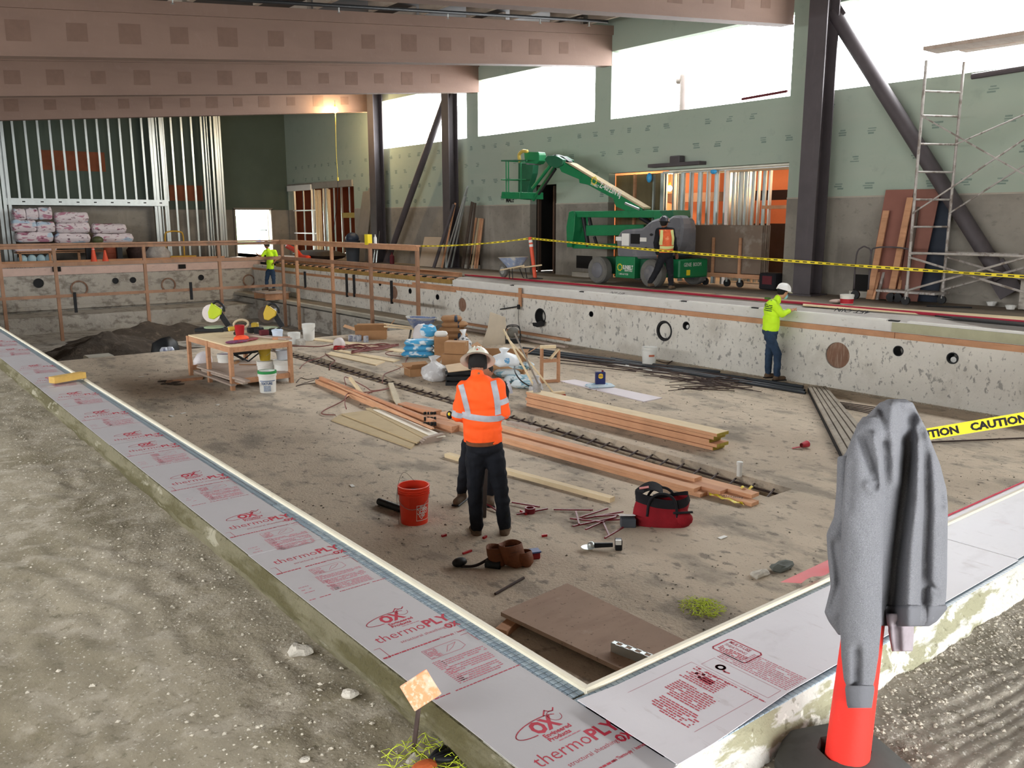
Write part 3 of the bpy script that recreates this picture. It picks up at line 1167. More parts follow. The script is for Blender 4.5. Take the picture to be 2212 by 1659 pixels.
# sheets lying on the left coping
SH = [(1.405, 3.655, [1.635, 2.545, 3.468]), (3.64, 6.14, [4.02, 4.94, 5.86]), (6.15, 8.65, [6.24, 7.15, 8.12]), (8.66, 11.0, [9.1, 10.0]),
      (11.02, 13.4, [11.5, 12.4]), (13.42, 15.8, [13.9]), (15.82, 18.2, []), (18.25, 24, [])]
for i, (a, b, bl) in enumerate(SH):
    lab = ['grey printed cover sheet on the left coping, its end under another sheet',
           'grey printed cover sheet on the left coping, second from the near corner',
           'grey printed cover sheet on the left coping, third from the near corner',
           'grey printed cover sheet on the left coping, under the yellow wood offcut',
           'faintly printed cover sheet on the left coping, first beyond the yellow wood offcut',
           'faintly printed cover sheet on the left coping, second beyond the yellow wood offcut',
           'plain cover sheet on the left coping, next to last one in the distance',
           'plain cover sheet at the far end of the left coping'][i]
    t = thing('cover_sheet', lab, 'sheet', (1.51, (a + b) / 2, TOP), group='cover sheets on the coping')
    m = MB()
    skew = .006 * (i % 3 - 1)
    m.grid(4, 16, lambda u, v: V((1.336 + .354 * u + skew * (v - .5), a + (b - a) * v, TOP + .0075 + .0012 * (i % 2))))
    bm_ = MB()
    n = len(m.v)
    bm_.v = [p.copy() for p in m.v] + [p - V((0, 0, .003)) for p in m.v]
    bm_.f = m.f + [tuple(reversed([q + n for q in f])) for f in m.f]
    edge_ = [k for k in range(5)] + [5 * k + 4 for k in range(1, 17)] + [84 - k for k in range(4, 0, -1)][::1]
    for e0, e1 in [(k, k + 1) for k in range(4)] + [(80 + k, 81 + k) for k in range(4)] + [(5 * k, 5 * k + 5) for k in range(16)] + [(5 * k + 4, 5 * k + 9) for k in range(16)]:
        bm_.f.append((e0, e1, e1 + n, e0 + n))
    bm_.mi = [0] * len(bm_.f)
    part(t, 'sheet', bm_, sheet_m, smooth='auto')
    for j, y in enumerate(bl):
        A, B, LG = print_block(frame((1.386, y, TOP + .0079 + .0012 * (i % 2)), (1, 0, 0), (0, 1, 0)) @ Matrix.Diagonal((.9, 1, 1, 1)), i * 9 + j, lo=-.2 if y - a < .3 else (-.36 if y - a < .42 else -.46), hi=.1 if b - y < .19 else .3)
        part(t, 'red_lettering', A, print_m, kind='stuff')
        if LG.v:
            part(t, 'red_logo', LG, print_m, kind='stuff')
        if B.v:
            part(t, 'fine_print', B, print_l, kind='stuff')

# sheets on the near coping; the first laps over the left sheet
NSH = [(1.682, 4.02, 1.432, 1.806, sheet_lit, 'printed cover sheet painted as strongly lit, lapping over the corner of the near coping'),
       (4.03, 6.5, 1.44, 1.90, sheet_lit, 'printed cover sheet painted as strongly lit on the near coping, beyond the hanging grey sweatshirt')]
for i, (a, b, y0, y1, mt, lab) in enumerate(NSH):
    t = thing('cover_sheet', lab, 'sheet', ((a + b) / 2, (y0 + y1) / 2, TOP), group='cover sheets on the coping')
    m = MB()

    def sf(u, v, a=a, b=b, y0=y0, y1=y1, i=i):
        x = a + (b - a) * u
        lift = .012 * max(0, 1 - u * 14) if i == 0 else 0
        yy = y0 + (y1 - y0) * v
        if i == 0:
            yy += -.04 * (1 - v) * max(0, 1 - u * 4)
        return V((x, yy, TOP + .013 + lift))
    m.grid(40, 4, sf)
    n = len(m.v)
    q = MB()
    q.v = m.v + [p - V((0, 0, .003)) for p in m.v]
    q.f = m.f + [tuple(reversed([k + n for k in f])) for f in m.f]
    W_ = 41
    for e0, e1 in [(k, k + 1) for k in range(40)] + [(4 * W_ + k, 4 * W_ + k + 1) for k in range(40)] + [(W_ * k, W_ * (k + 1)) for k in range(4)] + [(W_ * k + 40, W_ * (k + 1) + 40) for k in range(4)]:
        q.f.append((e0, e1, e1 + n, e0 + n))
    q.mi = [0] * len(q.f)
    part(t, 'sheet', q, mt, smooth='auto')
    if i == 0:
        Zs = TOP + .0134
        M4 = frame((1.865, 1.70, Zs), (0, -1, 0), (1, 0, 0))   # lines of print run towards the viewer
        A, B, R = MB(), MB(), random.Random(5)
        for k in range(9):
            scribble(A, M4, .03 + .012 * (k % 3 == 0) + (.02 if k < 3 else 0), .2 - .004 * (k % 2), -.035 + k * .0115, .006, R, .93)
        for k in range(9):
            scribble(A, M4, .0 + (.03 if k < 2 else 0), .165 - .004 * (k % 2), .082 + k * .0115, .006, R, .93)
        for k in range(8):
            scribble(A, M4, -.02 + .012 * (k % 3), .125, .2 + k * .0115, .006, R, .93)
        for pts in ([(-.05, -.07), (.225, -.07), (.225, .3), (-.05, .3), (-.05, -.07)],):
            stroke(B, M4, pts, .0014)
        M5 = frame((2.05, 1.70, Zs), (0, -1, 0), (1, 0, 0))
        scribble(A, M5, -.02, .26, .10, .006, R, .95)
        for k in range(11):
            scribble(B, M5, -.02 if k < 4 else .05, .26, .215 + k * .011, .005, R, .95)
        stroke(B, M5, [(-.02, .13), (.25, .13), (.25, .2), (-.02, .2), (-.02, .13)], .0014)
        # the small symbols: a tape roll, recycling dots, a folded card
        stroke(A, M5, oval(.035, .165, .014, .014, 0, 360), .009)
        stroke(A, M5, [(.047, .16), (.062, .152), (.078, .156)], .008)
        for c in ((.0, .07), (.022, .058), (.02, .082)):
            stroke(A, M5, oval(c[0] + .01, c[1], .004, .004, 0, 360, 8), .005)
        A.add([M5 @ V(p) for p in ((.04, .045, 0), (.085, .045, 0), (.085, .075, 0), (.04, .075, 0))], [(0, 1, 2, 3)])
        M6 = frame((2.30, 1.765, Zs), (0, -1, 0), (1, 0, 0))
        stroke(A, M6, [(0, 0), (.125, 0), (.135, .01), (.135, .095), (.125, .105), (0, .105), (-.008, .095), (-.008, .01), (0, 0)], .006)
        A = join(A, text_mb('MULTI-USE', .026, M6 @ Matrix.Translation((.006, .078, 0)), bold=.02, squash=.72), text_mb('SHEATHING', .024, M6 @ Matrix.Translation((.006, .052, 0)), bold=.0, squash=.72))
        for k in range(4):
            scribble(A, M6, .006, .12, .008 + k * .01, .006, R, .95)
        part(t, 'red_lettering', A, print_m, kind='stuff')
        part(t, 'fine_print', B, print_l, kind='stuff')
part(t, 'sheet_edge', MB().bb((4.05, 1.90, TOP + .012), (6.5, 1.906, TOP + .02)), print_m)

# the narrow offcut lying on the left coping
t = thing('wood_offcut', 'short yellow-brown wood offcut lying on a seam of the left coping sheets', 'wood', (1.58, 8.85, TOP + .016))
part(t, 'block', MB().beam((1.46, 8.80, TOP + .055), (1.76, 8.93, TOP + .055), .09, .06), M('yellow_wood', 'b8954f', .8, var=.15, vs=9), bevel=.004)

# grade stake with a fluorescent orange head, and the mess of string around it
t = thing('grade_stake', 'grade stake with a square, half worn orange head by the left coping', 'stake', (1.24, 2.06, 1.2))
base = PZ(878, 1650, 1.2)
hd = ray(906, 1490)
hc = V((0, 0, EYE)) + hd * ((base.y + .01) / hd.y)
part(t, 'steel_rod', MB().tube([base - V((0, 0, .1)) + FWD * .02, base.lerp(hc, .93) + FWD * .03], .0075, 8), rebar_m, smooth=True)
dirn = (V((0, 0, EYE)) - hc).normalized()
ax = RGT * math.cos(.18) + V((0, 0, 1)) * math.sin(.18)
nr = (dirn * .75 + V((0, 0, 1)) * .5).normalized()
fx = frame(hc, (RGT * .80 + V((0, 0, .62))), V((0, 0, 1)) - RGT * .35)
head = MB().box((0, 0, 0), (.1, .088, .012))
orange_worn = M('worn_orange_paint', 'e9956a', .75, var=.06, vs=20, layers=[('noise', 22, .47, .56, 'c9b49a', .9, 6), ('noise', 60, .55, .65, 'd9cbb8', .6), ('voronoi', 26, .25, .12, '8f8574', .35)])
R3 = frame(hc, (RGT * .78 + FWD * .0 + V((0, 0, .55))), (-RGT * .62 + V((0, 0, .78)) + FWD * .3))
hm = MB()
hm.v = [R3 @ p for p in head.v]
hm.f, hm.mi = head.f, head.mi
part(t, 'stake_head', hm, orange_worn, bevel=.002)
stm = M('fluorescent_string', 'c9d93a', .6, var=.08, vs=30)


def tangle(c, rad, n, h, r=.0018, seed=1, flat=.5):
    R = random.Random(seed)
    mb = MB()
    for k in range(n):
        a = R.uniform(0, 6.28)
        p = V(c) + V((math.cos(a), math.sin(a), 0)) * R.uniform(0, rad)
        pts = []
        d = R.uniform(0, 6.28)
        for j in range(14):
            pts.append(V((p.x, p.y, c[2] + r + abs(math.sin(j * .7 + k)) * h * R.uniform(.3, 1))))
            d += R.uniform(-.9, .9)
            p += V((math.cos(d), math.sin(d), 0)) * rad * .2
            q = p - V(c)
            if q.length > rad:
                d = math.atan2(-q.y, -q.x)
        mb.tube(pts, r, 4)
    return mb


c0 = PZ(900, 1650, 1.215)
single('string_tangle', 'tangle of fluorescent yellow string at the foot of the orange stake', 'string', tangle((c0.x + .02, c0.y - .02, 1.215), .13, 20, .035, r=.0011, seed=3), stm, kind='stuff', smooth=True)
c1 = PZ(1515, 1317, 0)
single('string_tangle', 'tangle of fluorescent yellow string on the pool floor near the sheet of plywood', 'string', tangle((c1.x, c1.y, .004), .16, 40, .03, .0016, seed=5), stm, kind='stuff', smooth=True)
t = thing('work_glove', 'black and orange glove half hidden under the yellow string by the stake', 'glove', c0)
g = MB()
gx = PZ(905, 1659, 1.22)
g.ell(gx + V((.0, -.02, .012)), (.045, .03, .02))
part(t, 'palm', g, M('orange_glove', 'b5592f', .7))
g = MB()
for k in range(4):
    g.tube([gx + V((.03 + .0, .0, .012)), gx + V((.075 + .004 * k, .02 - .02 * k, .016)), gx + V((.11, .03 - .022 * k, .008))], .009, 7)
part(t, 'finger', g, black, smooth=True)

# crumbs of broken concrete on the two decks
R = random.Random(11)
st = MB()
oct_f = [(0, 2, 4), (2, 1, 4), (1, 3, 4), (3, 0, 4), (2, 0, 5), (1, 2, 5), (3, 1, 5), (0, 3, 5)]


def stone(mb, p, s):
    k = [R.uniform(.6, 1.2) * s for _ in range(6)]
    a = R.uniform(0, 3)
    c_, s_ = math.cos(a), math.sin(a)
    vs = [(k[0], 0, 0), (-k[1], 0, 0), (0, k[2], 0), (0, -k[3], 0), (0, 0, k[4] * .6), (0, 0, -k[5] * .5)]
    mb.add([V(p) + V((x * c_ - y * s_, x * s_ + y * c_, z)) for x, y, z in vs], oct_f)


for _ in range(3600):
    y = 1.0 + 9 * R.random() ** 1.8
    x = 1.31 - abs(R.gauss(0, .35 if R.random() < .5 else 1.3))
    if x < -3:
        continue
    stone(st, (x, y, DZ + deckz(x, y) + .001), R.choice((.003, .004, .005, .007, .010)) * R.uniform(.6, 1.3))
for _ in range(3800):
    x = 1.6 + 5 * R.random()
    y = 1.38 - abs(R.gauss(0, .2))
    if y < -.6:
        continue
    stone(st, (x, y, DZ + .01 + deckz(x, y, 7) + .001), R.choice((.003, .004, .005, .007, .010)) * R.uniform(.6, 1.3))
single('rubble', 'pale crumbs of broken concrete strewn along the copings', 'rubble', st, M('pale_stone', 'b9b1a1', .9, var=.25, vs=30), kind='stuff')
for k, (px, py, s) in enumerate(((725, 1385, .05), (745, 1370, .035), (805, 1490, .03), (655, 1640, .02), (960, 1640, .04), (985, 1600, .03))):
    p = PZ(px, py, DZ)
    if p.x > 1.27:
        p.x = 1.24
    mb = MB()
    mb.ell((p.x, p.y, DZ + deckz(p.x, p.y) + s * .25), (s, s * .8, s * .5), 9, 6)
    for v in mb.v:
        v += V(noise.noise_vector(v * 25)) * s * .35
    single('concrete_chunk', ['pale flat chunk of broken concrete on the left deck, largest of its pair', 'smaller pale chunk of broken concrete touching a larger one on the left deck',
                              'pale broken chunk against the coping face on the left deck', 'tiny pale chunk alone on the scarred left deck', 'broken chunk in the rubble right of the orange stake', 'small chunk in the rubble between stake and coping'][k],
           'rubble', mb, M('pale_chunk', 'c4bdb0', .9, var=.2, vs=20, bump=.5) if k == 0 else bpy.data.materials['pale_chunk'])
# ================================================================ THINGS ON THE SHALLOW POOL FLOOR
R = random.Random(21)
orange_pl = M('orange_bucket_plastic', 'd9391f', .45, var=.06, vs=6)
white_m = M('white_paint', 'dedcd6', .6, var=.03)
# --- red bucket with its logo
bl = PZ(891, 1136, 0) + FWD * .13
T_ = pail(bl, .148, .128, .37, orange_pl, 'orange-red bucket with white lettering standing beside the man in the orange shirt', fill=(.55, M('bucket_tools', '3a2f2c', .8)), handle=False)
camdir = math.atan2(-bl.y, -bl.x)
ang = camdir + .72
rr = lambda h: .1285 + (h + .0) / .37 * .02 + .0015
q = MB()
for a, b in (((-.075, .05), (.075, .05)), ((.075, .05), (.075, .2)), ((.075, .2), (-.075, .2)), ((-.075, .2), (-.075, .05))):
    for i in range(10):
        p0, p1 = V(a + (0,)).lerp(V(b + (0,)), i / 10), V(a + (0,)).lerp(V(b + (0,)), (i + 1) / 10)
        stroke(q, Matrix(), [(p0.x, p0.y), (p1.x, p1.y)], .005)
for s_, sz, dy in (('THE', .05, .055), ('HOME', .055, .012), ('DEPOT', .055, -.036)):
    tm_ = text_mb(s_, sz, Matrix.Translation((.0, .125, 0)) @ Matrix.Rotation(math.radians(42), 4, 'Z') @ Matrix.Translation((0, dy * .8, 0)), bold=.02, squash=.72, align='CENTER')
    q = join(q, tm_)
part(T_, 'logo', wrap(q, bl, rr, ang), white_m)
h_ = MB().tube([bl + RGT * .155 * math.cos(a) - FWD * .155 * math.sin(a) + V((0, 0, .3 - .13 * math.sin(a))) for a in [math.pi * i / 12 for i in range(13)]], .0025, 5)
part(T_, 'handle', h_, alu_wire, smooth=True)
w_ = MB()
for k in range(4):
    p = bl + V((.03 * math.cos(k * 1.7) * k, .02 * math.sin(k * 2.2) * k, .24 + .02 * k))
    w_.box(p, (.09, .035, .03), rz=k * .8)
single('hand_tools', 'dark hand tools lying inside the orange-red bucket', 'tool', w_, black)
single('wire_scrap', 'thin bent wire standing up behind the orange-red bucket', 'wire', MB().tube(curve([bl + V((-.16, .02, .0)), bl + V((-.15, .06, .3)), bl + V((-.04, .12, .47)), bl + V((.08, .1, .36))]), .0018, 5), rebar_m, smooth=True)
a, b = PZ(818, 1082, .035), PZ(868, 1100, .035)
tt = thing('pipe_offcut', 'short black pipe lying behind the orange-red bucket', 'pipe', a)
part(tt, 'pipe', MB().tube([a, a + (b - a) * 1.25], .036, 14), black, smooth='auto')

# --- plywood sheet with the perforated angle
slab('plywood_sheet', 'dusty brown plywood sheet lying in the near corner of the pool', 'plywood', [(1080, 1322), (1224, 1260), (1500, 1395), (1345, 1448)], .05, .03,
     M('brown_plywood', 'a98f7c', .85, var=.08, vs=2, layers=[('noise', (3, 9, 3), .5, .7, '94796a', .5), ('noise', 26, .62, .68, '5b4a40', .7), ('noise', 5, .62, .72, 'bca795', .5)]))
m = MB()
for px in ((1110, 1335), (1440, 1410)):
    p = PZ(px[0], px[1], .05)
    m.box(p + V((0, 0, -.025)), (.4, .09, .05), rz=.4)
single('timber_bearer', 'timber bearers hidden under the brown plywood sheet', 'wood', m, form_wood, kind='stuff')
A, B = PZ(1318, 1390, .14), PZ(1430, 1432, .14)
dr = (B - A).normalized()
T_ = thing('perforated_angle', 'grey perforated steel angle lying on the brown plywood sheet', 'steel bar', A)
m = MB().beam(A - V((0, 0, .03)), B + dr * .25 - V((0, 0, .03)), .004, .06)
part(T_, 'flange', m, alu)
sd = dr.cross(V((0, 0, 1))).normalized()
m = MB()
n = 9
L_ = (B - A).length + .25
for i in range(n):
    s0 = A + dr * (L_ * i / n)
    s1 = A + dr * (L_ * (i + .45) / n)
    m.beam(s0 - sd * .022, s1 - sd * .022, .045, .004)
for s in (.002, .042):
    m.beam(A - sd * s, A + dr * L_ - sd * s, .006, .004)
part(T_, 'slotted_flange', m, alu)

# --- leather tool belt
leather = M('brown_leather', '6d3f24', .7, var=.2, vs=9, bump=.3, bs=40)
c = PZ(1105, 1228, 0) + FWD * .06
T_ = thing('tool_belt', 'brown leather tool belt with open pouches lying on the pool floor', 'tool belt', c)
m = MB()
for dx, dz, r, h in ((-.1, .0, .085, .17), (.03, .0, .105, .2), (.12, .0, .08, .13)):
    p = c + RGT * dx
    pr = [(r * .5, .0), (r * .95, .03), (r * 1.05, h * .55), (r * .98, h), (r * .9, h), (r * .85, .05)]
    m2 = MB().lathe(p, pr, 18, scale=(1, .8), cap=False)
    for v in m2.v:
        v += V(noise.noise_vector(v * 9)) * .018
        v += -RGT * (v.z) * .25
    part(T_, 'pouch', m2, leather, smooth=True)
    part(T_, 'pouch_lining', MB().lathe(p + V((0, 0, h * .75)) - RGT * h * .19, [(.001, 0), (r * .86, 0)], 14, cap=False), black)
pts = [c + RGT * -.13 + V((0, 0, .12)), c + RGT * -.2 + V((0, 0, .06)), c - RGT * .3 - FWD * .04 + V((0, 0, .02)), c - RGT * .4 - FWD * .05 + V((0, 0, .015)), c - RGT * .48 + V((0, 0, .015))]
m = MB().tube(curve(pts), .013, 6)
part(T_, 'belt', m, M('dark_strap', '2c2320', .7), smooth=True)
m = MB().ell(c - RGT * .44 - FWD * .02 + V((0, 0, .04)), (.07, .05, .04))
part(T_, 'pad', m, black, smooth=True)
m = MB().tube([c - RGT * .22 - FWD * .03 + V((0, 0, .03)), c - RGT * .1 - FWD * .07 + V((0, 0, .03))], .035, 8)
part(T_, 'side_pouch', m, black, smooth=True)
p = PZ(1150, 1196, .04)
T_ = thing('level_case', 'small red case with a blue and white lid beside the brown tool belt', 'case', p - V((0, 0, .04)), -.35)
part(T_, 'case', MB().bb((-.055, -.04, 0), (.055, .04, .055)), M('dark_red_plastic', '8c1d22', .5), local=True, bevel=.006)
part(T_, 'lid', MB().bb((-.075, -.045, .057), (.06, .045, .07)), M('blue_label', '4a5a8f', .5, var=.3, vs=60), local=True)
a, b = PZ(1068, 1283, .012), PZ(1130, 1248, .012)
single('steel_bar', 'thin dark steel bar on the pool floor between the tool belt and the plywood sheet', 'bar', MB().tube([a, b], .011, 8), rebar_m)
p = PZ(1008, 1192, .012)
single('red_scrap', 'short red plastic scrap left of the brown tool belt', 'scrap', MB().box(p, (.1, .018, .015), rz=.1), M('red_plastic', 'a3161c', .45, var=.1))
for k, (x, y) in enumerate(((958, 1156), (1098, 1126), (1130, 1107), (1117, 1185), (1175, 1157), (1046, 1160))):
    p = PZ(x, y, .01)
    single('red_scrap', ['red scrap lying alone between the bucket and the standing man', 'red scrap at the right boot of the man in orange', 'red scrap behind the right boot of the man in orange',
                         'tiny red scrap above the tool belt', 'tiny red scrap right of the level case', 'tiny red scrap between the boots of the man in orange'][k], 'scrap',
           MB().box(p, (.05 if k != 2 else .12, .02, .02), rz=k * .7), bpy.data.materials['red_plastic'])

# --- cordless cut-off tool
p = PZ(1305, 1188, 0)
T_ = thing('cordless_grinder', 'black cordless grinder with silver head lying on the pool floor below the red tool bag', 'power tool', p)
part(T_, 'body', MB().tube([p - RGT * .09 + V((0, 0, .04)), p + RGT * .07 + V((0, 0, .045))], [.024, .02], 10), black, smooth='auto')
part(T_, 'gear_head', MB().ell(p - RGT * .12 + V((0, 0, .04)), (.035, .035, .035)), alu, smooth=True)
part(T_, 'disc', MB().lathe(p - RGT * .15 - FWD * .02 + V((0, 0, .03)), [(.001, 0), (.06, 0), (.06, .003), (.001, .003)], 18), alu)
part(T_, 'battery', MB().box(p + RGT * .12 + V((0, 0, .05)), (.06, .07, .095), rz=-YAW), black, bevel=.006)
part(T_, 'battery_label', MB().box(p + RGT * .115 - FWD * .03 + V((0, 0, .08)), (.05, .03, .04), rz=-YAW), white_pl)

# --- red and black tool bag
redcloth = M('red_canvas', '8a1420', .8, var=.15, vs=7, bump=.3, bs=60)
blackcloth = M('black_canvas', '1d1c20', .85, var=.2, vs=7, bump=.3, bs=60)
c = PZ(1432, 1140, 0) + FWD * .13
T_ = thing('tool_bag', 'open red and black canvas tool bag on the pool floor', 'bag', c, -YAW - .12)
m = MB()


def bagf(u, v):
    a = u * 2 * math.pi
    rx, ry = .27, .15
    k = (abs(math.cos(a)) ** 3 + abs(math.sin(a)) ** 3) ** (-1 / 3)
    h = v * .24
    pinch = 1 - .42 * v ** 2
    return V((rx * k * math.cos(a) * (1 - .1 * v) + .02 * noise.noise(V((math.cos(a) * 2, math.sin(a) * 2, v * 3))), ry * k * math.sin(a) * pinch + .015 * noise.noise(V((a, v * 4, 2))), h + .03 * math.sin(a * 2 + 1) * v))


m.grid(32, 8, bagf)
m.prism([bagf(i / 32, 0) for i in range(32)], (0, 0, .006))
part(T_, 'bag_body', m, redcloth, local=True, smooth=True)
m = MB()
m.grid(32, 3, lambda u, v: bagf(u, .8 + .35 * v) * 1.015)
part(T_, 'bag_collar', m, blackcloth, local=True, smooth=True)
for s in (-1, 1):
    pts = curve([(-.14, s * .13, .1), (-.12, s * .1, .24), (-.05, s * .10, .31), (.05, s * .10, .31), (.12, s * .1, .24), (.14, s * .13, .1)])
    part(T_, 'handle', MB().tube(pts, .013, 6), blackcloth, local=True, smooth=True)
part(T_, 'lid_flap', MB().grid(8, 4, lambda u, v: V((-.25 + .26 * u, -.02 + .14 * v, .24 + .09 * math.sin(u * 2.6) + .04 * v))).grid(8, 4, lambda u, v: V((-.25 + .26 * u, -.02 + .14 * v, .232 + .09 * math.sin(u * 2.6) + .04 * v))), blackcloth, local=True, smooth=True)
part(T_, 'name_tag', MB().box((-.17, .02, .335), (.09, .06, .004), ry=-.2), M('name_tag', 'b55a55', .6), local=True)
part(T_, 'side_pocket', MB().ell((.19, -.1, .08), (.1, .05, .08)), redcloth, local=True, smooth=True)
part(T_, 'pocket_trim', MB().tube(curve([(.1, -.15, .15), (.19, -.155, .16), (.28, -.1, .15)]), .012, 6), blackcloth, local=True, smooth=True)
p = PZ(1356, 1140, 0) + FWD * .03
T_ = thing('fastener_box', 'small grey plastic box with a bright lid beside the red tool bag', 'box', p, -YAW)
part(T_, 'box', MB().bb((-.07, -.05, 0), (.07, .05, .085)), M('grey_blue_plastic', '4c5158', .5), local=True, bevel=.005)
part(T_, 'lid', MB().box((-.01, .02, .105), (.15, .12, .006), rx=-.25), M('glossy_white_lid', 'e6e8ea', .25, var=0), local=True)

# --- red bars on the floor
red_bar = M('red_plastic_bar', '6e1420', .45, var=.2, vs=8)
BARS = [((1195, 1101), (1280, 1102)), ((1243, 1105), (1250, 1133)), ((1252, 1118), (1312, 1099)), ((1256, 1121), (1345, 1106)), ((1236, 1137), (1330, 1118)),
        ((1264, 1144), (1335, 1113)), ((1300, 1125), (1315, 1158)), ((1305, 1163), (1345, 1140)), ((1285, 1116), (1345, 1112)), ((1115, 1111), (1182, 1099)),
        ((1105, 1085), (1165, 1095)), ((1050, 1088), (1075, 1104)), ((1275, 1126), (1350, 1122)), ((1230, 1120), (1300, 1128))]
for k, (a, b) in enumerate(BARS):
    p, q = PZ(a[0], a[1], .015 + .008 * (k % 3)), PZ(b[0], b[1], .015 + .008 * ((k + 1) % 3))
    lab = ['red bar lying apart between the man in orange and the heap of red bars', 'short red bar pointing at the viewer, left end of the heap', 'red bar crossing over the short one at the left of the heap', 'long slanting red bar through the middle of the heap', 'long nearly level red bar low in the heap', 'steep red bar crossing the long ones in the heap',
           'shiny red bar pointing at the viewer in the middle of the heap', 'lowest red bar of the heap, close to the grinder', 'upper level red bar of the heap by the tool bag', 'red bar under the small red clamp ring', 'red bar behind the small red clamp ring',
           'short red bar between the legs of the two men', 'thin red bar reaching the small grey plastic box', 'highest red bar of the heap, far side'][k] or 'dark red plastic bar in the criss-cross heap beside the tool bag'
    single('plastic_bar', lab, 'bar', MB().beam(p, q, .016, .012), red_bar, group='red bars strewn on the pool floor')
p = PZ(1144, 1108, 0)
single('clamp_ring', 'small dark red ring standing on the floor right of the man in orange', 'ring', MB().lathe(p + V((0, 0, 0)), [(.05, 0), (.052, .055), (.038, .055), (.036, 0)], 18), red_bar, smooth='auto')


# --- lumber
def board(name, label, cat, A, B, wd, th, z, mat, group=None, off=0.0, lift=0.0, endm=None):
    """board from pixel A to pixel B along its centre line, lying at height z"""
    p, q = PZ(A[0], A[1], z + th / 2), PZ(B[0], B[1], z + th / 2)
    if lift:
        p.z += lift
    s = (q - p).cross(V((0, 0, 1))).normalized() * off
    t = MB().beam(p + s, q + s, wd, th)
    return single(name, label, cat, t, mat, group)


lum2 = M('fir_lumber_red', 'c08c6a', .75, var=.1, vs=3, layers=[('noise', (30, 2, 30), .5, .7, '9c6a4a', .5)])
G_ = 'long fir boards beside the trench'
LB = [(0.0, 0, 1.0, 0, lumber), (.145, 0, .97, .01, lum2), (-.145, 0, .90, .0, lumber), (.29, 0, .955, -.01, lumber), (.0, 1, .93, .01, lum2), (.145, 1, .985, .02, lumber), (-.145, 1, .885, 0, lumber), (.07, 2, .86, .02, lumber)]
pa, pb = PZ(940, 905, 0), PZ(1630, 1095, 0)
dd = (pb - pa).normalized()
sd = V((0, 0, 1)).cross(dd)
LL = (pb - pa).length
names_l = ['fir board in the bottom row of the long stack, reaching furthest towards the viewer', 'second bottom fir board of the long stack, counted from its near left side', 'fir board at the near left edge of the long stack',
           'fir board at the trench side of the long stack', 'middle fir board in the second layer of the long stack', 'fir board in the second layer, on the trench side of the long stack', 'shorter fir board in the second layer at the near left edge', 'topmost fir board of the long stack']
for k, (o_, ly, e, dz, mt) in enumerate(LB):
    a_ = pa + sd * o_ + dd * (.12 * (k % 3)) + V((0, 0, .025 + .04 * ly))
    b_ = pa + sd * o_ * .9 + dd * LL * e + V((0, 0, .025 + .04 * ly))
    single('fir_board', names_l[k], 'lumber', MB().beam(a_, b_, .135, .038), mt, G_)
single('fir_offcut', 'pale weathered offcut lying on the long stack of fir boards', 'lumber', MB().beam(PZ(1098, 912, .14), PZ(1163, 928, .14), .09, .038), ply)
# small red-brown pieces at the far end of the stack
for k, (a, b) in enumerate((((868, 875), (945, 893)), ((918, 900), (975, 912)), ((930, 912), (985, 926)))):
    board('short_timber', ['dark squared timber lying across the far end of the long fir stack', 'short dark timber pile piece at the left of the fir stack', 'lowest short dark timber at the left end of the fir stack'][k],
          'lumber', a, b, .16, .09, 0, lum2)
nails = MB()
for k in range(12):
    p = PZ(918 + (k % 4) * 7, 893 + (k // 4) * 11, .1)
    nails.box(p, (.035, .03, .05), rz=k)
single('dark_blocks', 'heap of small dark blocks at the far end of the fir stack', 'blocks', nails, dark, kind='stuff')
# single 2x4 in front
board('pale_stud', 'single pale yellow two-by-four lying in front of the fir stack', 'lumber', (965, 982), (1322, 1080), .085, .05, 0, pale_wood)
# LVL stack on the far side of the trench
pa, pb = PZ(1138, 878, 0), PZ(1540, 976, 0)
dd = (pb - pa).normalized()
sd = V((0, 0, 1)).cross(dd)
LL = (pb - pa).length
for k in range(5):
    z = .03 + k * .046
    o_ = sd * (.11 + .012 * math.sin(k * 2.3))
    a_ = pa + o_ + dd * (.05 * math.sin(k * 3.1)) + V((0, 0, z))
    b_ = pa + o_ + dd * (LL + .06 * math.sin(k * 2.1)) + V((0, 0, z))
    t = thing('laminated_beam', ['bottom', 'second lowest', 'middle', 'second highest', 'topmost'][k] + ' laminated timber in the stack beyond the trench', 'lumber', a_, group='laminated timbers beyond the trench')
    part(t, 'timber', MB().beam(a_, b_, .24, .042), pale_wood if k == 4 else lum2)
    part(t, 'painted_end', MB().beam(b_, b_ + dd * .006, .238, .040), lumber_end)
    part(t, 'side_face', MB().beam(a_ + sd * -.1215, b_ + sd * -.1215, .003, .038), lumber)
# tan fibre boards fanned on the floor
TB = [([(716, 905), (737, 892), (898, 955), (888, 966)], 0, 'tan fibre cement board at the near left of the fan, closest to the viewer'),
      ([(738, 892), (795, 885), (922, 945), (900, 955)], .02, 'widest tan fibre cement board of the fan'),
      ([(790, 880), (812, 878), (935, 940), (920, 947)], .03, 'narrow tan board at the middle of the fan')]
for px, z, lab in TB:
    slab('fibre_board', lab, 'board', px, z, .02, tan_board, group='tan boards fanned on the pool floor')
slab('white_strip', 'long white strip lying on the tan boards', 'trim', [(806, 883), (826, 884), (962, 941), (938, 944)], .05, .012, M('white_primed_wood', 'e4dccb', .6, var=.04))
for k in range(4):
    board('small_plank', ['lowest', 'second', 'third', 'top'][k] + ' grey-brown short plank in the little pile under the tan boards', 'lumber', (905 + k * 4, 958 - k * 4), (950 + k * 2, 948 - k * 4), .07, .02, .0 + .022 * k, ply, group='short planks under the tan boards')
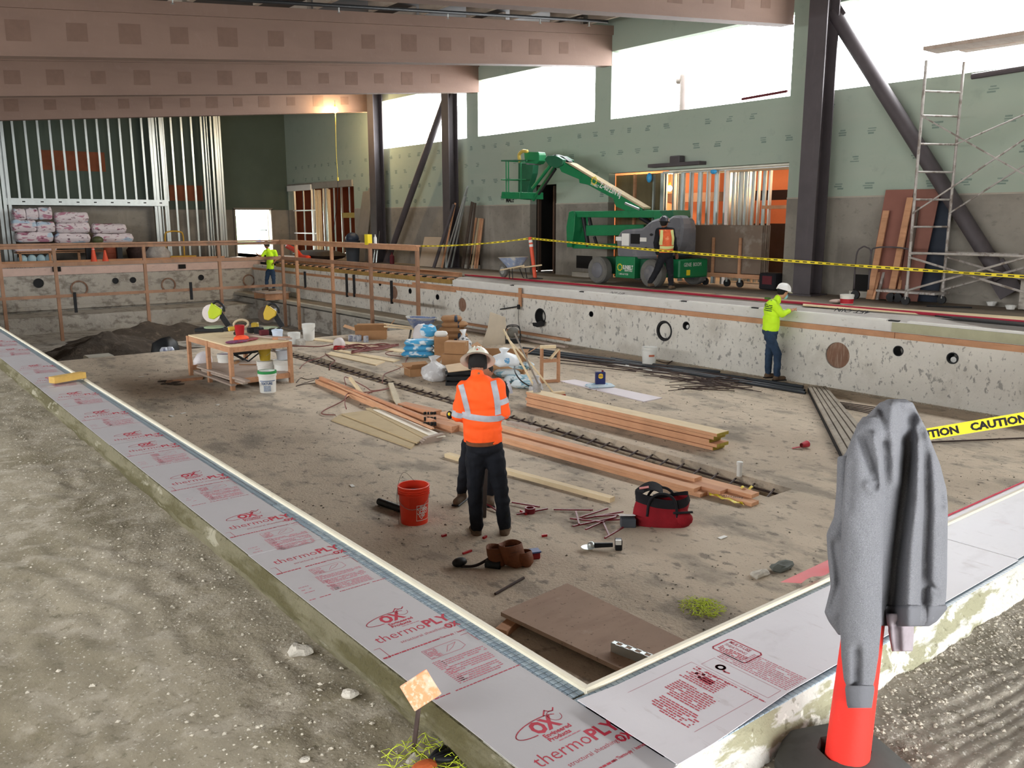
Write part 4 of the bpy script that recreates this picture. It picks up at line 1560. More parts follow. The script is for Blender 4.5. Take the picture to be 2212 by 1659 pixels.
# U-shaped long timbers upper left
for k, (a, b, w_, z, mt) in enumerate((((686, 822), (930, 922), .09, 0, lumber), ((692, 816), (938, 912), .05, .05, lum2), ((712, 824), (935, 925), .04, .09, lumber))):
    board('long_timber', ['long fir timber lying nearest, running to the far end of the fir stack', 'thin dark red timber on edge behind the long fir timber', 'slim fir strip lying on top of the two long timbers'][k], 'lumber', a, b, w_, .07 if k < 2 else .02, z, mt)
a, b = PZ(756, 815, .25), PZ(786, 855, .03)
single('white_stake', 'pale square stake leaning over the long timbers', 'lumber', MB().beam(a, b, .05, .04), pale_wood)
a, b = PZ(844, 829, .02), PZ(863, 882, .04)
single('pale_post', 'short pale square post lying towards the trench', 'lumber', MB().beam(a, b, .085, .06), M('bleached_wood', 'c3b59b', .8, var=.1))
# flat pale planks further back
slab('pale_plank', 'pale plank with a broken end, first beyond the trench', 'lumber', [(706, 763), (716, 758), (832, 779), (812, 787)], 0, .02, pale_wood)
slab('pale_plank', 'pale plank with a broken end, second beyond the trench', 'lumber', [(722, 755), (738, 754), (864, 776), (850, 780)], 0, .02, pale_wood)
slab('pale_plank', 'narrow pale plank pointing at the stack of blue bags', 'lumber', [(772, 746), (776, 741), (885, 756), (880, 761)], 0, .02, pale_wood)
slab('white_board', 'long white board on the floor under the blue can', 'board', [(1210, 823), (1242, 820), (1430, 860), (1392, 868)], 0, .015, M('white_board', 'd8cfd2', .7, var=.04))
slab('pale_plank', 'pale plank on the floor at the far edge of the slab, behind the buckets', 'lumber', [(668, 731), (670, 727), (800, 742), (796, 747)], 0, .02, pale_wood)
slab('pale_plank', 'narrow strip lying under the work bench', 'lumber', [(358, 823), (360, 819), (440, 811), (438, 815)], 0, .02, form_wood)
# rebar ladder in the trench
RB = thing('rebar_cage', 'long dark rebar ladder lying in the trench', 'rebar', (7.6, 12, -.18))
for k, x in enumerate((7.48, 7.72)):
    part(RB, 'long_bar', MB().tube([(x, 5.1, -.07), (x, 19.4, -.07)], .014, 6), rebar_m)
for k in range(56):
    y = 5.15 + k * .255
    part(RB, 'cross_bar', MB().tube([(7.40, y - .05, -.05), (7.8, y + .12, -.055)], .012, 5), rebar_m)
# pvc stub pipe
p = PZ(1596, 1030, 0)
T_ = thing('pvc_stub', 'white plastic pipe stub standing at the near end of the trench', 'pipe', p)
part(T_, 'pipe', MB().tube([p, p + V((0, 0, .15))], .03, 12), white_pl, smooth='auto')
part(T_, 'cap', MB().lathe(p + V((0, 0, .13)), [(.036, 0), (.036, .035), (.028, .04), (.001, .04)], 12), white_pl, smooth='auto')
# crushed red can or cup
p = PZ(1738, 972, 0)
T_ = thing('paper_cup', 'crumpled red and white paper cup on the floor near the steel form panel', 'cup', p)
part(T_, 'cup', MB().lathe(p - RGT * .03 + V((0, 0, .05)), [(.03, -.02), (.045, .1), (.04, .1), (.026, -.02)], 14, 'x', cap=False), M('red_paper', 'b02030', .6), smooth=True)
part(T_, 'rim', MB().lathe(p - RGT * .03 + V((0, 0, .05)), [(.046, .096), (.046, .104), (.04, .104)], 14, 'x', cap=False), white_pl)
part(T_, 'torn_flap', MB().beam(p - RGT * .05 + V((0, 0, .03)), p - RGT * .16 + V((0, 0, .01)), .04, .004), bpy.data.materials['red_paper'])
yt = M('yellow_caution_tape', 'e6cf2e', .5, var=.04)


def tapetext(P, wdir, L, label_par, size, reps, bold=.03):
    pass


def ribbon_strip(p, q, wd, up, sag=0, n=24, twist=0):
    mb = MB()

    def f(u, v):
        c_ = p.lerp(q, u) - V((0, 0, sag * 4 * u * (1 - u)))
        uu = V(up)
        if twist:
            ax_ = (q - p).normalized()
            uu = Matrix.Rotation(twist * u * 6.28, 3, ax_) @ uu
        return c_ + uu * wd * (v - .5)
    mb.grid(n, 1, f)
    return mb


p0, p1 = PZ(1530, 1070, .03), PZ(1605, 1094, .01)
m = MB()
m.grid(14, 2, lambda u, v: p0.lerp(p1, u) + RGT.cross(V((0, 0, 1))) * 0 + FWD * .09 * (v - .5) + V((0, 0, .02 * abs(math.sin(u * 9 + v * 2)) + .004)))
T_ = thing('tape_scrap', 'crumpled yellow caution tape at the near end of the fir stack', 'tape', p0)
part(T_, 'tape', m, yt, smooth=True)
part(T_, 'lettering', join(*[text_mb('CAUTION', .055, frame(p0.lerp(p1, .25 + .0) + V((0, 0, .03)) - FWD * .03, RGT * .95 - FWD * .4, FWD), bold=.02)]), ink)
m = MB()
p0 = PZ(1600, 1056, .09)
m.grid(8, 2, lambda u, v: p0 + RGT * .12 * u + FWD * .06 * (v - .5) + V((0, 0, .02 * math.sin(u * 8))))
single('tape_scrap', 'small yellow tape knot on the fir board ends by the pipe stub', 'tape', m, yt, smooth=True)
# stones and debris
for k, (x, y, s) in enumerate(((1690, 1226, .13), (1640, 1240, .1))):
    p = PZ(x, y, .02)
    mb = MB().ell(p, (s, s * .6, .035), 10, 6)
    for v in mb.v:
        v += V(noise.noise_vector(v * 12)) * .03
    single('concrete_chunk', ['dark flat slab of broken concrete left of the sweatshirt', 'pale flat slab of broken concrete next to the dark one'][k], 'rubble', mb, M('dark_chunk', '5d605a', .9, var=.2) if k == 0 else bpy.data.materials['pale_chunk'])
st = MB()
R = random.Random(4)
for _ in range(5200):
    y = 2 + 16 * R.random() ** 1.7
    x = R.uniform(1.9, 13.1)
    if 7.36 < x < 7.84:
        continue
    if noise.noise(V((x * .5, y * .5, 8))) < -.05 and R.random() < .8:
        continue
    stone(st, (x, y, .003), R.choice((.004, .005, .006, .009, .013)) * R.uniform(.6, 1.4))
single('debris', 'small dark crumbs and chips strewn over the pool floor', 'debris', st, M('dark_grit', '6b6459', .9, var=.35, vs=30), kind='stuff')
st = MB()
for _ in range(1500):
    y = 4 + 29 * R.random()
    stone(st, (PXR - .02 - abs(R.gauss(0, .06)), y * .52, .004), R.uniform(.008, .02))
single('debris', 'crumbs of plaster along the foot of the white pool wall', 'debris', st, bpy.data.materials['pale_stone'], kind='stuff')
for k, (x, y) in enumerate(((1560, 1162), (470, 872), (370, 896), (305, 811), (395, 890), (760, 1048))):
    p = PZ(x, y, .006)
    single('paper_scrap', ['white paper scrap on the floor right of the tool bag', 'white scrap on the floor below the work bench', 'small white scrap on the beige floor close to the left coping', 'white scrap near the left coping and the yellow offcut',
                           'curled white scrap next to another one on the beige floor', 'pale splinter on the floor left of the bucket'][k], 'scrap', MB().box(p, (.09, .04, .006), rz=k * .9), white_m)
# red cloth seen over the near coping
p = PZ(1700, 1283, 1.2)
m = MB()
a, b = V((3.0, 1.93, 1.335)), V((3.75, 1.93, 1.35))
m.grid(20, 3, lambda u, v: a.lerp(b, u) + V((0, -.06 + .10 * v, .03 * (1 - v) * (1 - u * .8) + .01 * math.sin(u * 20) * (1 - v))))
single('red_flagging', 'red plastic sheet edge hanging over the near coping by the sweatshirt', 'plastic sheet', m, M('bright_red_plastic', 'cf1b22', .5, var=.05), smooth=True)
# --- grey steel form panel (wide channel pieces side by side)
t = thing('form_panel', 'grey weathered panel of four long channels leaning into the pool near the sweatshirt', 'formwork', PZ(1800, 900, 0))
fm = M('weathered_steel_form', '9b9183', .8, var=.15, vs=3, layers=[('noise', (3, 14, 3), .5, .7, '736a5f', .6)])
A0, A1, B0, B1 = PZ(1745, 836, .1), PZ(1785, 836, .1), PZ(1820, 985, .1), PZ(1915, 985, .1)
for k in range(5):
    u0, u1 = k / 5 + .02, (k + 1) / 5 - .02
    a0, a1, b0, b1 = A0.lerp(A1, u0), A0.lerp(A1, u1), B0.lerp(B1, u0), B0.lerp(B1, u1)
    part(t, 'channel', MB().prism([a0, a1, b1, b0], (0, 0, -.09)), fm, bevel=.004)
part(t, 'backing', MB().prism([A0 - V((0, 0, .03)), A1 - V((0, 0, .03)), B1 - V((0, 0, .03)), B0 - V((0, 0, .03))], (0, 0, -.06)), dark)
# thin dark pole lying beside the sweatshirt, right
a, b = PZ(2010, 958, .02), PZ(2240, 949, .02)
single('steel_rod', 'thin dark rod lying on the floor below the caution tape at the right', 'rod', MB().tube([a, b], .012, 6), rebar_m)

# --- black conduits and rebar along the white wall
G_ = 'black conduits lying along the white pool wall'
for k, (a, b, r) in enumerate((((1130, 752), (1330, 778), .03), ((1135, 757), (1555, 805), .028), ((1140, 762), (1560, 812), .028), ((1320, 775), (1735, 838), .03), ((1330, 781), (1738, 846), .03), ((1440, 800), (1740, 851), .024))):
    p, q = PZ(a[0], a[1], r), PZ(b[0], b[1], r)
    single('conduit', ['shortest black conduit, farthest along the white wall', 'long black conduit nearest the wall', 'long black conduit second from the wall', 'black conduit reaching the steel form panel, upper one', 'black conduit reaching the steel form panel, lower one', 'thin black conduit ending at the steel form panel'][k], 'conduit', MB().tube([p, q], r, 8), M('black_conduit', '2f3338', .5, var=.1) if k == 0 else bpy.data.materials['black_conduit'], G_, smooth='auto')
single('white_trim', 'pale long strip lying under the black conduits', 'trim', MB().beam(PZ(1300, 780, .01), PZ(1440, 806, .01), .12, .02), white_m)
R = random.Random(9)
for k in range(26):
    cx = R.uniform(1250, 1600)
    t_ = (cx - 1250) / 350
    y = 776 + 50 * t_ + R.uniform(-6, 12)
    a = PZ(cx - R.uniform(60, 100), y - R.uniform(5, 14), .02 + .03 * R.random())
    b = PZ(cx + R.uniform(60, 120), y + R.uniform(6, 16), .02 + .03 * R.random())
    single('rebar', 'rusty bar in the long bundle beside the black conduits', 'rebar', MB().tube([a, b], .008, 5), rebar_m, 'rusty bars in the bundle by the conduits')
for k in range(34):
    cx, cy = R.uniform(1480, 1590), R.uniform(815, 845)
    an = R.uniform(-.5, .35)
    l = R.uniform(30, 75)
    a, b = PZ(cx - l, cy - l * an * .3 - 4, .01 + .06 * R.random()), PZ(cx + l * .8, cy + l * an * .3 + 4, .01 + .06 * R.random())
    single('rebar', 'rusty bar in the tangled heap in front of the conduits', 'rebar', MB().tube([a, b], .007, 5), rebar_m, 'rusty bars in the tangled heap')
for k in range(5):
    a, b = PZ(1790 + k * 4, 868 + k * 3, .015), PZ(1900, 884 + k * 4, .015)
    single('rebar', 'dark bar running from the form panel towards the sweatshirt', 'rebar', MB().tube([a, b], .009, 5), rebar_m, 'dark bars right of the form panel')
# white bucket by the wall
p = PZ(1402, 790, 0)
t = pail(p, .15, .13, .37, white_pl, 'white bucket with an orange-red label in front of the white pool wall', handle=False)
part(t, 'label', wrap(MB().grid(8, 1, lambda u, v: V((.06 * (u - .5) * 2, .19 + .04 * v, 0))), p, .149, math.atan2(-p.y, -p.x) + .35), M('orange_label', 'b8664a', .6))
single('hose', 'thin grey hose on the floor right of the white bucket', 'hose', MB().tube(curve([PZ(a, b, .01) for a, b in ((1415, 779), (1440, 785), (1455, 779), (1437, 792), (1440, 797))]), .008, 5), rebar_m, smooth=True)

# --- broom, shovel, stand
T_ = thing('push_broom', 'push broom with red bristles and a long wooden handle, head down by the fir stack', 'broom', PZ(1195, 855, 0))
a, b = PZ(1173, 856, .1), PZ(1218, 852, .1)
part(T_, 'bristles', MB().beam(a - V((0, 0, .045)), b - V((0, 0, .045)), .13, .11), M('red_bristles', 'a8372c', .9, var=.25, vs=60, bump=.5, bs=90))
part(T_, 'block', MB().beam(a + V((0, 0, .03)), b + V((0, 0, .03)), .09, .045), pale_wood)
h0 = (a + b) / 2 + V((0, 0, .04))
h1 = PY(1096, 730, h0.y + 1.25)
part(T_, 'pole', MB().tube([h0, PY(1150, 790, h0.y + .6), h1], .014, 8), pale_wood, smooth=True)
s0, s1 = PZ(1160, 850, .1), None
T_ = thing('shovel', 'shovel with a pale handle standing among the bags behind the broom', 'shovel', PZ(1160, 846, 0))
s0 = PZ(1160, 846, .25)
s1 = PY(1088, 712, s0.y + 1.0)
part(T_, 'pole', MB().tube([s0, s1], .017, 8), pale_wood, smooth=True)
m = MB().grid(5, 6, lambda u, v: s0 + RGT * (.13 * (u - .5) * (1 - .25 * v)) + V((0, 0, .12 - .36 * v)) + FWD * (.05 * (2 * u - 1) ** 2 - .04 * v))
part(T_, 'blade', m, M('dirty_steel_blade', '9c9895', .6, metal=.4, var=.3, vs=12), smooth=True)
T_ = thing('second_pole', 'grey pole crossing the shovel handle behind the man in orange', 'pole', PZ(1165, 852, 0))
part(T_, 'pole', MB().tube([PY(1112, 720, s0.y + .9), PZ(1172, 850, .15)], .014, 7), M('grey_handle', '8d8378', .7), smooth=True)
T_ = thing('timber_stand', 'small upright timber frame standing behind the broom head', 'frame', PZ(1190, 828, 0))
F0, F1 = PZ(1170, 828, 0), PZ(1206, 826, 0)
for p, h in ((F0, .64), (F1, .58)):
    part(T_, 'leg', MB().beam(p, p + V((0, 0, h)), .045, .045, up=(0, 1, 0)), form_wood)
part(T_, 'rail', MB().beam(F0 + V((0, 0, .40)), F1 + V((0, 0, .40)), .04, .06), form_wood)
part(T_, 'rail', MB().beam(F0 + V((0, 0, .03)), F1 + V((0, 0, .03)), .04, .05), form_wood)
part(T_, 'top_board', MB().beam(F0 + V((0, 0, .65)) - RGT * .03, F0 + V((0, 0, .66)) + RGT * .25, .09, .05), pale_wood)
part(T_, 'brace', MB().beam(F0 + V((0, 0, .44)) + RGT * .15, F1 + V((0, 0, .6)), .05, .03), pale_wood)
# blue and yellow can on a folded blue-white bag
p = PZ(1296, 838, 0)
single('folded_bag', 'flattened blue and white bag under the blue can', 'bag', sack(p - RGT * .0, .5, .3, .07, rz=-.4, seed=3), M('blue_white_bag', 'c4d3dc', .7, var=.05, layers=[('noise', 6, .5, .55, '5a9cc4', .9)]), smooth=True)
T_ = thing('oil_can', 'dark blue can with a yellow badge standing on the flattened bag', 'can', p + V((0, 0, .06)), -YAW + .1)
part(T_, 'can', MB().bb((-.085, -.05, 0), (.085, .05, .22)), M('dark_blue_tin', '20285c', .4, var=.05), local=True, bevel=.008)
part(T_, 'badge', MB().lathe((0, -.0505, .15), [(.001, 0), (.045, 0), (.045, -.002), (.001, -.002)], 18, 'y'), M('yellow_badge', 'e0b82e', .5), local=True)
part(T_, 'lettering', text_mb('WD-40', .04, frame((-.055, -.0535, .14), (1, 0, 0), (0, 0, 1)), bold=.02), bpy.data.materials['dark_blue_tin'], local=True)
part(T_, 'spout', MB().lathe((.04, 0, .22), [(.018, 0), (.018, .025), (.001, .025)], 10), red_bar, local=True)

# --- bags, boxes and rubbish behind the man
blue_b = M('blue_printed_bag', '4fa3cf', .6, var=.06, vs=4, layers=[('noise', (3.5, 3.5, 9), .52, .56, 'dfe7ea', .95, 2)], bump=.2, bs=14)
for k in range(3):
    p = PZ(912 + 2 * k, 772, 0)
    z = .0 + .12 * k
    single('mortar_bag', ['lowest', 'middle', 'topmost'][k] + ' blue and white bag in the neat stack of three', 'bag', sack((p.x, p.y + .15, z), .72 if k == 0 else .66, .42, .14, rz=-YAW + .05 * k, seed=k), blue_b, 'blue and white bags stacked in threes', smooth=True)
p = PZ(948, 758, .36)
single('mortar_bag', 'torn open blue bag standing on the stack of three', 'bag', sack((PZ(940, 765, 0).x, PZ(940, 765, 0).y + .25, .36), .36, .25, .26, rz=-YAW, seed=7), blue_b, smooth=True)
film = M('clear_plastic_film', 'd5d3d3', .25, var=.06, vs=7, layers=[('noise', 9, .55, .62, 'f2f2f2', .8)], bump=.9, bs=12, alpha=.8)


def poly_bag(label, c, r, h, seed, name='plastic_bag', mat=None, knot=True):
    m = MB().lathe((0, 0, 0), [(r * .35, 0), (r * .95, h * .08), (r, h * .3), (r * .85, h * .55), (r * .35, h * .78), (r * .18, h * .86), (r * .4, h * 1.05)] if knot else [(r * .5, 0), (r * .98, h * .1), (r, h * .5), (r * .75, h * .85), (r * .3, h)], 22, cap=True)
    for v in m.v:
        k = V(noise.noise_vector(v * (1.1 / r) + V((seed, 0, 0)))) * r * .28 + V(noise.noise_vector(v * (3 / r) + V((seed, 5, 0)))) * r * .1
        k.z *= .5 if v.z > .02 else 0
        v += k + V(c)
    return single(name, label, 'bag', m, mat or film, smooth=True)


poly_bag('clear plastic bag of rubbish knotted at the top, near the cardboard scraps', PZ(938, 826, 0) + FWD * .2, .25, .42, 1)
poly_bag('white plastic bag resting behind the stack of blue bags', PZ(905, 752, 0) + FWD * .5, .2, .5, 2, knot=False, mat=M('white_poly', 'd5cfd0', .4, var=.06, bump=.7, bs=10))
poly_bag('white bin bag with dark patches beside the brown cement bags', PZ(1000, 775, 0) + FWD * .3, .2, .55, 3, mat=M('white_dark_poly', 'd8d8d8', .4, var=.1, layers=[('noise', 7, .58, .62, '3a3a42', .9)], bump=.6, bs=10))
poly_bag('white carrier bag with a blue mark on the big cardboard box', PZ(1090, 800, .38) + FWD * .5, .24, .28, 4, mat=M('white_blue_poly', 'd9dde0', .4, var=.05, layers=[('noise', 5, .6, .64, '3f8fc0', .9)], bump=.5, bs=9))
poly_bag('dusty grey plastic bag hanging round the shovel blade', PZ(1158, 850, 0) + FWD * .05, .13, .28, 6, mat=M('grey_poly', 'b9b7b8', .5, var=.2, vs=14, bump=.8, bs=16))
cement = M('brown_paper_bag', '9a7350', .85, var=.12, vs=5, bump=.3, bs=20)
navy = M('navy_print', '2f3a4a', .7)
for k in range(5):
    p = PZ(978 + (4 if k % 2 else -3), 745, 0) + FWD * .2
    t = thing('cement_bag', ['lowest', 'second lowest', 'middle', 'second highest', 'topmost'][k] + ' brown paper cement bag in the pile next to the blue wheelbarrow', 'bag', (p.x, p.y, .135 * k), group='brown cement bags in the pile')
    part(t, 'sack', sack((p.x, p.y, .13 * k), .62 if k < 4 else .5, .42, .15, rz=-YAW + .1 * math.sin(k * 2), seed=k + 20), cement, smooth=True)
    part(t, 'navy_band', sack((p.x + .08, p.y - .06, .129 * k), .12, .43, .154, rz=-YAW + .1 * math.sin(k * 2), seed=k + 20, n=(4, 10)), navy, smooth=True)
poly_bag('small brown paper bag with a twisted top in front of the cement bag pile', PZ(960, 765, 0) + FWD * .1, .17, .34, 8, name='paper_bag', mat=cement, knot=False)
carton('tall brown cardboard box right of the blue bag stack', PZ(952, 775, 0) + FWD * .22, (.3, .3, .45), -YAW + .1, card_m)
single('white_lining', 'white paper lining standing out of the tall brown box', 'paper', sack(V((PZ(952, 775, 0) + FWD * .22).to_tuple()) + V((0, 0, .44)), .28, .2, .12, rz=-YAW, seed=9), white_m, smooth=True)
carton('brown cardboard box with a label, on the lower cartons behind the hard hat', PZ(985, 790, 0) + FWD * .25 + V((0, 0, .22)), (.42, .3, .24), -YAW - .25, card_m)
carton('low cardboard box under another carton behind the hard hat', PZ(985, 790, 0) + FWD * .25, (.52, .38, .215), -YAW - .2, card_m)
carton('large torn cardboard box to the right of the hard hat', PZ(1092, 812, 0) + FWD * .3, (.75, .5, .36), -YAW - .2, card_m, open_=2)
carton('small open cardboard box with scraps in front of the heap, left', PZ(905, 812, 0) + FWD * .15, (.5, .32, .14), -YAW + .5, card_m, open_=1)
carton('small flat cardboard tray left of the hard hat', PZ(1000, 822, 0) + FWD * .12, (.34, .26, .12), -YAW + .4, card_m, open_=3)
slab('cardboard_sheet', 'torn flat cardboard lying over the black crate by the hard hat', 'cardboard', [(962, 788), (1010, 781), (1022, 797), (968, 803)], .28, .012, M('pale_card', 'c7ac8c', .85))
T_ = thing('black_crate', 'black plastic crate under torn cardboard, behind the man in orange', 'crate', PZ(990, 835, 0) + FWD * .25, -YAW)
for z in (.0, .1, .2):
    for s in (-1, 1):
        part(T_, 'crate_slat', MB().bb((-.22, s * .15 - .01, z), (.22, s * .15 + .01, z + .06)), black, local=True)
        part(T_, 'crate_slat', MB().bb((s * .22 - .01, -.15, z), (s * .22 + .01, .15, z + .06)), black, local=True)
part(T_, 'crate_base', MB().bb((-.21, -.14, 0), (.21, .14, .02)), black, local=True)
for k, (x, y, z) in enumerate(((1118, 828, 0), (1095, 815, 0), (1125, 812, .12), (1100, 800, .13), (1135, 840, 0))):
    p = PZ(x, y, 0) + FWD * .1
    single('cement_bag', ['blue and white bag, nearest of the loose pile by the shovel', 'blue and white bag at the left of the loose pile by the shovel', 'blue and white bag on top of the loose pile by the shovel',
                          'upper left blue and white bag of the loose pile', 'dark and white flattened bag at the foot of the shovel'][k], 'bag', sack((p.x, p.y, z), .48, .34, .13, rz=-YAW + .4 * math.sin(k * 2.5), seed=k + 40),
           M('white_teal_bag', 'd3dde0', .6, var=.06, layers=[('noise', (5, 5, 11), .53, .57, '6f9fb0', .9, 2), ('noise', 8, .62, .66, '3c4a55', .8)], bump=.3, bs=14) if k == 0 else bpy.data.materials['white_teal_bag'], 'loose blue and white bags by the shovel', smooth=True)
single('hose', 'black hose loop rising over the loose bags by the shovel', 'hose', MB().tube(curve([PZ(1150, 838, .02), PZ(1125, 822, .3), PZ(1112, 800, .42), PZ(1118, 785, .3), PZ(1150, 800, .1)]), .012, 6), black, smooth=True)
# big pale sheet leaning behind the bags, with a small generator behind it
T_ = thing('warped_sheet', 'pale warped panel standing upright behind the bags', 'panel', PZ(1065, 745, 0))
c0, c1 = PZ(1040, 748, 0), PZ(1095, 742, 0)
part(T_, 'panel', MB().prism([c0, c1, c1 + V((0, 0, .3)), c0.lerp(c1, .95) + V((0, 0, .62)), c0.lerp(c1, .35) + V((0, 0, .78)), c0.lerp(c1, .25) + V((0, 0, .42))], FWD * .02), M('pale_panel', 'c3b6a2', .8, var=.08, vs=3))
T_ = thing('pump', 'small pump in a black tube frame beside the pale panel', 'pump', PZ(1110, 742, 0))
pc = PZ(1108, 742, 0) + FWD * .1
part(T_, 'motor', MB().ell(pc + V((0, 0, .25)), (.14, .12, .13)), M('grey_motor', '6d6a62', .6, var=.2), smooth=True)
part(T_, 'base', MB().box(pc + V((0, 0, .05)), (.34, .26, .09), rz=-YAW), black)
for s in (-1, 1):
    o_ = pc + FWD * s * .12
    part(T_, 'frame_tube', MB().tube(curve([o_ - RGT * .17, o_ - RGT * .17 + V((0, 0, .3)), o_ - RGT * .1 + V((0, 0, .4)), o_ + RGT * .1 + V((0, 0, .4)), o_ + RGT * .17 + V((0, 0, .3)), o_ + RGT * .17]), .012, 6), black, smooth=True)


# --- wheelbarrow
def wheelbarrow(loc, rz, label, traymat, up=1):
    t = thing('wheelbarrow', label, 'wheelbarrow', loc, rz)
    tr = MB()

    def f(u, v):
        a = u * 2 * math.pi
        k = (abs(math.cos(a)) ** 4 + abs(math.sin(a)) ** 4) ** (-.25)
        s = .45 + .55 * v
        return V((.38 * k * math.cos(a) * s + .06 * v, .3 * k * math.sin(a) * s, .28 + .27 * v - .02 * math.cos(a)))
    tr.grid(28, 6, f)
    tr.grid(28, 6, lambda u, v: f(u, v) * .985 + V((0, 0, .012)))
    tr.prism([f(i / 28, 0) for i in range(28)], (0, 0, .008))
    part(t, 'tray', tr, traymat, local=True, smooth=True)
    part(t, 'rolled_rim', MB().tube([f(i / 28, 1) for i in range(29)], .011, 6), M('dirty_rim', 'b9b2a4', .6, metal=.3), local=True, smooth=True)
    part(t, 'load', MB().lathe((.05, 0, .42), [(.001, .05), (.2, .02), (.26, 0)], 14, scale=(1, .8), cap=False), plaster_white, local=True, smooth=True)
    for s in (-1, 1):
        part(t, 'handle', MB().beam((.58, s * .06, .2), (-.85, s * .27, .38), .035, .035), pale_wood, local=True)
        part(t, 'leg', MB().tube([(-.2, s * .2, .28), (-.26, s * .22, .01), (-.1, s * .22, .01), (0, s * .16, .26)], .012, 6), black, local=True)
    part(t, 'wheel', MB().lathe((.52, -.045, .19), [(.12, 0), (.18, .01), (.19, .045), (.18, .08), (.12, .09)], 20, 'y'), rubber, local=True, smooth='auto')
    part(t, 'wheel_hub', MB().lathe((.52, -.05, .19), [(.1, 0), (.11, .02), (.11, .08), (.1, .1)], 14, 'y'), alu, local=True)
    return t


blue_tray = M('blue_dirty_steel', '6b7899', .6, var=.2, vs=7, layers=[('noise', 8, .5, .58, 'b5b2a8', .85, 7), ('noise', 4, .55, .65, '4f5f8c', .6)])
wp = PZ(912, 735, 0)
wheelbarrow((wp.x, wp.y + .1, 0), -YAW + .15, 'blue wheelbarrow caked with plaster in the pool beside the brown bags', blue_tray)

# --- cardboard box with cans, buckets at the slab edge
carton('open wide cardboard box near the edge of the shallow floor', PZ(800, 732, 0) + FWD * .2, (.75, .5, .22), -YAW + .1, card_m, open_=1)
tin = M('tin_can_print', 'b9bcc4', .4, metal=.3, var=.1, layers=[('noise', (9, 9, 9), .52, .56, '6a6f90', .7)])
for k, x in enumerate((758, 767, 776, 791)):
    p = PZ(x, 736 if k < 3 else 738, 0)
    single('paint_can', ['leftmost', 'second', 'third', 'tallest, purple topped'][k] + ' small can in the row before the wide cardboard box', 'can', MB().lathe(p, [(.06, 0), (.062, .005), (.06, .14), (.063, .145), (.05, .15), (.001, .15)], 12), tin, 'cans in front of the wide box', smooth='auto')
pail(PZ(665, 735, 0) + FWD * .14, .155, .13, .40, white_pl, 'tall white bucket alone at the edge of the shallow floor', handle=True)
pail(PZ(633, 742, 0) + FWD * .14, .145, .13, .26, white_pl, 'low white bucket left of the tall white bucket', handle=False)
slab('pale_block', 'grey block between the two white buckets at the slab edge', 'block', [(640, 731), (652, 729), (660, 733), (648, 736)], 0, .12, plaster_grey)
poly_bag('small white bag with a red base on the pile of red hose', PZ(734, 752, 0), .13, .26, 12, mat=M('white_red_poly', 'd9cfcb', .5, var=.05, bump=.5, bs=10), knot=False)
p = PZ(733, 753, 0)
single('crumpled_plastic', 'crumpled red plastic at the foot of the small white bag', 'plastic', MB().lathe(p, [(.14, 0), (.12, .07), (.08, .09)], 10), bpy.data.materials['red_plastic'], smooth=True)
# hoses and cords on the floor
hose_b = M('brown_red_cord', '7c4a44', .7, var=.1)
cord('air_hose', 'red-brown hose from the bench towards the pile of hose', [(600, 745), (650, 746), (690, 747), (725, 742), (745, 744)], 0, .012, hose_b)
for k in range(9):
    R = random.Random(k + 50)
    pts = [(740 + R.uniform(-12, 10), 747 + R.uniform(-4, 8)), (775, 742 + R.uniform(0, 14)), (810 + R.uniform(-8, 10), 741 + R.uniform(0, 14)), (840 + R.uniform(-12, 22), 742 + R.uniform(0, 8)), (800, 748 + R.uniform(0, 10)), (760, 758 + R.uniform(-4, 4))]
    cord('air_hose', 'red-brown hose in the loose pile behind the pale planks', pts, .015 * (k % 4), .014, hose_b, group='hoses in the loose pile')
cord('cord', 'thin cord looping from the pale planks over the trench, left one', [(705, 765), (690, 772), (668, 778), (655, 786), (648, 795)], 0, .008, hose_b)
cord('cord', 'thin cord looping from the pale planks over the trench, right one', [(703, 762), (712, 770), (724, 778), (714, 786), (712, 798)], 0, .008, hose_b)
cord('cord', 'red-brown cord looped over the long timbers', [(747, 830), (744, 815), (752, 815), (790, 835), (805, 843), (840, 838), (806, 845), (760, 848), (748, 852), (745, 870), (748, 882)], .06, .009, hose_b)
cord('cord', 'red-brown cord in a wide bend left of the tan boards', [(808, 843), (790, 850), (764, 848), (740, 865), (700, 885), (697, 893), (724, 895)], .01, .009, hose_b)
cord('cord', 'thin brown cord from the blue bags to the trench', [(880, 770), (840, 766), (835, 760), (860, 758), (880, 765), (870, 790), (835, 805), (828, 812), (826, 826)], 0, .008, hose_b)
cord('cord', 'grey cord on the floor between the bench and the long timbers', [(640, 825), (650, 815), (665, 818), (690, 815), (640, 832), (660, 828), (684, 826)], 0, .006, rebar_m)
single('timber_strip', 'dark timber ledge strip along the white wall behind the bags', 'lumber', MB().beam(V((13.15, 14.6, .12)), V((13.15, 19.4, .12)), .12, .05), form_wood)
single('timber_strip', 'second timber strip along the floor behind the bags', 'lumber', MB().beam(V((12.75, 14.2, .04)), V((12.85, 19.2, .04)), .10, .05), ply)
t = thing('marker_tool', 'vertical brown board with a black bar fixed on the white wall band', 'tool', PX(1124, 660, PXR - .06))
part(t, 'upright_board', MB().beam(PX(1124, 622, PXR - .06), PX(1124, 662, PXR - .06), .1, .03, up=(1, 0, 0)), form_wood)
part(t, 'pivot', MB().beam(PX(1121, 658, PXR - .09), PX(1121, 668, PXR - .09), .08, .04, up=(1, 0, 0)), black)
part(t, 'bar', MB().beam(PX(1081, 668, PXR - .07), PX(1120, 662, PXR - .07), .018, .03, up=(0, 0, 1)), black)
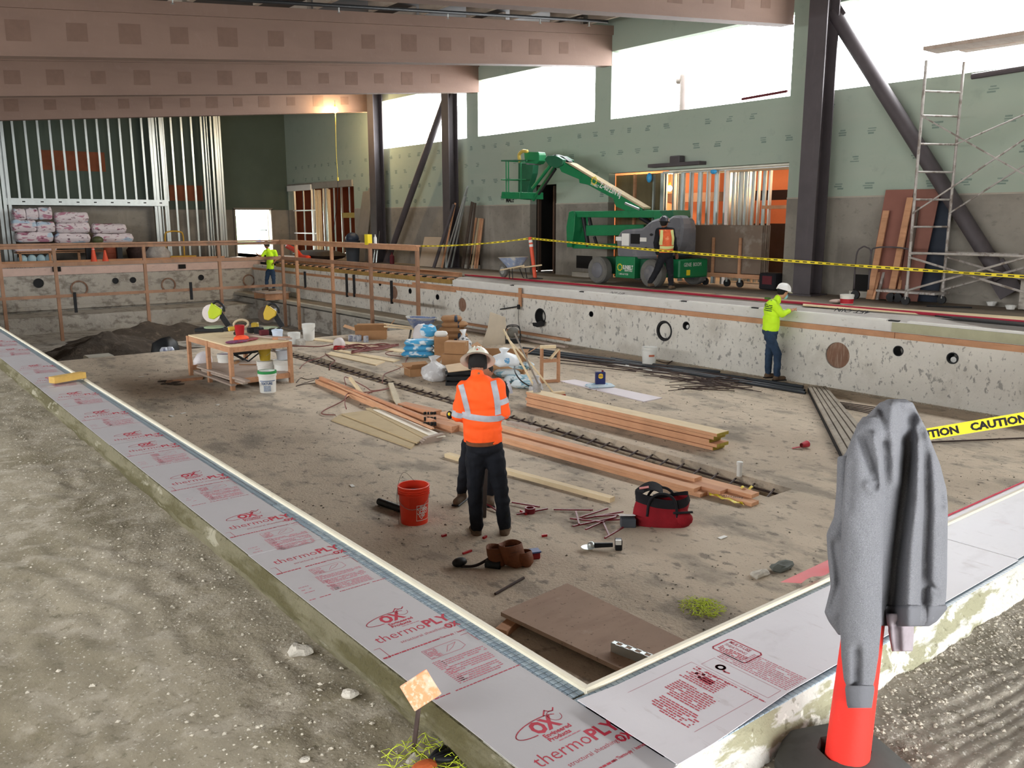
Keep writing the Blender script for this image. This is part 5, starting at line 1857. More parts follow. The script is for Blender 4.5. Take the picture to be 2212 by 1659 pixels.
part(t, 'wire', MB().tube(curve([PX(1121, 665, PXR - .03), PX(1120, 690, PXR - .02), PX(1124, 715, PXR - .02), PX(1127, 728, PXR - .02)]), .005, 5), black)
struct('wall_writing', text_mb('16', .11, frame(PX(1086, 664, PXR - .004), (0, -1, 0), (0, 0, 1)), bold=.01), ink, parent=pool_r)
single('rubber_flap', 'black rubber flap hanging out of the large dark pipe opening', 'rubber', MB().prism([PX(x, y, PXR - .05) for x, y in ((1153, 697), (1162, 697), (1172, 692), (1179, 696), (1176, 704), (1164, 707), (1155, 704))], (-.05, 0, 0)), black, bevel=.006)
# ================================================================ PEOPLE
def W(px, py, d):
    """point on the sight line of a pixel at forward distance d"""
    r = ray(px, py)
    return V((0, 0, EYE)) + r * (d / r.dot(FWD))


skin_m = M('skin', '8a5a42', .6, var=.06, vs=12)
skin_l = M('lighter_skin', 'b98a6c', .6, var=.06, vs=12)
hair_m = M('black_hair', '14110f', .8, var=.2, vs=40)
hivis_o = M('hi_vis_orange', 'ff5a1c', .75, var=.05, vs=5, bump=.15, bs=90)
hivis_y = M('hi_vis_yellow', 'c8f52a', .75, var=.05, vs=5, bump=.15, bs=90)
reflect = M('reflective_tape', 'a5a6ad', .45, var=.12, vs=18)
denim_d = M('black_denim', '0d1018', .85, var=.25, vs=7, bump=.2, bs=80)
denim_b = M('blue_denim', '2a3c52', .85, var=.25, vs=7, bump=.2, bs=80)
blackfab = M('black_clothes', '15161b', .85, var=.25, vs=7)
boot_m = M('dusty_brown_boot', '5f4d3c', .8, var=.25, vs=10, bump=.3)
hat_w = M('white_hard_hat', 'd5d0bf', .35, var=.05, vs=8)
hat_d = M('dark_hard_hat', '3d3f45', .35, var=.1, vs=8)


def cap(mb, a, b, ra, rb, n=12):
    a, b = V(a), V(b)
    mb.tube([a, b], [ra, rb], n)
    mb.ell(a, (ra,) * 3, n, 8)
    mb.ell(b, (rb,) * 3, n, 8)


def wrinkle(amp, f, s):
    return lambda p: amp * (noise.noise(V((p.x * f, p.y * f, p.z * f * 1.6 + s))) + .4 * noise.noise(V((p.x * f * 2.7, p.y * f * 2.7, p.z * f * 2.2 + s))))


def oriented(f):
    f = V(f).normalized()
    r = f.cross(V((0, 0, 1))).normalized()
    return Matrix((r, f, V((0, 0, 1)))).transposed()


def hand(mb, wr, dr, side, s=1.0):
    """palm and five bent fingers; dr: way the hand points, side: way the thumb lies"""
    dr, side = V(dr).normalized(), V(side).normalized()
    up = dr.cross(side).normalized()
    pc = V(wr) + dr * .05 * s
    R3 = Matrix((dr, side, up)).transposed()
    mb.ell(pc, (.05 * s, .04 * s, .018 * s), 10, 8, R3)
    for k in range(4):
        o = pc + dr * .035 * s + side * (.027 - .019 * k) * s
        L = (.07, .078, .072, .056)[k] * s
        a = o + dr * L * .45 - up * .004
        b = a + (dr * .8 - up * .6) * L * .33
        c = b + (dr * .4 - up * .9) * L * .25
        mb.tube([o, a, b, c], [.0095 * s, .009 * s, .0082 * s, .0065 * s], 7)
    o = V(wr) + dr * .02 * s + side * .028 * s
    mb.tube([o, o + (dr * .5 + side * .8) * .035 * s, o + (dr * .9 + side * .55) * .06 * s - up * .01], [.012 * s, .010 * s, .0075 * s], 7)


def person(label, J, face, shirt, pants, s=1.0, skin=skin_m, sleeve=True, seed=0, boots=boot_m, hem=None, vx=.013, headup=None):
    """J: world joints; face: horizontal way the chest looks"""
    f = V(face).normalized()
    root = (J['anL'] + J['anR']) / 2
    root.z = min(J['anL'].z, J['anR'].z) - .09 * s
    T = thing('person', label, 'person', root)
    R3 = oriented(f)
    hf = V(J.get('headface', f)).normalized()
    H3 = oriented(hf) if abs(hf.z) < .05 else Matrix((hf.cross(V((0, 0, 1))).normalized(), hf, hf.cross(V((0, 0, 1))).normalized().cross(hf) * 1)).transposed()
    chest, pelvis, neck, head = J['chest'], J['pelvis'], J['neck'], J['head']
    B = MB()
    ax = (neck - pelvis).normalized()
    # continuous body
    B.ell(head, (.075 * s, .095 * s, .115 * s), 16, 12, H3)
    B.ell(head + hf * .02 * s - H3.col[2] * .055 * s, (.055 * s, .065 * s, .06 * s), 12, 8, H3)
    B.ell(head + hf * .098 * s - H3.col[2] * .015 * s, (.012 * s, .018 * s, .024 * s), 8, 6, H3)
    for sx in (-1, 1):
        B.ell(head + H3.col[0] * sx * .078 * s - H3.col[2] * .01 * s, (.010 * s, .02 * s, .032 * s), 8, 6, H3)
    cap(B, neck, head - H3.col[2] * .05 * s, .058 * s, .052 * s)
    cap(B, J['shL'], J['shR'], .055 * s, .055 * s)
    B.ell(chest, (.15 * s, .095 * s, .17 * s), 14, 10, R3)
    B.ell(pelvis, (.15 * s, .10 * s, .13 * s), 14, 10, R3)
    cap(B, chest, pelvis, .11 * s, .11 * s)
    for k in 'LR':
        cap(B, J['sh' + k], J['el' + k], .046 * s, .038 * s)
        cap(B, J['el' + k], J['wr' + k], .037 * s, .027 * s)
        cap(B, J['hip' + k], J['kn' + k], .075 * s, .052 * s)
        cap(B, J['kn' + k], J['an' + k], .05 * s, .036 * s)
    body = blob(B, vx, 4)
    hm_ = MB()
    for k, sd_ in (('L', -1), ('R', 1)):
        d = J.get('hand' + k, (J['wr' + k] - J['el' + k]))
        hand(hm_, J['wr' + k], d, R3.col[0] * -sd_ + V((0, 0, .3)), s)
    part(T, 'body', join(body, hm_), skin, smooth=True)
    # eyes and mouth sit on the face
    E_ = MB()
    for sx in (-1, 1):
        E_.ell(head + hf * .088 * s + H3.col[0] * sx * .032 * s + H3.col[2] * .012 * s, (.012 * s, .008 * s, .007 * s), 8, 6, H3)
    part(T, 'eye', E_, blackfab, kind='stuff')
    part(T, 'mouth', MB().ell(head + hf * .082 * s - H3.col[2] * .062 * s, (.024 * s, .008 * s, .006 * s), 8, 6, H3), M('lips', '7a4438', .6) if 'lips' not in bpy.data.materials else bpy.data.materials['lips'])
    hr = MB().ell(head - hf * .02 * s + H3.col[2] * .02 * s, (.085 * s, .095 * s, .108 * s), 14, 10, H3)
    part(T, 'hair', hr, hair_m, smooth=True)
    # shirt
    S = MB()
    q = 1.0
    cap(S, J['shL'], J['shR'], .078 * s, .078 * s)
    cap(S, neck - ax * .03 * s, neck + (head - neck) * .12, .075 * s, .062 * s)
    S.ell(chest, (.195 * s, .135 * s, .2 * s), 16, 12, R3)
    lo = hem if hem else pelvis + ax * .04
    mid = (chest + lo) / 2
    S.ell(mid, (.18 * s, .13 * s, .16 * s), 16, 12, R3)
    for t_ in (0, .35, .7, 1):
        c_ = mid.lerp(lo, t_)
        vs_ = MB().lathe((0, 0, 0), [(.172 * s, -.035), (.178 * s, .035)], 20, scale=(1, .74))
        for v in vs_.v:
            v.xyz = c_ + R3 @ v
        S = join(S, vs_)
    for k in 'LR':
        cap(S, J['sh' + k], J['el' + k], .072 * s, .058 * s)
        if sleeve:
            w_ = J['el' + k].lerp(J['wr' + k], .92)
            cap(S, J['el' + k], w_, .057 * s, .042 * s)
    shirt_mb = blob(S, vx * .9, 3, wrinkle(.011 * s, 9, seed))
    so = part(T, 'shirt', shirt_mb, shirt, smooth=True)
    # trousers
    P = MB()
    P.ell(pelvis + ax * .0, (.172 * s, .125 * s, .11 * s), 16, 10, R3)
    for t_ in (0, .5):
        c_ = pelvis.lerp(lo, t_ * .8)
        vs_ = MB().lathe((0, 0, 0), [(.165 * s, -.04), (.16 * s, .05)], 20, scale=(1, .74))
        for v in vs_.v:
            v.xyz = c_ + R3 @ v
        P = join(P, vs_)
    for k in 'LR':
        cap(P, J['hip' + k], J['kn' + k], .098 * s, .072 * s)
        cap(P, J['kn' + k], J['an' + k] + V((0, 0, .03)), .07 * s, .062 * s)
    part(T, 'trousers', blob(P, vx * .9, 3, wrinkle(.010 * s, 11, seed + 5)), pants, smooth=True)
    for k in 'LR':
        d = V(J.get('toe' + k, f)).normalized()
        b = MB()
        a_ = J['an' + k]
        fl = a_ - V((0, 0, .09 * s))
        cap(b, a_ - V((0, 0, .0)), fl + V((0, 0, .05 * s)), .052 * s, .05 * s)
        cap(b, fl + V((0, 0, .045 * s)) - d * .03 * s, fl + V((0, 0, .04 * s)) + d * .15 * s, .045 * s, .042 * s)
        bb_ = blob(b, .010, 3)
        for v in bb_.v:
            v.z = max(v.z, fl.z + .002)
        bo_ = part(T, 'boot', bb_, boots, smooth=True)
        so_ = MB()
        for q0, q1 in ((-.075, .19),):
            so_.beam(fl + d * q0 * s + V((0, 0, .010)), fl + d * q1 * s + V((0, 0, .010)), .088 * s, .02)
        part(bo_, 'sole', so_, black, bevel=.006)
    return T, shirt_mb, H3, hf


def bvh(mb):
    return BVHTree.FromPolygons([tuple(p) for p in mb.v], [f for f in mb.f])


def wrap_ring(bv, c, axis, rad, wd, a0=0, a1=360, n=40, m_=3, off=.004):
    """a band of cloth laid round a body: ray-cast inwards towards the axis"""
    axis = V(axis).normalized()
    u = axis.orthogonal().normalized()
    w_ = axis.cross(u)
    out = MB()

    def f(s_, t):
        a = math.radians(a0 + (a1 - a0) * s_)
        d = u * math.cos(a) + w_ * math.sin(a)
        o = V(c) + axis * wd * (t - .5)
        h = bv.ray_cast(o + d * rad, -d, rad)
        return (h[0] + d * off) if h[0] is not None else o + d * rad * .5
    out.grid(n, m_, f)
    return out


def wrap_strip(bv, pts, wd, cast, off=.004, n=30, far=1.0):
    """a strip following pts (world), pushed onto the body along cast"""
    cast = V(cast).normalized()
    P = curve(pts, 8)

    def f(s_, t):
        x = s_ * (len(P) - 1)
        i = min(int(x), len(P) - 2)
        p = P[i].lerp(P[i + 1], x - i)
        d = (P[i + 1] - P[i]).normalized()
        q = p + d.cross(cast).normalized() * wd * (t - .5)
        h = bv.ray_cast(q - cast * far, cast, far * 2)
        return (h[0] - cast * off) if h[0] is not None else q
    return MB().grid(n, 3, f)


# --- the man in the orange shirt
d0 = (PZ(1058, 1154, 0)).dot(FWD) + .02
J = dict(head=W(1032, 786, d0 + .10), neck=W(1031, 812, d0 + .02), chest=W(1037, 855, d0), pelvis=W(1046, 962, d0),
         shL=W(1003, 838, d0), shR=W(1073, 834, d0), elL=W(989, 898, d0 + .0), elR=W(1090, 893, d0 + .0), wrL=W(1012, 905, d0 + .24), wrR=W(1068, 903, d0 + .24),
         hipL=W(1027, 985, d0), hipR=W(1068, 985, d0), knL=W(1026, 1068, d0 + .03), knR=W(1082, 1066, d0 + .03),
         anL=W(1028, 1142, d0), anR=W(1089, 1140, d0), toeL=FWD * 1 - RGT * .25, toeR=FWD + RGT * .15,
         headface=(FWD * .8 - V((0, 0, .55))), handL=FWD + RGT * .3, handR=FWD - RGT * .3)
T_, sh, H3, hf = person('man in an orange high-visibility shirt, dark jeans and a cream hard hat standing with his back to the viewer', J, FWD, hivis_o, denim_d, 1.0, seed=2, hem=W(1043, 946, d0), vx=.011)
T_['label'] = 'man seen from behind in orange reflective shirt, dark jeans and cream full-brim hard hat'
bv = bvh(sh)
st = [wrap_strip(bv, [W(996, 828, d0), W(1003, 850, d0), W(1010, 880, d0), W(1013, 897, d0)], .052, FWD),
      wrap_strip(bv, [W(1066, 820, d0), W(1072, 848, d0), W(1075, 870, d0), W(1076, 892, d0)], .052, FWD)]
for m in st:
    part(T_, 'reflective_stripe', m, reflect, smooth=True)
part(T_, 'reflective_band', wrap_ring(bv, W(1043, 897, d0), V((0, 0, 1)) + RGT * .1, .34, .055, n=60), reflect, smooth=True)
for k, c in (('L', .62), ('R', .62)):
    a, b = J['sh' + k], J['el' + k]
    c_ = a.lerp(b, .93 if k == 'L' else .55)
    part(T_, 'sleeve_band', wrap_ring(bv, c_, b - a, .125, .05, n=26), reflect, smooth=True)
part(T_, 'leather_belt', MB().lathe(W(1045, 952, d0), [(.172, -.018), (.175, .018)], 30, scale=(1, .8), cap=False), leather, smooth=True)
ax = H3.col[2]


def hardhat(T, head, H3, s, mat, brim=.05, full=True, inner=black, tilt=0):
    up, fw, rt = H3.col[2].copy(), H3.col[1].copy(), H3.col[0].copy()
    if tilt:
        Rm = Matrix.Rotation(tilt, 3, rt)
        up, fw = Rm @ up, Rm @ fw
    Q = Matrix((rt, fw, up)).transposed()
    c = head + up * .045 * s
    rx, ry, rz = .112 * s, .135 * s, .115 * s
    pr = []
    m = MB()

    def f(u, v):
        a = u * 2 * math.pi
        if v < .75:
            t = v / .75
            e = math.pi / 2 * (1 - t)
            k = 1 + (.03 if abs(math.sin(a * 1)) < .2 else 0)
            return c + Q @ V((rx * math.cos(e) * math.cos(a), ry * math.cos(e) * math.sin(a), rz * math.sin(e) * k))
        t = (v - .75) / .25
        g = brim * (1 if full else max(.12, math.sin(a)))
        return c + Q @ V(((rx + g * t) * math.cos(a), (ry + g * t) * math.sin(a), -.012 * t))
    m.grid(32, 16, f)
    m.grid(32, 16, lambda u, v: f(u, v) - up * .004)
    part(T, 'hard_hat', m, mat, smooth=True)
    m = MB()
    for k in range(3):
        x = (k - 1) * .03 * s
        m.tube([c + Q @ V((x, ry * math.sin(t) * .96, rz * math.cos(t) * 1.0 + .002)) for t in [(-1.2 + 2.4 * i / 10) for i in range(11)]], .005 * s, 5)
    hh = [o for o in T.children if o.name.startswith('hard_hat')][-1]
    part(hh, 'ridge', m, mat, smooth=True, kind='stuff')
    return c, Q


c_, Q = hardhat(T_, J['head'], H3, 1.0, hat_w, brim=.048, full=True)
part(T_, 'headband', MB().lathe(J['head'] - V((0, 0, .02)), [(.085, -.02), (.088, .03)], 20, cap=False), black, smooth=True)
part(T_, 'hat_badge', MB().ell(c_ + Q @ V((0, -.126, .035)), (.01, .006, .013), 8, 6), M('red_badge', 'b0391f', .6))

# --- the man behind him
d1 = d0 + .9
J = dict(head=W(1048, 802, d1 - .1), neck=W(1056, 828, d1), chest=W(1058, 866, d1), pelvis=W(1036, 950, d1 + .1),
         shL=W(1086, 838, d1), shR=W(1022, 846, d1), elL=W(1086, 888, d1 - .1), elR=W(1005, 900, d1 - .1), wrL=W(1060, 900, d1 - .3), wrR=W(1030, 905, d1 - .3),
         hipL=W(1050, 962, d1 + .05), hipR=W(1015, 962, d1 + .05), knL=W(1056, 1015, d1), knR=W(1004, 1015, d1),
         anL=W(1057, 1068, d1), anR=W(997, 1065, d1), toeL=-FWD + RGT * .1, toeR=-FWD - RGT * .35, headface=-FWD * .8 - V((0, 0, .5)))
T2, sh, H3, hf = person('second worker in black, facing the man in orange and mostly hidden behind him', J, -FWD, blackfab, denim_d, .96, seed=12, hem=W(1040, 930, d1 + .05))
part(T2, 'reflective_stripe', wrap_strip(bvh(sh), [W(1096, 822, d1), W(1102, 838, d1), W(1105, 850, d1)], .03, FWD, n=10), reflect, smooth=True)
# the timber they are working on
tt = thing('upright_timber', 'dark upright timber standing between the legs of the two men', 'lumber', PZ(1042, 1130, 0) + FWD * .25)
a = PZ(1040, 1132, 0) + FWD * .2
part(tt, 'timber', MB().beam(a, W(1048, 930, a.dot(FWD) + .08), .07, .05, up=FWD), M('dark_timber', '3a302b', .8, var=.2, vs=3))
t = thing('tape_measure', 'black and yellow tape measure at the left elbow of the man in orange', 'tape measure', W(970, 896, d0 + .05))
part(t, 'case', MB().ell(W(971, 896, d0 + .05), (.03, .03, .038), 10, 8), black, smooth=True)
part(t, 'badge', MB().ell(W(970, 894, d0 + .02), (.012, .012, .016), 8, 6), yt)

# --- the man in the lime shirt at the wall
d2 = PZ(1675, 820, 0).dot(FWD) - .28
RF = (RGT * .95 + FWD * .3).normalized()
J = dict(head=W(1692, 633, d2), neck=W(1680, 648, d2), chest=W(1669, 673, d2), pelvis=W(1664, 718, d2),
         shL=W(1672, 658, d2 + .17), shR=W(1668, 658, d2 - .17), elL=W(1690, 682, d2 + .17), elR=W(1690, 681, d2 - .20), wrL=W(1705, 672, d2 + .12), wrR=W(1706, 674, d2 - .05),
         hipL=W(1668, 728, d2 + .09), hipR=W(1662, 728, d2 - .09), knL=W(1661, 768, d2 + .10), knR=W(1680, 768, d2 - .09),
         anL=W(1659, 808, d2 + .12), anR=W(1678, 814, d2 - .1), toeL=RF, toeR=RF, headface=(RF * .9 - V((0, 0, .28))), handL=RF, handR=RF + V((0, 0, .3)))
T3, sh, H3, hf = person('man in lime shirt, blue jeans and white hard hat working at the pool edge', J, RF, hivis_y, denim_b, .98, skin=skin_l, seed=5, hem=W(1665, 712, d2))
hardhat(T3, J['head'], H3, .98, M('bright_white_hat', 'eceae6', .3, var=0), brim=.05, full=False)
part(T3, 'face_mask', MB().ell(J['head'] + hf * .075 - H3.col[2] * .055, (.055, .038, .052), 10, 8, H3), M('blue_face_mask', '8fc0cc', .7), smooth=True)
bk = bvh(sh)
lt = join(*[wrap_strip(bk, [W(1652, 646 + k * 4.2, d2), W(1666, 647 + k * 4.2, d2)], .02 if k else .04, FWD + RGT * .2, n=8, off=.006) for k in (0, 3, 4, 5, 6)])
part(T3, 'shirt_print', lt, M('dark_print', '4a6a2a', .7), kind='stuff')

# --- the worker with the orange vest beside the lift
d3 = PZ(1430, 627, DK).dot(FWD)
ff = (FWD * .8 + RGT * .5).normalized()
J = dict(head=W(1436, 483, d3), neck=W(1437, 495, d3), chest=W(1440, 515, d3), pelvis=W(1438, 552, d3),
         shL=W(1424, 500, d3), shR=W(1452, 500, d3 - .05), elL=W(1417, 526, d3 - .03), elR=W(1458, 526, d3), wrL=W(1422, 550, d3 + .1), wrR=W(1462, 548, d3 + .15),
         hipL=W(1430, 560, d3), hipR=W(1446, 560, d3), knL=W(1418, 590, d3), knR=W(1449, 592, d3),
         anL=W(1405, 613, d3), anR=W(1450, 618, d3 - .03), toeL=ff, toeR=ff, headface=ff - V((0, 0, .1)))
T4, sh, H3, hf = person('worker in dark clothes with an orange and yellow safety vest walking past the green lift', J, ff, blackfab, blackfab, .97, seed=8)
hardhat(T4, J['head'], H3, .97, hat_d, brim=.04, full=False)
bk = bvh(sh)
vest = MB()
vest.grid(14, 12, lambda u, v: W(1425 + 30 * u + 1.5 * math.sin(v * 3), 497 + 50 * v, d3 - .5))
vv = []
for p in vest.v:
    c = (V(p) - V((0, 0, EYE))).normalized()
    h = bk.ray_cast(V((0, 0, EYE)), c)
    vv.append((h[0] - c * .012) if h[0] is not None else V(p) + c * .42)
vest.v = vv
vmat = M('orange_vest', 'd9643a', .8, var=.12, vs=12, layers=[('noise', 14, .58, .62, 'e8a070', .7)])
part(T4, 'safety_vest', vest, vmat, smooth=True)
for k, pts in enumerate(([(1429, 498), (1428, 515), (1427, 530)], [(1450, 498), (1452, 515), (1452, 530)], [(1425, 535), (1440, 536), (1456, 534)])):
    ps = [W(x, y, d3) for x, y in pts]
    part(T4, 'vest_stripe', wrap_strip(bk, ps, .06, FWD, off=.03, n=12), M('lime_stripe', 'cfd08a', .6) if k == 0 else bpy.data.materials['lime_stripe'], smooth=True)

# --- the worker at the far corner of the pool
d4 = 31.0
ff = -RGT * .6 - FWD * .4
J = dict(head=W(577, 528, d4), neck=W(580, 538, d4), chest=W(584, 552, d4), pelvis=W(585, 580, d4),
         shL=W(574, 542, d4), shR=W(595, 542, d4), elL=W(566, 553, d4 - .1), elR=W(600, 557, d4), wrL=W(558, 548, d4 - .3), wrR=W(592, 566, d4 - .2),
         hipL=W(580, 586, d4), hipR=W(590, 586, d4), knL=W(577, 603, d4), knR=W(592, 603, d4),
         anL=W(577, 620, d4), anR=W(592, 621, d4), toeL=ff, toeR=ff)
T5, sh, H3, hf = person('distant worker in a yellow shirt leaning on the far corner of the guard rail', J, ff, hivis_y, denim_b, .95, seed=9, sleeve=False, vx=.02)
part(T5, 'cap', MB().ell(J['head'] + V((0, 0, .05)), (.11, .12, .1), 12, 8), hat_d, smooth=True)

q = W(585, 627, d4)
T_ = thing('work_platform', 'low plank platform under the distant worker at the far corner', 'platform', (q.x, q.y, .07))
part(T_, 'plank', MB().bb((q.x - .45, q.y - .6, q.z - .05), (q.x + .5, q.y + .6, q.z - .005)), ply)
for s in (-.5, .5):
    part(T_, 'block', MB().bb((q.x - .4, q.y + s - .06, .06), (q.x + .45, q.y + s + .06, q.z - .05)), form_wood)

# ================================================================ THE ORANGE POST AND THE SWEATSHIRT
D_ = 2.29
red_post = M('red_orange_post', 'e8342a', .5, var=.06, vs=5, layers=[('noise', 40, .62, .7, 'c9463c', .4)], bump=.05)
T_ = thing('delineator_post', 'large red-orange tubular post on a dark rubber base, carrying the grey sweatshirt', 'post', W(1822, 1700, D_))
pb, pt = W(1821, 1695, D_), W(1908, 1010, D_ + .03)
pb.z = DZ + .03
part(T_, 'tube', MB().tube([pb, pb.lerp(pt, .5), pt], [.064, .056, .047], 32), red_post, smooth='auto')
bc = V((pb.x, pb.y, DZ + .01)) - FWD * -.02
m = MB().lathe(bc, [(.2, 0), (.2, .03), (.17, .055), (.08, .075), (.075, .06), (.075, 0)], 8, scale=(1, 1), cap=False)
part(T_, 'rubber_base', m, M('dusty_black_rubber', '4a4945', .85, var=.2, vs=6, layers=[('noise', 12, .5, .65, '3c3a36', .6)]), smooth='auto')

knit = M('grey_heather_fleece', '69696c', .95, var=.05, vs=12, layers=[('noise', 260, .5, .62, '54545a', .5, 2), ('noise', 420, .55, .62, '8a8a90', .4, 2)], bump=.12, bs=300)
# silhouette of the main fall of cloth: (py, left px, right px, thickness in m)
SIL = [(868, 1915, 1958, .03), (872, 1900, 1972, .05), (885, 1888, 1978, .062), (905, 1868, 1988, .075), (930, 1848, 2001, .085), (965, 1833, 2014, .095), (1005, 1815, 2030, .10),
       (1060, 1812, 2044, .108), (1100, 1815, 2047, .11), (1143, 1815, 2046, .11), (1200, 1822, 2045, .11), (1260, 1830, 2044, .11), (1300, 1840, 2042, .108),
       (1325, 1850, 2035, .104), (1345, 1870, 2020, .10), (1352, 1880, 2005, .095)]


def interp(tab, v):
    x = v * (len(tab) - 1)
    i = min(int(x), len(tab) - 2)
    t = x - i
    return [a * (1 - t) + b * t for a, b in zip(tab[i], tab[i + 1])]


def segd(p, pts):
    best, bt = 1e9, 0
    n = len(pts) - 1
    for i in range(n):
        a, b = pts[i], pts[i + 1]
        ab = (b[0] - a[0], b[1] - a[1])
        l2 = ab[0] ** 2 + ab[1] ** 2
        t = max(0, min(1, ((p[0] - a[0]) * ab[0] + (p[1] - a[1]) * ab[1]) / l2))
        d = math.hypot(p[0] - a[0] - ab[0] * t, p[1] - a[1] - ab[1] * t)
        if d < best:
            best, bt = d, (i + t) / n
    return best, bt


FOLDS = [([(1966, 905), (1962, 960), (1954, 1050), (1936, 1180), (1922, 1300), (1918, 1345)], -.055, 17), ([(1990, 930), (1998, 1000), (2000, 1100), (1996, 1200), (1994, 1300)], -.026, 9),
         ([(1984, 960), (1980, 1080), (1968, 1180), (1962, 1330)], .022, 15), ([(2018, 990), (2024, 1100), (2022, 1250), (2015, 1340)], .014, 14),
         ([(1925, 880), (1922, 930), (1930, 990), (1935, 1040)], .018, 12), ([(1945, 880), (1950, 960)], -.012, 6), ([(1905, 885), (1898, 915), (1905, 960)], -.02, 7),
         ([(2006, 1268), (2027, 1286)], -.02, 6), ([(2034, 1075), (2036, 1095)], -.035, 7), ([(1895, 900), (1875, 930), (1850, 945)], .02, 10)]


def body(side):
    def f(u, v):
        py, l, r, th = interp(SIL, v)
        px = l + (r - l) * u
        s_ = 2 * u - 1
        e = math.sqrt(max(0, 1 - abs(s_) ** 2.6))
        dep = th * e
        if side < 0:
            for pts, a, w_ in FOLDS:
                d, t = segd((px, py), pts)
                dep += 1.5 * a * math.exp(-(d / w_) ** 2) * min(1, e * 2)
            dep += .006 * noise.noise(V((px * .03, py * .012, 0))) * e
        return W(px, py, D_ + side * dep)
    return f


C_ = MB()


def bodyf(u, v):
    a = u * 2 * math.pi
    c_, s_ = math.cos(a), math.sin(a)
    U = .5 - .5 * (abs(c_) ** .8) * (1 if c_ > 0 else -1)
    return body(-1 if s_ >= 0 else 1)(U, v)


C_.grid(180, 150, bodyf)
C_.prism([bodyf(i / 180, 0) for i in range(180)], (0, 0, .004))
C_.prism([bodyf(i / 180, 1) for i in range(180)], (0, 0, -.004))


def limb(rows, nu=40, nv=60, folds=(), center=0):
    """rows: (py, left, right, centre depth offset, half thickness)"""
    def f(u, v):
        py, l, r, cd, th = interp(rows, v)
        a = u * 2 * math.pi
        x = (l + r) / 2 + (r - l) / 2 * math.cos(a)
        y = cd - th * math.sin(a)
        if math.sin(a) > 0:
            for pts, am, w_ in folds:
                d, t = segd((x, py), pts)
                y -= 1.5 * am * math.exp(-(d / w_) ** 2) * math.sin(a)
            y += .004 * noise.noise(V((x * .04, py * .02, 5)))
        return W(x, py, D_ + y)
    m = MB()
    m.grid(nu, nv, f)
    m.prism([f(i / nu, 0) for i in range(nu)], (0, 0, .003))
    m.prism([f(i / nu, 1) for i in range(nu)], (0, 0, -.003))
    return m


sleeve_f = limb([(925, 1850, 1900, -.09, .03), (950, 1838, 1905, -.10, .04), (1000, 1826, 1908, -.11, .045), (1100, 1818, 1908, -.115, .05), (1250, 1815, 1905, -.115, .05), (1350, 1813, 1903, -.11, .05),
                 (1420, 1815, 1896, -.10, .045), (1470, 1820, 1888, -.095, .038), (1484, 1826, 1884, -.092, .034), (1490, 1825, 1885, -.092, .037), (1527, 1829, 1880, -.09, .034)],
                folds=[([(1888, 940), (1900, 1000), (1903, 1070)], .022, 8), ([(1860, 945), (1872, 985), (1893, 1050)], -.025, 7), ([(1849, 1405), (1848, 1480)], -.022, 7), ([(1872, 1050), (1893, 1070)], .012, 7), ([(1838, 1000), (1832, 1100)], -.008, 7)])
flap = limb([(990, 1808, 1840, -.02, .03), (1060, 1806, 1845, -.02, .05), (1120, 1800, 1845, -.02, .06), (1155, 1784, 1845, -.02, .065), (1200, 1786, 1845, -.02, .065), (1270, 1793, 1845, -.03, .065),
             (1325, 1779, 1840, -.03, .06), (1345, 1788, 1840, -.03, .055), (1372, 1808, 1835, -.04, .04)], folds=[([(1800, 1180), (1812, 1260), (1790, 1320)], -.02, 9)])
cuff2 = limb([(1330, 1912, 1975, -.05, .035), (1352, 1914, 1974, -.05, .035), (1358, 1918, 1972, -.05, .03), (1363, 1916, 1973, -.05, .034), (1408, 1924, 1970, -.05, .032)], folds=[([(1935, 1350), (1938, 1405)], -.02, 6)])
hood = limb([(905, 1862, 1902, -.07, .03), (920, 1850, 1908, -.085, .035), (938, 1846, 1912, -.095, .036), (950, 1850, 1914, -.09, .03)], nv=20)
raw = join(C_, sleeve_f, flap, hood)
sweat = blob(raw, .0055, 2)
# the hem rib: a shallow step near the lower edge of the body
T_ = thing('sweatshirt', 'grey heather sweatshirt hung over the red-orange post', 'sweatshirt', W(1925, 1120, D_))
part(T_, 'body', sweat, knit, smooth=True)
part(T_, 'hanging_cuff', blob(cuff2, .005, 1), M('pinkish_fleece_inside', '8e8488', .95, var=.1, vs=30), smooth=True)
hemr = limb([(1312, 1904, 2044, -.0, .118), (1317, 1903, 2046, -.0, .124), (1346, 1912, 2022, -.0, .116), (1354, 1916, 2008, -.0, .106)], nu=80, nv=14,
            folds=[([(1925, 1300), (1922, 1360)], -.05, 12), ([(1995, 1300), (1990, 1360)], -.026, 8), ([(1962, 1300), (1962, 1360)], .022, 14)])
rib = M('ribbed_fleece', '626266', .95, var=.05, vs=14, bump=.15, bs=200)
part(T_, 'hem_rib', blob(hemr, .0055, 1), rib, smooth=True)
cf = limb([(1486, 1824, 1886, -.092, .040), (1492, 1823, 1887, -.092, .041), (1526, 1827, 1882, -.09, .038), (1530, 1829, 1881, -.09, .036)], nv=10)
part(T_, 'cuff', cf, rib, smooth=True)

# caution tape from behind the sweatshirt to the right
a, b = PZ(1990, 952, .62), PZ(2260, 905, .62)
a, b = W(1985, 944, 4.2), W(2300, 893, 3.9)
t = thing('caution_tape', 'broad yellow CAUTION tape running out of the frame at the right', 'tape', a)
m = ribbon_strip(a, b, .062, (0, 0, 1), n=30)
part(t, 'tape', m, yt, smooth=True)
dr = (b - a).normalized()
L_ = (b - a).length
tx = []
x = -.06
while x < L_:
    c = text_mb('CAUTION', .052, frame(a + dr * x + V((0, 0, -.019)) - FWD * .002, dr, V((0, 0, 1)) + dr * .25), bold=.045, squash=1.05)
    tx.append(c)
    x += .30
part(t, 'lettering', join(*tx), ink, kind='stuff')
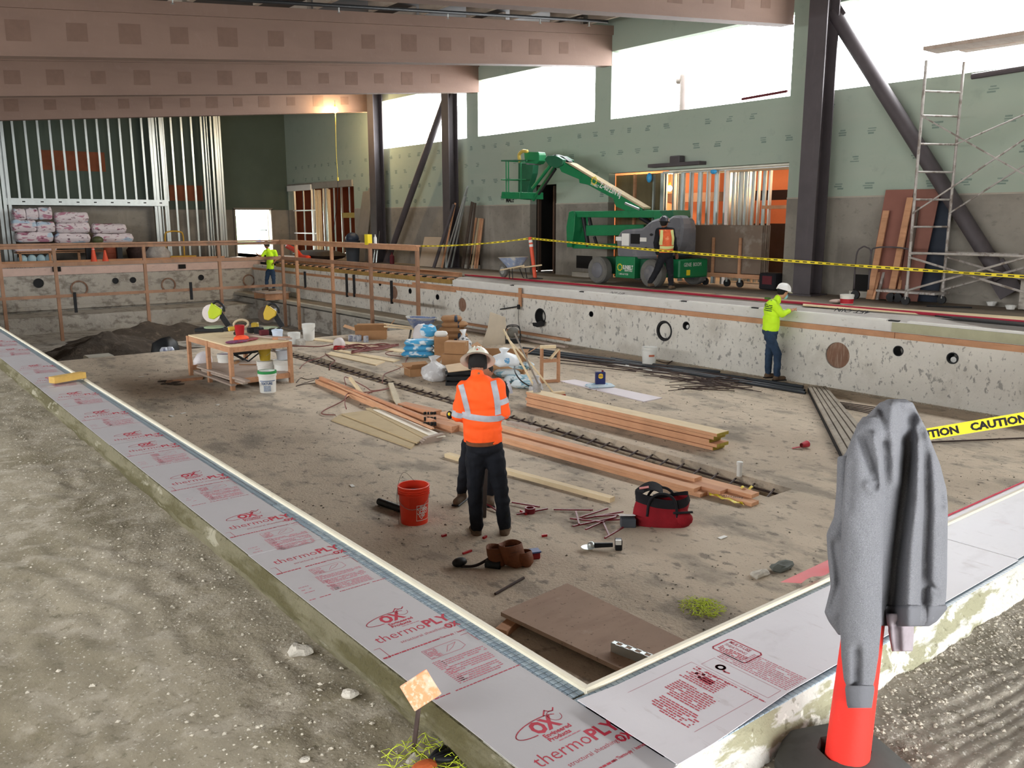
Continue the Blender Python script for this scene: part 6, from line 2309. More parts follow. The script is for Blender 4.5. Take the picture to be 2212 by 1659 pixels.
# ================================================================ WINDOW SIDE DECK
single('supply_hose', 'long red hose lying along the edge of the gutter', 'hose', MB().tube(curve([(PXR + .52 + .012 * math.sin(k * 1.9), 19.6 - k * 1.6, 1.352) for k in range(14)], 4), .026, 8), red_hose, smooth=True)
slab('plywood_strip', 'long pale plywood strip on the deck behind the red hose', 'plywood', [(1735, 655), (2240, 690), (2240, 699), (1735, 661)], DK - .018, .018, pale_wood)
single('painted_gap_shade', 'dark strip painted as shade under the lifted plywood strip at the right', 'mat', MB().prism([PZ(x, y, DK + .003) for x, y in ((2020, 684), (2240, 699), (2240, 708), (2060, 690))], (0, 0, -.02)), black)  # black strip painted in for the shaded gap below the plywood
for k, (a, b) in enumerate(((19.0, 15.5), (15.3, 11.2), (11.0, 9.0))):
    single('edge_plank', ['sandy plank on the deck edge, farthest of three', 'sandy plank on the deck edge beside the walking worker', 'sandy plank on the deck edge behind the man in lime'][k], 'plank',
           MB().bb((PXR + .66, b, DK - .02), (PXR + .9, a, DK + .008)), M('sandy_plank', 'b79f80', .85, var=.12, vs=2) if k == 0 else bpy.data.materials['sandy_plank'])

# --- room behind the wide doorway
m = MB()
m.bb((22.6, 8, DK - .05), (22.9, 19, 4.6))
m.bb((16.36, 17.2, DK - .05), (22.8, 17.35, 4.6))
m.bb((18.0, 8.0, DK - .05), (22.8, 8.15, 4.6))
struct('room_wall', m, redbrown, label='orange insulated walls of the room behind the wide doorway')
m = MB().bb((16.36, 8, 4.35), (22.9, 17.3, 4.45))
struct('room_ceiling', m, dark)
struct('room_dado', MB().bb((22.5, 8, DK), (22.62, 17, 2.3)), M('brown_dado', '6a4434', .9, var=.2))
struct('room_board', MB().bb((19.4, 12.0, DK), (19.5, 17.2, 2.75)).bb((19.3, 8.2, 3.35), (19.4, 17.2, 3.6)), M('dark_brown_board', '3f2e28', .9, var=.3, vs=1.5))
stud_me = MB()
stud_me.bb((-.045, -.02, 0), (.045, -.016, 1))
stud_me.bb((-.045, -.02, 0), (-.041, .02, 1))
stud_me.bb((.041, -.02, 0), (.045, .02, 1))
SME = stud_me.mesh('stud', alu)
SMEW = MB().bb((-.045, -.02, 0), (.045, .02, 1)).mesh('stud', pale_wood)


def stud(T, x, y, z0, z1, rz=0, me=None, tilt=0, w=1):
    o = link('stud', me or SME, T)
    inv = ROOTINV[T.name]
    o.location = inv @ V((x, y, z0))
    o.rotation_euler = (0, tilt, rz)
    o.scale = (w, w, z1 - z0)
    return o


T_ = thing('stud_partition', 'bright galvanised stud partition in the wide doorway', 'stud wall', (16.6, 14, DK))
for k, px in enumerate((1415, 1438, 1458, 1476, 1494, 1513, 1531, 1549, 1569)):
    y = PX(px, 430, 16.5).y
    stud(T_, 16.5, y, DK, 3.97, rz=math.pi / 2 * (k % 2), w=1.25)
for k, px in enumerate((1464, 1470, 1578, 1586, 1594, 1600, 1606, 1612, 1620, 1628, 1640, 1652, 1664)):
    y = PX(px, 430, 17.6).y
    stud(T_, 17.6, y, DK, 4.2, rz=math.pi / 2 * (k % 2))
part(T_, 'top_track', MB().bb((16.42, 11.0, 3.97), (16.6, 14.8, 4.03)), alu)
part(T_, 'door_header', MB().bb((17.5, 11.2, 3.1), (17.7, 12.6, 3.18)), form_wood)
part(T_, 'end_stud', MB().bb((16.38, 11.0, DK), (16.5, 11.12, 3.98)), alu)
single('roof_film', 'pale board ceiling strip over the wide doorway', 'panel', MB().bb((16.2, 11.0, 3.99), (17.6, 14.4, 4.03)), M('bright_soffit', 'd8d4c4', .8))
T_ = thing('wood_partition', 'brown boarded partition at the left of the wide doorway', 'panel', (16.5, 15.6, DK))
part(T_, 'board', MB().bb((16.5, 14.75, DK), (16.54, 16.5, 4.0)), M('dark_tan_board', '6e6248', .85, var=.2, vs=1.2, layers=[('noise', (9, 9, .6), .5, .7, '53492f', .5)]))
part(T_, 'edge_post', MB().bb((16.42, 14.74, DK), (16.5, 14.86, 4.0)), alu)
part(T_, 'middle_post', MB().bb((16.44, 15.75, DK), (16.5, 15.82, 4.0)), form_wood)
for k, px in enumerate((1404, 1543)):
    p = PX(px, 385 if k == 0 else 372, 16.35)
    single('blue_tape_roll', ['blue plastic bundle at the left top of the stud partition', 'blue plastic loop hanging at the top middle of the wide doorway'][k], 'plastic', MB().ell(p, (.05, .09, .12 if k == 0 else .06), 10, 8), M('bright_blue_plastic', '3f9fd8', .35, var=.2, vs=14) if k == 0 else bpy.data.materials['bright_blue_plastic'], smooth=True)
bulb_m = M('lit_bulb', 'ffe0a8', .5, var=0, emit=25)
bulb_o = M('lit_bulb_orange', 'ffb060', .5, var=0, emit=15)


def bulb(label, p, power, mat, cordlen=.4, r=.05, below=0):
    t = thing('work_light', label, 'lamp', p)
    part(t, 'bulb', MB().ell(p, (r, r, r * 1.2), 12, 10), mat, smooth=True)
    part(t, 'socket', MB().tube([p + V((0, 0, r)), p + V((0, 0, r + .09))], .025, 8), yt)
    part(t, 'cord', MB().tube([p + V((0, 0, r + .08)), p + V((0, 0, r + .08 + cordlen))], .006, 5), black)
    if below:
        part(t, 'hanging_cord', MB().tube(curve([p + V((0, -.03, -.05)), p + V((-.02, 0, -below * .5)), p + V((.0, 0, -below))]), .014, 5), M('yellow_cord', 'a8943c', .6))
        part(t, 'plug', MB().tube([p + V((0, 0, -below)), p + V((0, 0, -below - .12))], .03, 6), M('yellow_plug', 'c9b44a', .6))
        part(t, 'lower_cord', MB().tube(curve([p + V((0, 0, -below - .1)), p + V((-.06, 0, -below - .8)), p + V((-.1, .3, -below - 1.9))]), .01, 5), black)
    l = lamp(p - V((0, 0, r + .08)), power, r=r)
    return t


p = PX(1448, 408, 18.4)
bulb('warm bulb burning behind the stud partition in the wide doorway', p, 50, bulb_o, .3, .07)
lamp((20.5, 11.8, 4.0), 45, (1, .62, .35), .3, 'room_light')
lamp((20.0, 15.2, 4.0), 18, (1, .6, .33), .3, 'room_light')
p = PY(726, 236, 27.7)
bulb('lit bulb with a long yellow cord hanging down from the farthest beam', p, 25, bulb_m, .15, .085, below=2.25)
p = PY(820, 248, 28.12)
bulb('lit bulb at the top of the farthest steel column', p, 25, bulb_m, .2, .085)
# cart with sheets in the wide doorway
T_ = thing('sheet_cart', 'flat cart on black casters loaded with upright grey-brown sheets in the wide doorway', 'cart', PZ(1560, 610, DK))
c0, c1 = PX(1452, 590, 16.05), PX(1645, 590, 16.05)
dust = M('dusty_panel', '766658', .85, var=.12, vs=1.5, layers=[('noise', 2.2, .55, .7, 'a09a90', .6, 7)])
for k in range(6):
    x = 16.02 + k * .045
    o = part(T_, 'sheet', MB().bb((x, c1.y - .012 * (k % 3), 1.66), (x + .03, c0.y, 2.72 + .01 * (k % 2))), dust)
part(T_, 'deck', MB().bb((15.92, c1.y - .05, 1.56), (16.32, c0.y + .2, 1.65)), form_wood)
for y in (c1.y + .5, c1.y + 1.25):
    part(T_, 'upright', MB().bb((15.95, y, 1.6), (15.99, y + .06, 2.45)), form_wood)
for px in (1525, 1572, 1600):
    q = PZ(px, 612, DK)
    q.x = 15.98 if px != 1525 else 15.96
    q.y = PX(px, 604, q.x).y
    w_ = part(T_, 'caster', MB().lathe((q.x - .03, q.y, DK + .085), [(.05, -.0), (.085, .0), (.085, .05), (.05, .05)], 16, 'x'), black, smooth='auto')
    part(w_, 'caster_fork', MB().box((q.x, q.y, DK + .16), (.07, .05, .1)), alu)
T_ = thing('tool_case', 'dark red and black case on the floor at the right jamb of the wide doorway', 'case', PZ(1658, 626, DK))
q = PZ(1655, 628, DK)
part(T_, 'case', MB().bb((q.x, q.y - .22, DK), (q.x + .4, q.y + .2, DK + .36)), blackcloth, bevel=.03)
part(T_, 'red_front', MB().bb((q.x - .01, q.y - .14, DK + .12), (q.x + .02, q.y + .1, DK + .3)), M('dull_red', '5c1f26', .7))
poly_bag('round black bag at the right jamb of the wide doorway', (16.45, 10.95, DK + .72), .2, .38, 31, mat=black, knot=False)
single('painted_daylight_strip', 'white strip painted as daylight in the right corner of the wide doorway', 'paper', MB().bb((16.9, 10.75, DK), (16.93, 11.2, 3.0)), white_m)  # white strip stands in for daylight beside the jamb
# horn and cable tray over the doorway
T_ = thing('wall_hood', 'dark box on a ledge above the wide doorway', 'box', PX(1460, 355, 16.0))
a, b = PX(1407, 360, 15.95), PX(1518, 357, 15.95)
part(T_, 'ledge', MB().bb((15.85, b.y, a.z - .04), (16.1, a.y, a.z + .04)), steel_col)
a, b = PX(1451, 357, 15.95), PX(1473, 337, 15.95)
part(T_, 'box', MB().bb((15.88, b.y, a.z), (16.1, a.y, b.z)), steel_col, bevel=.02)
# narrow dark doorway
m = MB()
m.bb((16.36, 18.1, DK), (19, 18.2, 4))
m.bb((16.36, 19.9, DK), (19, 20.0, 4))
m.bb((18.9, 18.1, DK), (19, 20, 4))
m.bb((16.36, 18.1, 3.9), (19, 20, 4))
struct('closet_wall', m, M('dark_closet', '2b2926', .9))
T_ = thing('door_framing', 'dark timber framing inside the narrow doorway behind the lift basket', 'frame', (16.3, 19, DK))
for y in (18.5, 18.62, 18.8, 19.5):
    part(T_, 'post', MB().bb((16.2 if y < 18.7 else 16.35, y, DK), (16.3 if y < 18.7 else 16.45, y + .06, 3.8)), form_wood if y == 18.8 else M('dark_brown_timber', '4a3a30', .85) if 'dark_brown_timber' not in bpy.data.materials else bpy.data.materials['dark_brown_timber'])
struct('wall_writing', text_mb('MALE', .2, frame(PX(1094, 437, XW - .008), (0, -1, 0), (0, 0, 1)), bold=.02, squash=.8), ink, parent=gw)
# --- second opening in the right wall beyond the last column
m = MB()
m.bb((20.5, 29, DK - .05), (20.7, 37, 4.4))
m.bb((16.36, 29, DK), (20.6, 29.1, 4.4))
m.bb((16.36, 36.9, DK), (20.6, 37.0, 4.4))
struct('room_wall', m, M('rust_insulation', '7a3f28', .85, var=.15, vs=1), label='rust-coloured walls of the far room behind the stud partition')
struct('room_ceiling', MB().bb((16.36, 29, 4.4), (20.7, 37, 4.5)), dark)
lamp((18.6, 31.2, 4.1), 15, (1, .66, .36), .2, 'room_light')
T_ = thing('stud_partition', 'dim stud partition closing the far opening beyond the last steel column', 'stud wall', (16.3, 33, DK))
for k, px in enumerate((592, 597, 601, 608, 611, 621, 624, 629, 640, 659, 677, 682, 702, 707, 711, 725, 741, 758)):
    stud(T_, 16.3, PX(px, 470, 16.3).y, DK, 4.15, rz=math.pi / 2 * (k % 2), w=.9)
for px in (687, 693, 713):
    stud(T_, 16.25, PX(px, 470, 16.25).y, DK, 4.1, me=SMEW, w=1.5)
part(T_, 'header', MB().bb((16.05, 30.4, 4.15), (16.35, 36.4, 4.4)), wall_grey)
a, b = PX(627, 412, 16.1), PX(677, 402, 16.1)
part(T_, 'white_lintel', MB().bb((15.98, b.y, a.z), (16.1, a.y, a.z + .23)), white_m)
for z_ in (3.25, 2.28):
    part(T_, 'cross_track', MB().bb((16.22, b.y, z_), (16.3, a.y, z_ + .05)), white_m)
part(T_, 'yellow_brace', MB().bb((16.2, PX(770, 470, 16.2).y, 2.95), (16.28, PX(741, 470, 16.2).y, 3.15)), M('yellow_timber', '9a8440', .8))
for px in (601, 624, 628, 677):
    part(T_, 'door_jamb', MB().bb((16.2, PX(px, 470, 16.2).y - .03, DK), (16.28, PX(px, 470, 16.2).y + .03, 3.3)), M('white_metal', 'dfe3e2', .4) if 'white_metal' not in bpy.data.materials else bpy.data.materials['white_metal'])

# --- articulated lift
grn = M('lift_green_paint', '1a7446', .4, var=.08, vs=3, layers=[('noise', 5, .58, .7, '145c38', .6)])
grn_d = M('lift_dark_green', '1f5a3e', .5, var=.12)
grey_c = M('grey_plastic_cover', '67676b', .5, var=.08, vs=3, layers=[('noise', 4, .55, .7, '8d8a84', .5)])
LX = 15.1
LF = thing('boom_lift', 'green articulated boom lift with a grey turret cover and a work basket', 'lift', (15.15, 14.1, DK))


def lpoly(name, px, x0, x1, mat, bevel=.012, T=LF):
    xm = (x0 + x1) / 2 if x0 > LX - .5 and abs(x1 - x0) < .5 else x0
    pts = [PX(a, b, xm) for a, b in px]
    return part(T, name, MB().prism([V((x0, p.y, p.z)) for p in pts], (x1 - x0, 0, 0)), mat, bevel=bevel)


lpoly('main_boom', [(1213, 352), (1228, 351), (1398, 452), (1395, 470), (1340, 447), (1335, 430), (1280, 400), (1262, 396), (1261, 388), (1223, 372)], LX - .15, LX + .15, grn)
lpoly('boom_cap', [(1228, 350), (1240, 353), (1400, 449), (1398, 453)], LX - .12, LX + .12, M('tan_rail', 'b09f80', .7), 0)
lpoly('boom_knuckle', [(1190, 345), (1196, 337), (1214, 337), (1230, 346), (1228, 358), (1215, 364), (1198, 358)], LX - .2, LX + .2, grn_d)
lpoly('hose_guard', [(1196, 338), (1205, 334), (1222, 339), (1236, 350), (1228, 352), (1214, 344)], LX - .08, LX + .08, black)
for dx, p, q, r in ((-.12, (1200, 345), (1152, 407), .05), (.12, (1207, 352), (1153, 432), .05), (0, (1202, 365), (1165, 420), .035)):
    part(LF, 'jib_bar', MB().tube([PX(p[0], p[1], LX + dx), PX(q[0], q[1], LX + dx)], r, 8), grn if dx else black, smooth='auto')
lpoly('lower_boom_upper_arm', [(1246, 457), (1420, 455), (1452, 457), (1452, 472), (1250, 470)], LX - .16, LX + .16, grn)
lpoly('lower_boom_middle_arm', [(1275, 487), (1400, 486), (1400, 509), (1275, 510)], LX - .14, LX + .14, grn)
lpoly('lower_boom_low_arm', [(1244, 528), (1340, 527), (1340, 539), (1246, 537)], LX - .14, LX + .14, grn)
lpoly('end_link', [(1245, 458), (1252, 456), (1258, 466), (1256, 500), (1250, 534), (1240, 534), (1239, 490)], LX - .24, LX + .24, grn)
lpoly('tower_link', [(1416, 456), (1453, 455), (1454, 474), (1430, 484), (1412, 478)], LX - .26, LX + .26, grn)
lpoly('counterweight_plate', [(1424, 456), (1454, 455), (1456, 470), (1440, 476)], LX - .3, LX + .3, grn_d)
for p, q, r in (((1261, 468), (1272, 534), .055), ((1274, 470), (1278, 488), .045), ((1352, 440), (1395, 458), .04), ((1385, 470), (1410, 486), .06), ((1285, 512), (1290, 528), .04)):
    part(LF, 'hydraulic_cylinder', MB().tube([PX(p[0], p[1], LX - .1), PX(q[0], q[1], LX - .1)], r, 10), black, smooth='auto')
part(LF, 'bright_rod', MB().tube([PX(1352, 440, LX - .18), PX(1382, 453, LX - .18)], .03, 8), alu, smooth='auto')
# basket
bx0, bx1 = LX - .42, LX + .42
lpoly('basket_floor', [(1085, 414), (1124, 415), (1124, 430), (1083, 429)], bx0, bx1, grn)
for x in (bx0, bx1):
    for px in (1095, 1100, 1127):
        part(LF, 'basket_post', MB().tube([PX(px, 349, x), PX(px, 416, x)], .018, 6), grn)
    part(LF, 'basket_rail', MB().tube([PX(1085, 347, x), PX(1140, 347, x)], .02, 6), grn_d)
    part(LF, 'basket_rail', MB().tube([PX(1084, 388, x), PX(1138, 388, x)], .016, 6), grn)
for py in (347, 388):
    part(LF, 'basket_rail', MB().tube([PX(1088, py, bx0), V((bx1, PX(1088, py, bx0).y, PX(1088, py, bx0).z))], .02, 6), grn)
lpoly('basket_back', [(1127, 352), (1160, 352), (1158, 375), (1150, 400), (1144, 432), (1126, 430)], LX + .1, LX + .3, grn_d)
lpoly('control_box', [(1141, 328), (1172, 329), (1174, 335), (1174, 348), (1168, 355), (1143, 352)], LX - .2, LX + .05, grn)
lpoly('box_underside', [(1143, 349), (1172, 350), (1163, 357), (1145, 356)], LX - .18, LX + .05, grey_c)
part(LF, 'yellow_guard', MB().tube(curve([PX(1125, 350, LX - .3), PX(1123, 335, LX - .3), PX(1130, 327, LX - .3), PX(1141, 327, LX - .3)]), .045, 8), M('dull_yellow', 'b9a04a', .6), smooth=True)
# turret
lpoly('turret_cover', [(1333, 556), (1331, 520), (1336, 505), (1346, 497), (1388, 494), (1398, 484), (1410, 476), (1424, 472), (1440, 474), (1444, 500), (1442, 552), (1420, 560), (1345, 560)], 14.6, 15.6, grey_c, .05)
tc = MB()
tc.prism([V((14.65, PX(x, y, 14.65).y, PX(x, y, 14.65).z)) for x, y in ((1440, 476), (1455, 466), (1472, 468), (1476, 490), (1470, 530), (1458, 552), (1442, 552))], (.32, 0, 0))
part(LF, 'engine_cover', tc, grey_c, bevel=.05)
for px, py in ((1408, 508), (1396, 538)):
    q = PX(px, py, 14.585)
    part(LF, 'cover_latch', MB().ell(q, (.012, .05, .03), 10, 6), black)
a = PX(1363, 506, 14.57)
b = PX(1381, 528, 14.57)
part(LF, 'ground_controls', MB().bb((14.58, b.y, b.z), (14.61, a.y, a.z)), dark)
for (x0, y0, x1, y1) in ((1332, 512, 1344, 521), (1345, 505, 1360, 532), (1384, 514, 1398, 523)):
    a, b = PX(x0, y0, 14.585), PX(x1, y1, 14.585)
    part(LF, 'decal', MB().bb((14.575, b.y, b.z), (14.60, a.y, a.z)), white_m)
# chassis
part(LF, 'chassis', MB().bb((14.72, 13.25, DK + .22), (15.75, 15.15, DK + .62)), grn_d, bevel=.02)
a, b = PX(1332, 563, 14.55), PX(1372, 600, 14.55)
part(LF, 'side_panel', MB().bb((14.53, b.y, DK + .16), (14.74, a.y, DK + .66)), grn, bevel=.01)
part(LF, 'axle_box', MB().bb((14.9, 12.85, DK + .2), (15.9, 13.3, DK + .62)), grn, bevel=.03)
part(LF, 'turntable', MB().lathe((15.1, 14.1, DK + .6), [(.36, 0), (.36, .12), (.3, .14)], 20), black)
for wx, wy in ((14.45, 14.92), (14.45, 13.2), (15.85, 14.92), (15.85, 13.2)):
    o_ = -.13 if wx < 15 else -.1
    wm = MB().lathe((wx + o_, wy, DK + .32), [(.18, .02), (.29, .0), (.32, .04), (.32, .2), (.29, .24), (.18, .22)], 26, 'x')
    wo = part(LF, 'wheel', wm, rubber, smooth='auto')
    part(wo, 'wheel_rim', MB().lathe((wx + o_, wy, DK + .32), [(.0, -.012), (.16, -.006), (.185, .01), (.19, .04)], 20, 'x'), grey_c, smooth='auto')
q = PX(1292, 398, LX - .152)
tx = text_mb('Z-40/23N RJ', .2, frame(PX(1296, 405, LX - .156), PX(1337, 425, LX - .156) - PX(1296, 405, LX - .156), V((0, 0, 1))), bold=.02, squash=.75)
part(LF, 'boom_lettering', tx, white_m, kind='stuff')


def sunlogo(c, r, word, size, x):
    m = MB()
    for k in range(10):
        a = k * .628
        o_ = V((x, c.y + r * .8 * math.cos(a), c.z + r * .8 * math.sin(a)))
        m.prism([o_ + V((0, -math.sin(a) * .3 * r, math.cos(a) * .3 * r)), o_ + V((0, math.sin(a) * .3 * r, -math.cos(a) * .3 * r)), o_ + V((0, math.cos(a) * .5 * r, math.sin(a) * .5 * r))], (.003, 0, 0))
    part(LF, 'sun_emblem', m, yt, kind='stuff')


sunlogo(PX(1340, 578, 14.525), .075, '', .1, 14.52)
sunlogo(PX(1285, 391, LX - .156), .09, '', .1, LX - .158)
part(LF, 'side_lettering', join(text_mb('SUNBELT', .13, frame(PX(1346, 582, 14.522), (0, -1, 0), (0, 0, 1)), bold=.03, squash=.62), text_mb('RENTALS', .06, frame(PX(1350, 587, 14.522), (0, -1, 0), (0, 0, 1)), bold=.02),
                                text_mb('1-800-667-9328', .06, frame(PX(1337, 594, 14.522), (0, -1, 0), (0, 0, 1)), squash=.8)), white_m, kind='stuff')
part(LF, 'front_lettering', text_mb('GENIE  BOOM', .12, frame(V((15.05, 12.845, DK + .46)), (1, 0, 0), (0, 0, 1)), squash=.8), white_m, kind='stuff')
part(LF, 'front_label', MB().bb((15.15, 12.84, DK + .26), (15.27, 12.85, DK + .38)), yt)
dd_ = PX(1302, 405, LX - .156) - PX(1278, 394, LX - .156)
part(LF, 'boom_badge', text_mb('SUNBELT', .09, frame(PX(1277, 399, LX - .156), dd_, V((0, 0, 1))), bold=.02, squash=.8), white_m, kind='stuff')

# --- delineator and the tape
dp = PZ(1157, 603, DK)
T_ = thing('delineator_post', 'slim orange delineator post with white bands standing by the narrow doorway', 'post', dp)
tp = V((dp.x - .06, dp.y + .14, DK + 1.07))
od = M('delineator_orange', 'e35a3c', .5, var=.05)
part(T_, 'tube', MB().tube([dp, tp], .05, 14), od, smooth='auto')
for k in (.80, .9):
    part(T_, 'white_band', MB().tube([dp.lerp(tp, k - .03), dp.lerp(tp, k + .03)], .052, 14, cap=False), white_m, smooth=True)
part(T_, 'foot', MB().lathe(dp, [(.2, 0), (.2, .02), (.08, .04)], 8), black)


def long_tape(label, a, b, sag, wd=.06):
    t = thing('caution_tape', label, 'tape', a)
    m = MB()

    def f(u, v):
        c = a.lerp(b, u) - V((0, 0, sag * 4 * u * (1 - u)))
        an = .5 * math.sin(u * 40) + 1.2
        return c + V((math.cos(an) * .5, 0, math.sin(an))) * wd * (v - .5)
    m.grid(140, 1, f)
    part(t, 'tape', m, yt, smooth=True)
    k = MB()
    n = int((b - a).length / .16)
    for i in range(n):
        u0, u1 = (i + .2) / n, (i + .75) / n
        p0, p1 = f(u0, .28), f(u1, .28)
        q0, q1 = f(u0, .72), f(u1, .72)
        e = V((-.004, -.002, 0))
        k.add([p0 + e, p1 + e, q1 + e, q0 + e], [(0, 1, 2, 3)])
    part(t, 'lettering', k, M('tape_print', '4a4420', .6) if 'tape_print' not in bpy.data.materials else bpy.data.materials['tape_print'], kind='stuff')


ta = tp - V((0, 0, .03))
long_tape('caution tape stretched from the wooden guard rail to the slim orange post', PX(800, 526, 12.3), ta, .12, .045)
long_tape('caution tape stretched from the slim orange post across the lift to the right edge', ta, PX(2250, 604, 13.0), .05, .048)

# --- second wheelbarrow
wb = PZ(1112, 602, DK)
wheelbarrow((wb.x, wb.y, DK), math.pi * .47, 'pale blue wheelbarrow parked on the deck left of the slim orange post', M('pale_blue_steel', '8f9cb5', .6, var=.2, vs=8, layers=[('noise', 8, .55, .62, 'c9c4b8', .8)]))

# --- leaning boards and pipes by the middle column
white_sheet = M('pale_gypsum', 'a89c8e', .9, var=.06, vs=2)
single('gypsum_board', 'pale board leaning on the concrete wall behind the brown leaning pipe', 'board', MB().prism([PZ(905, 574, DK), PZ(958, 578, DK), PX(968, 512, 15.95), PX(918, 511, 15.95)], (.015, 0, 0)), white_sheet)
LN = [((938, 578), (982, 441), 15.45, .10, 'steel_col', 'dark red pipe leaning left of the middle column'), ((955, 578), (985, 438), 15.5, .06, 'form_wood', 'slim brown strip leaning beside the dark red pipe'),
      ((957, 577), (1010, 405), 15.5, .045, 'alu', 'longest bright steel stud leaning on the middle column'), ((966, 578), (1006, 425), 15.5, .06, 'alu', 'grey steel stud leaning on the middle column, second'),
      ((976, 578), (1012, 402), 15.55, .05, 'alu', 'grey steel stud leaning on the middle column, third'), ((963, 578), (974, 478), 15.5, .05, 'alu', 'short steel stud leaning in front of the middle column'),
      ((1000, 579), (1022, 436), 15.7, .13, 'darkw', 'dark brown plank leaning right of the middle column'), ((1012, 580), (1028, 438), 15.7, .08, 'darkw', 'slim dark plank leaning right of the middle column')]
darkw = M('dark_weathered_wood', '4b4038', .85, var=.2, vs=3)
MM = dict(steel_col=steel_col, form_wood=form_wood, alu=alu, darkw=darkw)
for a, b, xt, wd, mt, lab in LN:
    f_ = PZ(a[0], a[1], DK)
    if mt == 'steel_col':
        single('steel_pipe', lab, 'pipe', MB().tube([f_ + V((0, 0, .01)), PX(b[0], b[1], xt)], .055, 12), MM[mt], smooth='auto')
    else:
        leaning('leaning_stud' if mt == 'alu' else 'leaning_plank', lab, 'stud' if mt == 'alu' else 'plank', f_, PX(b[0], b[1], xt), wd, .03, MM[mt])
for k, (a, b) in enumerate((((1012, 579), (1030, 470)), ((1020, 579), (1036, 471)), ((1026, 580), (1040, 471)), ((1031, 580), (1044, 472)))):
    leaning('leaning_board', ['leftmost', 'second', 'third', 'rightmost'][k] + ' of the four golden boards leaning on the concrete wall', 'board', PZ(a[0], a[1], DK), PX(b[0], b[1], 16.02), .075, .03, lumber if k != 1 else pale_wood, group='golden boards leaning on the wall')
# boards by the far column
for k, (a, b, wd, mt) in enumerate((((772, 560), (793, 412), .5, 'g'), ((783, 560), (803, 405), .35, 'g'), ((797, 562), (811, 404), .2, 'd'), ((808, 562), (822, 447), .05, 'a'), ((814, 562), (824, 455), .05, 'a'))):
    f_ = PZ(a[0], a[1], DK)
    f_.x = min(f_.x, 15.6)
    leaning('leaning_board', ['widest grey board leaning left of the farthest column', 'second wide grey board leaning left of the farthest column', 'dark board leaning on the farthest column', 'slim steel stud leaning on the farthest column', 'second slim steel stud leaning on the farthest column'][k],
            'board', V((15.4, PX(a[0], a[1], 15.4).y, DK)), PX(b[0], b[1], 15.95), wd, .03, dict(g=M('grey_board', '77716a', .85, var=.15, vs=2) if k == 0 else bpy.data.materials.get('grey_board'), d=darkw, a=alu)[mt])
p = V((14.9, PX(763, 550, 14.9).y, DK))
T_ = thing('rubbish_bin', 'dark grey rubbish bin standing left of the leaning grey boards', 'bin', p)
part(T_, 'bin', MB().lathe(p, [(.22, 0), (.28, .75), (.3, .78), (.27, .78)], 16), M('dark_grey_bin', '3a3f45', .6), smooth='auto')
part(T_, 'bag', MB().ell(p + V((0, 0, .85)), (.25, .25, .22), 10, 8), M('dark_blue_bag', '27303f', .5), smooth=True)
for k, (px, mt, h, r, lab, nm) in enumerate(((797, yt, .3, .07, 'yellow box on top of the guard rail near the far column', 'yellow_box'), (812, white_pl, .3, .045, 'white bottle standing on the rail by the yellow box', 'bottle'), (847, bpy.data.materials['dull_red'], .4, .08, 'dark red fire extinguisher by the foot of the far brace', 'fire_extinguisher'))):
    p = PX(px, 526, 12.3) if k < 2 else V((15.3, PX(847, 530, 15.3).y, DK + .3))
    q = V((p.x, p.y, 2.15 if k < 2 else DK))
    single(nm, lab, nm.replace('_', ' '), MB().lathe(q, [(r, 0), (r, h * .7), (r * .3, h * .85), (r * .3, h)], 10) if k else MB().box(q + V((0, 0, h / 2)), (.15, .18, h)), mt, smooth='auto')

# --- scaffold tower at the right
SX0, SX1, SY, SY2 = 14.95, 16.0, 7.62, 5.3
sc_m = M('painted_scaffold_tube', 'a6a09a', .55, metal=.3, var=.2, vs=9, layers=[('noise', (6, 6, 3), .52, .58, '6b5e54', .7)])
T_ = thing('scaffold', 'tall mobile scaffold of spattered steel tubes at the right of the deck', 'scaffold', (SX0, SY, DK))
SD = -.32


def sp(i, y, z):
    """point on the scaffold: i = 0 near post line, 1 wall-side post line"""
    return (SX0 + (15.62 - SX0) * i, y + SD * i, z)


for i in (0, 1):
    for y in (SY, SY2):
        part(T_, 'post', MB().tube([sp(i, y, DK + .12), sp(i, y, 5.5)], .026, 8), sc_m, smooth='auto')
for y in (SY, SY2):
    for k, z in enumerate((2.25, 2.72, 3.19, 3.66, 4.13, 4.60, 5.0)):
        part(T_, 'rung', MB().tube([sp(0, y, z), sp(1, y, z)], .018, 6), sc_m)
for i in (0, 1):
    o_ = V((-.04, 0, 0))
    for a, b, r in ((4.6 - .47 * i, 3.2 + 1.8 * i, .015), (2.95, 4.5, .015), (DK + .25, 2.4, .02), (2.2, 1.6, .02), (2.27, 2.27, .02)):
        part(T_, 'brace', MB().tube([V(sp(i, SY, a)) + o_, V(sp(i, SY2, b)) + o_], r, 6), sc_m)
    c = V(sp(i, SY, DK + .075))
    w_ = part(T_, 'caster', MB().lathe(c - V((.03, 0, 0)), [(.04, 0), (.075, 0), (.075, .05), (.04, .05)], 14, 'x'), black)
    part(T_, 'leg_socket', MB().tube([sp(i, SY, DK + .1), sp(i, SY, DK + .35)], .034, 8), sc_m)
part(T_, 'deck_plank', MB().bb((SX0 - .05, SY2 - 2, 5.66), (SX0 + .45, SY + .05, 5.72)), ply)
part(T_, 'deck_plank', MB().bb((SX0 + .5, SY2 - 2, 5.66), (15.7, SY - .3, 5.72)), ply)
part(T_, 'ledger', MB().tube([(SX1, SY - .3, 5.3), (SX1, 4.6, 5.38)], .05, 8), steel_col)
